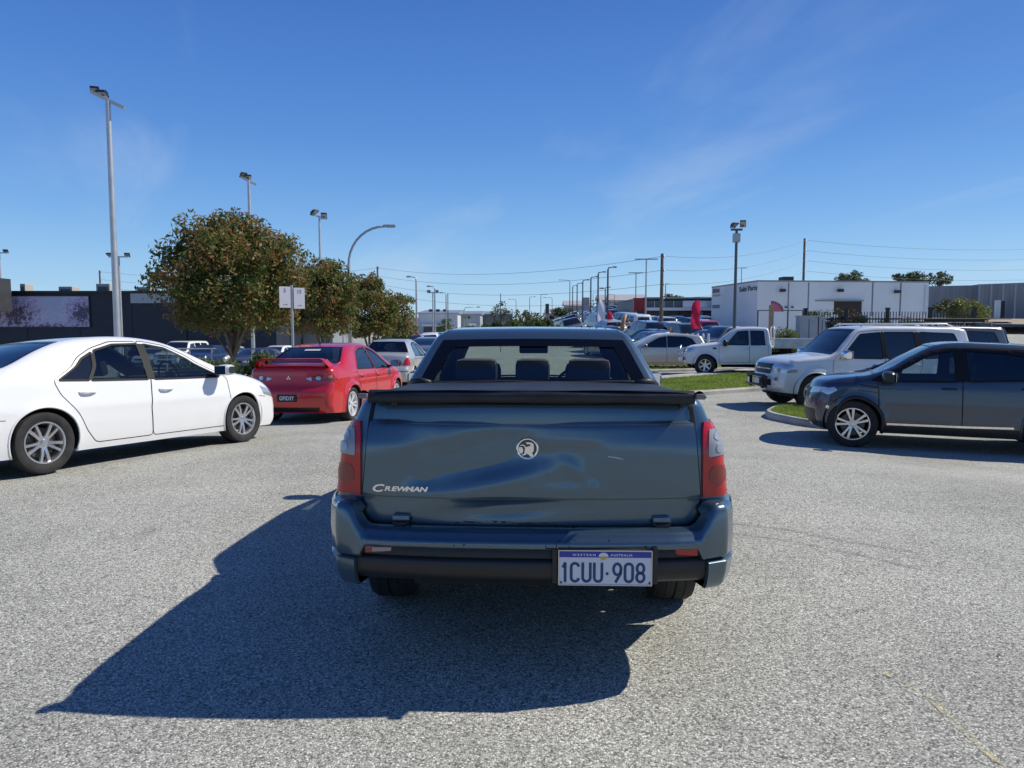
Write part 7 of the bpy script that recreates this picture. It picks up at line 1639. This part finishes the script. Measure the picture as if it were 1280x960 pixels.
# flags
def feather(px, y, ptop, pbot, w_, m_, label, lean=.1):
    c = col(px, y); H = at(px, ptop, y).z - c.z; zb = at(px, pbot, y).z - c.z; root = empty('feather_flag', c); tag(root, label, 'flag'); b_ = MB(); b_.tube([(0, 0, 0), (0, 0, H * .8), (lean * .5, 0, H * .95), (lean * 2, 0, H)], .02, 6); b_.build('pole', M_DGALV, root)
    rows = []
    for t in np.linspace(0, 1, 14):
        z_ = zb + (H - zb) * t; a = max(0, (t - .75) / .25); ww = w_ * (1 - a ** 2 * .75); x0 = lean * 2 * a ** 2; rows.append([(x0 + ww * u_, .05 * math.sin(u_ * 5 + t * 7), z_) for u_ in (-.08, .2, .5, .75, 1.0)])
    b_ = MB(); b_.grid(rows); o_ = b_.build('banner', m_, root, smooth=True, fix=False); return root, o_
def cloth(name, c):
    m = mat(name, c, .75); n, l, b_ = nodes(m); tr = n.new('ShaderNodeBsdfTranslucent'); tr.inputs[0].default_value = (*c, 1); mx_ = n.new('ShaderNodeMixShader'); mx_.inputs[0].default_value = .55; l.new(b_.outputs[0], mx_.inputs[1]); l.new(tr.outputs[0], mx_.inputs[2]); l.new(mx_.outputs[0], n['Material Output'].inputs[0]); return m
M_FRED = cloth('red banner cloth', (.75, .03, .09)); M_FWHT = cloth('white banner cloth', (.85, .83, .86))
feather(864, 45, 375, 411, .50, M_FRED, 'bright red feather flag in front of the showroom', .15)
r_, o_ = feather(747, 62, 374, 408, .62, M_FWHT, 'tall white feather flag among the yard lamp posts', .05)
b = MB(); b.box((.3, -.08, 4.05), (.42, .02, .10)); b.build('banner_mark', mat('flag dark mark', (.12, .05, .08), .7), r_)
feather(759.5, 60, 389, 406, .35, M_FRED, 'short red flag right of the white feather flag', .05)
c = col(962.5, 39.6); root = empty('half_round_flag', c); tag(root, 'pink half-round flag on a pole above the wire fence', 'flag'); H = at(963, 376.5, 39.6).z - c.z; zb = at(963, 389.5, 39.6).z - c.z; r_ = H - zb
b = MB(); b.tube([(0, 0, 0), (0, 0, H)], .025, 6); b.tube([(r_ * 1.15 * math.sin(t), 0, zb + r_ * math.cos(t)) for t in np.linspace(0, math.pi / 2, 12)], .03, 6); b.build('pole', M_DGALV, root)
b = MB(); b.prism([(0, zb)] + [(r_ * 1.12 * math.sin(t), zb + r_ * .96 * math.cos(t)) for t in np.linspace(0, math.pi / 2, 14)], -.01, .01, axis='Y'); b.build('banner', cloth('pink banner', (.80, .34, .42)), root)
# leaning air dancer
c = col(774, 52); root = empty('air_dancer', c); tag(root, 'leaning orange-tan inflatable air dancer beside the short red flag', 'air dancer'); M_OR = mat('orange tan nylon', (.55, .28, .13), .6)
b = MB(); H = at(780, 393, 52).z - c.z; b.tube([(0, 0, .6), (.12, 0, H * .4), (.25, 0, H * .75), (.42, 0, H)], [.13, .15, .14, .11], 10); b.tube([(.25, 0, H * .72), (-.10, 0, H * .76), (-.2, 0, H * .70)], .06, 8); b.tube([(.26, 0, H * .72), (.62, 0, H * .70), (.72, 0, H * .78)], .06, 8); b.build('body', M_OR, root, smooth=True)
b = MB(); b.lathe([(.25, 0), (.28, .3), (.16, .62)], (0, 0, 0), 12); b.build('blower', M_DGREY, root)
# ================================================================== middle distance planting
tree('round_tree', base(558, 88), at(558, 396.5, 88).z - gz(*col(558, 88)[:2]), 2.7, 'dense round green tree in front of the warehouses', L_GREEN, ch=3.0, trunk_h=.5, size=.11, per=420, nblob=60, seed=21)
HD = [(575, 95, 2.2, 406), (592, 98, 2.6, 404), (608, 96, 2.6, 402), (624, 92, 3.2, 397), (642, 96, 3.0, 398), (656, 98, 3.0, 396), (670, 104, 3.0, 395), (683, 112, 2.6, 394), (699, 70, 1.7, 401)]
for i, (px, y, w_, pt) in enumerate(HD):
    c = base(px, y); h_ = at(px, pt, y).z - c[2]; shrub('hedge_bush', c, w_, h_, 2.0, ['brownish', 'low olive', 'rounded olive', 'large rounded green', 'dark green', 'broad olive', 'pale olive', 'yellowish', 'dark isolated'][i] + ' bush of the hedge above the cab, number %s from left' % ['one', 'two', 'three', 'four', 'five', 'six', 'seven', 'eight', 'nine'][i], (L_RUST if i == 0 else L_OLIVE if i % 2 else L_GREEN), 'hedge above the cab roof', .13, 300, 24, 80 + i)
for i, (px, y, w_, pt, lb, lm) in enumerate(((628, 150, 4.2, 375, 'wispy pine rising over the middle hedge', L_OLIVE), (652, 150, 6.0, 386, 'dark tree clump right of the wispy pine', L_OLIVE), (840, 130, 6.5, 366, 'bushy tree top behind the showroom', L_OLIVE), (618, 155, 2.2, 386, 'small dark tree left of the wispy pine', L_OLIVE), (703, 215, 9, 383, 'tree on the hill above the road', L_OLIVE))):
    c = base(px, y); h_ = at(px, pt, y).z - c[2]; tree('far_tree', c, h_, w_, lb, lm, 'far trees', ch=min(h_ * .75, w_ * .9), size=.26, per=40 if i == 0 else 90, nblob=34, seed=100 + i, tr=.15)
# far woodland along the skyline
cs = []; rd = []; rs = np.random.default_rng(12)
for k in range(900):
    px = rs.uniform(-800, 2300); y = rs.uniform(300, 620)
    if 560 < px < 700 and y < 450: continue
    c = col(px, y); r_ = rs.uniform(2.2, 5.0) * (y / 450); cs.append(np.array([c.x, c.y, c.z + r_ * .8])); rd.append(r_)
C = []; 
o = leaf_cloud('woodland', cs, rd, 2.4, 1.1, L_OLIVE, None); tag(o, kind='stuff')
# the road climbing the hill
o = sheet('hill_road', [(col(689, 75).x, 75), (col(716, 75).x, 75), (col(730, 240).x, 240), (col(708, 240).x, 240)], noise_mat('far road', (.24, .24, .25), (.30, .30, .31), .2, .9), .06, 6); tag(o, kind='structure')

# ================================================================== parked cars further off
def lod_spec(sp):
    q = dict(sp); q['grid'] = .13; q['step'] = .10; q['lat'] = 4; q['doors'] = {}; q['doorwins'] = {}; q['handles'] = {}; q['seams'] = []; q['mirror'] = None; q['gside'] = G_OPAQ; q['gmap'] = {k: G_OPAQ for k in ('rw', 'ws', 'q', 'f', 'r')}; return q
def merge(root, name):
    """one light mesh of a far car: paint, glass, rubber, alloy"""
    V = []; Fc = []; Mi = []; mats = []
    bpy.context.view_layer.update()
    for o in root.children_recursive:
        if o.type != 'MESH': continue
        Mx = root.matrix_world.inverted() @ o.matrix_world; k = len(V); V += [tuple(Mx @ v.co) for v in o.data.vertices]
        for p in o.data.polygons:
            m_ = o.data.materials[p.material_index] if o.data.materials else M_TRIM
            if m_ not in mats: mats.append(m_)
            Fc.append([i + k for i in p.vertices]); Mi.append(mats.index(m_))
    for o in list(root.children_recursive): bpy.data.objects.remove(o)
    bpy.data.objects.remove(root); me = bpy.data.meshes.new(name); me.from_pydata(V, [], Fc); me.update(); me.polygons.foreach_set('material_index', Mi); me.shade_smooth()
    for m_ in mats: me.materials.append(m_)
    return me, [i for i, m_ in enumerate(mats)]
FAR = []
for sp, nm, pm in ((sedan, 'sedan', P_WHITE), (hat, 'hatchback', P_SILV), (paj, 'off-roader', P_PEARL), (rsed, 'sedan', P_REDC), (evo, 'wagon', P_DKG)):
    q = lod_spec(sp); q['pillars'] = []; rt, S_ = build_car(q, 'tmp', '', '', lod=1); me, _ = merge(rt, 'far_car'); me_i = [i for i, m_ in enumerate(me.materials) if m_ == pm][0]; FAR.append((me, me_i, nm, q))
PC = {'white': P_WHITE, 'silver': P_SILV, 'charcoal': P_GREY, 'dark blue': paint('far dark blue paint', (.02, .04, .10), .4, .3), 'black': paint('far black paint', (.01, .01, .012), .2, .25), 'red': P_REDC, 'pale grey': paint('far grey paint', (.26, .27, .28), .5, .35)}
def far_car(k, colr, x, y, ang, label, group):
    me, mi, nm, q = FAR[k]; o = bpy.data.objects.new('parked_car', me); COL.objects.link(o); o.material_slots[mi].link = 'OBJECT'; o.material_slots[mi].material = PC[colr]; tag(o, label, 'car', group); seat_on_ground(o, x, y, ang, q); return o
# by the dark store, behind the pipe fence
for i, (px, y, a, k, cl, lb) in enumerate(((228, 49, 265, 2, 'white', 'white wagon behind the pipe fence, left of the big tree'), (259, 47, 262, 4, 'dark blue', 'dark blue wagon behind the pipe fence under the big tree'), (198, 50, 268, 0, 'silver', 'silver sedan behind the pipe fence, just over the white sedan'), (283, 49, 268, 1, 'silver', 'silver hatchback behind the trunk of the big tree'), (322, 47, 255, 0, 'charcoal', 'charcoal sedan seen past the trunk of the big tree'), (347, 50, 262, 1, 'white', 'white hatchback behind the parking sign post'))):
    c = col(px, y); far_car(k, cl, c.x, c.y, R(a), lb, 'cars behind the pipe fence')
for i, (px, y, a, k, cl, lb) in enumerate(((519, 52, 92, 3, 'red', 'red car beyond the silver sedan, near the slim lamp post'), (538, 34, 90, 0, 'pale grey', 'grey sedan tucked beside the ute cab on its left'), (540, 60, 90, 1, 'white', 'white hatchback far behind beside the slim lamp posts'), (497, 60, 91, 2, 'silver', 'silver off-roader far off below the smallest autumn tree'), (552, 72, 88, 0, 'silver', 'silver sedan far off left of the cab roof'), (480, 70, 90, 1, 'charcoal', 'charcoal hatchback far off under the autumn trees'))):
    c = col(px, y); far_car(k, cl, c.x, c.y, R(a), lb, 'cars in the left aisle')
# the yard: rows of cars climbing the slope
rs = random.Random(11); CN = list(PC); cw = [5, 4, 4, 3, 4, 2, 4]; n_c = 0; RW = [44, 48, 53, 59, 66, 74, 83, 96, 108, 122, 138, 155]
WD = ['first', 'second', 'third', 'fourth', 'fifth', 'sixth', 'seventh', 'eighth', 'ninth', 'tenth', 'eleventh', 'twelfth']
for r_i, y in enumerate(RW):
    x = col(716 if y > 60 else 760, y).x; lim = col(905 if y < 60 else (884 if y < 83 else 800), y).x; i = 0
    while x < lim:
        if rs.random() < .9:
            k = rs.choice([0, 1, 2, 2, 3, 4, 1]); cl = rs.choices(CN, cw)[0]
            if y < 60 and at(0, 0, 1) and abs(x - col(864, y).x) < 1.3 and y < 46: x += 2.4; continue
            far_car(k, cl, x, y + rs.uniform(-.3, .3), R(rs.choice([90, 90, -90]) + rs.uniform(-8, 4) + 18), '%s %s in the %s row of the car yard, among others like it' % (cl, FAR[k][2], WD[r_i]), 'cars in the yard'); n_c += 1
        x += rs.uniform(2.35, 2.7); i += 1
print('yard cars', n_c)
# on the hill road
for i, (px, y) in enumerate(((697, 85), (703, 100), (700, 130), (712, 150), (706, 180))):
    c = col(px, y); far_car(i % 5, ['white', 'silver', 'white', 'charcoal', 'pale grey'][i], c.x, c.y, R(88), ['white sedan lowest on the hill road', 'silver hatchback second up the hill road', 'white off-roader midway up the hill road', 'charcoal sedan near the top of the hill road', 'pale grey wagon at the top of the hill road'][i], 'cars on the hill road')
for (px, y, a, k, cl, lb) in ((1176, 26, 186, 1, 'pale grey', 'pale grey hatchback between the white off-roader and the racked one'), (905, 39, 200, 2, 'charcoal', 'charcoal off-roader behind the tray truck cab'), (884, 41, 205, 4, 'pale grey', 'pale grey wagon left of the grey floodlight pole'), (948, 39, 190, 0, 'dark blue', 'dark blue sedan behind the tray truck headboard')):
    c = col(px, y); far_car(k, cl, c.x, c.y, R(a), lb, 'cars behind the verge')
# dark ladder rack on a ute beyond the white off-roader
c = col(1175, 29.5); o = far_car(2, 'black', c.x, c.y, R(183), 'black off-roader with a long ladder rack beyond the white off-roader', 'cars behind the verge')
b = MB(); z0 = 1.97
for sg in (1, -1): b.tube([(1.3, sg * .6, z0), (-2.4, sg * .6, z0)], .03, 6); b.tube([(1.3, sg * .6, z0 + .16), (-2.4, sg * .6, z0 + .16)], .025, 6)
for k in range(13): b.tube([(1.2 - k * .29, -.6, z0 + .02), (1.2 - k * .29, .6, z0 + .02)], .025, 6); b.tube([(1.2 - k * .29, -.6, z0), (1.2 - k * .29, -.6, z0 + .16)], .02, 4)
b.box((-.5, 0, z0 + .10), (2.2, .5, .12), bev=.03); b.build('ladder_rack', M_BLACK, o)
bpy.context.view_layer.update()
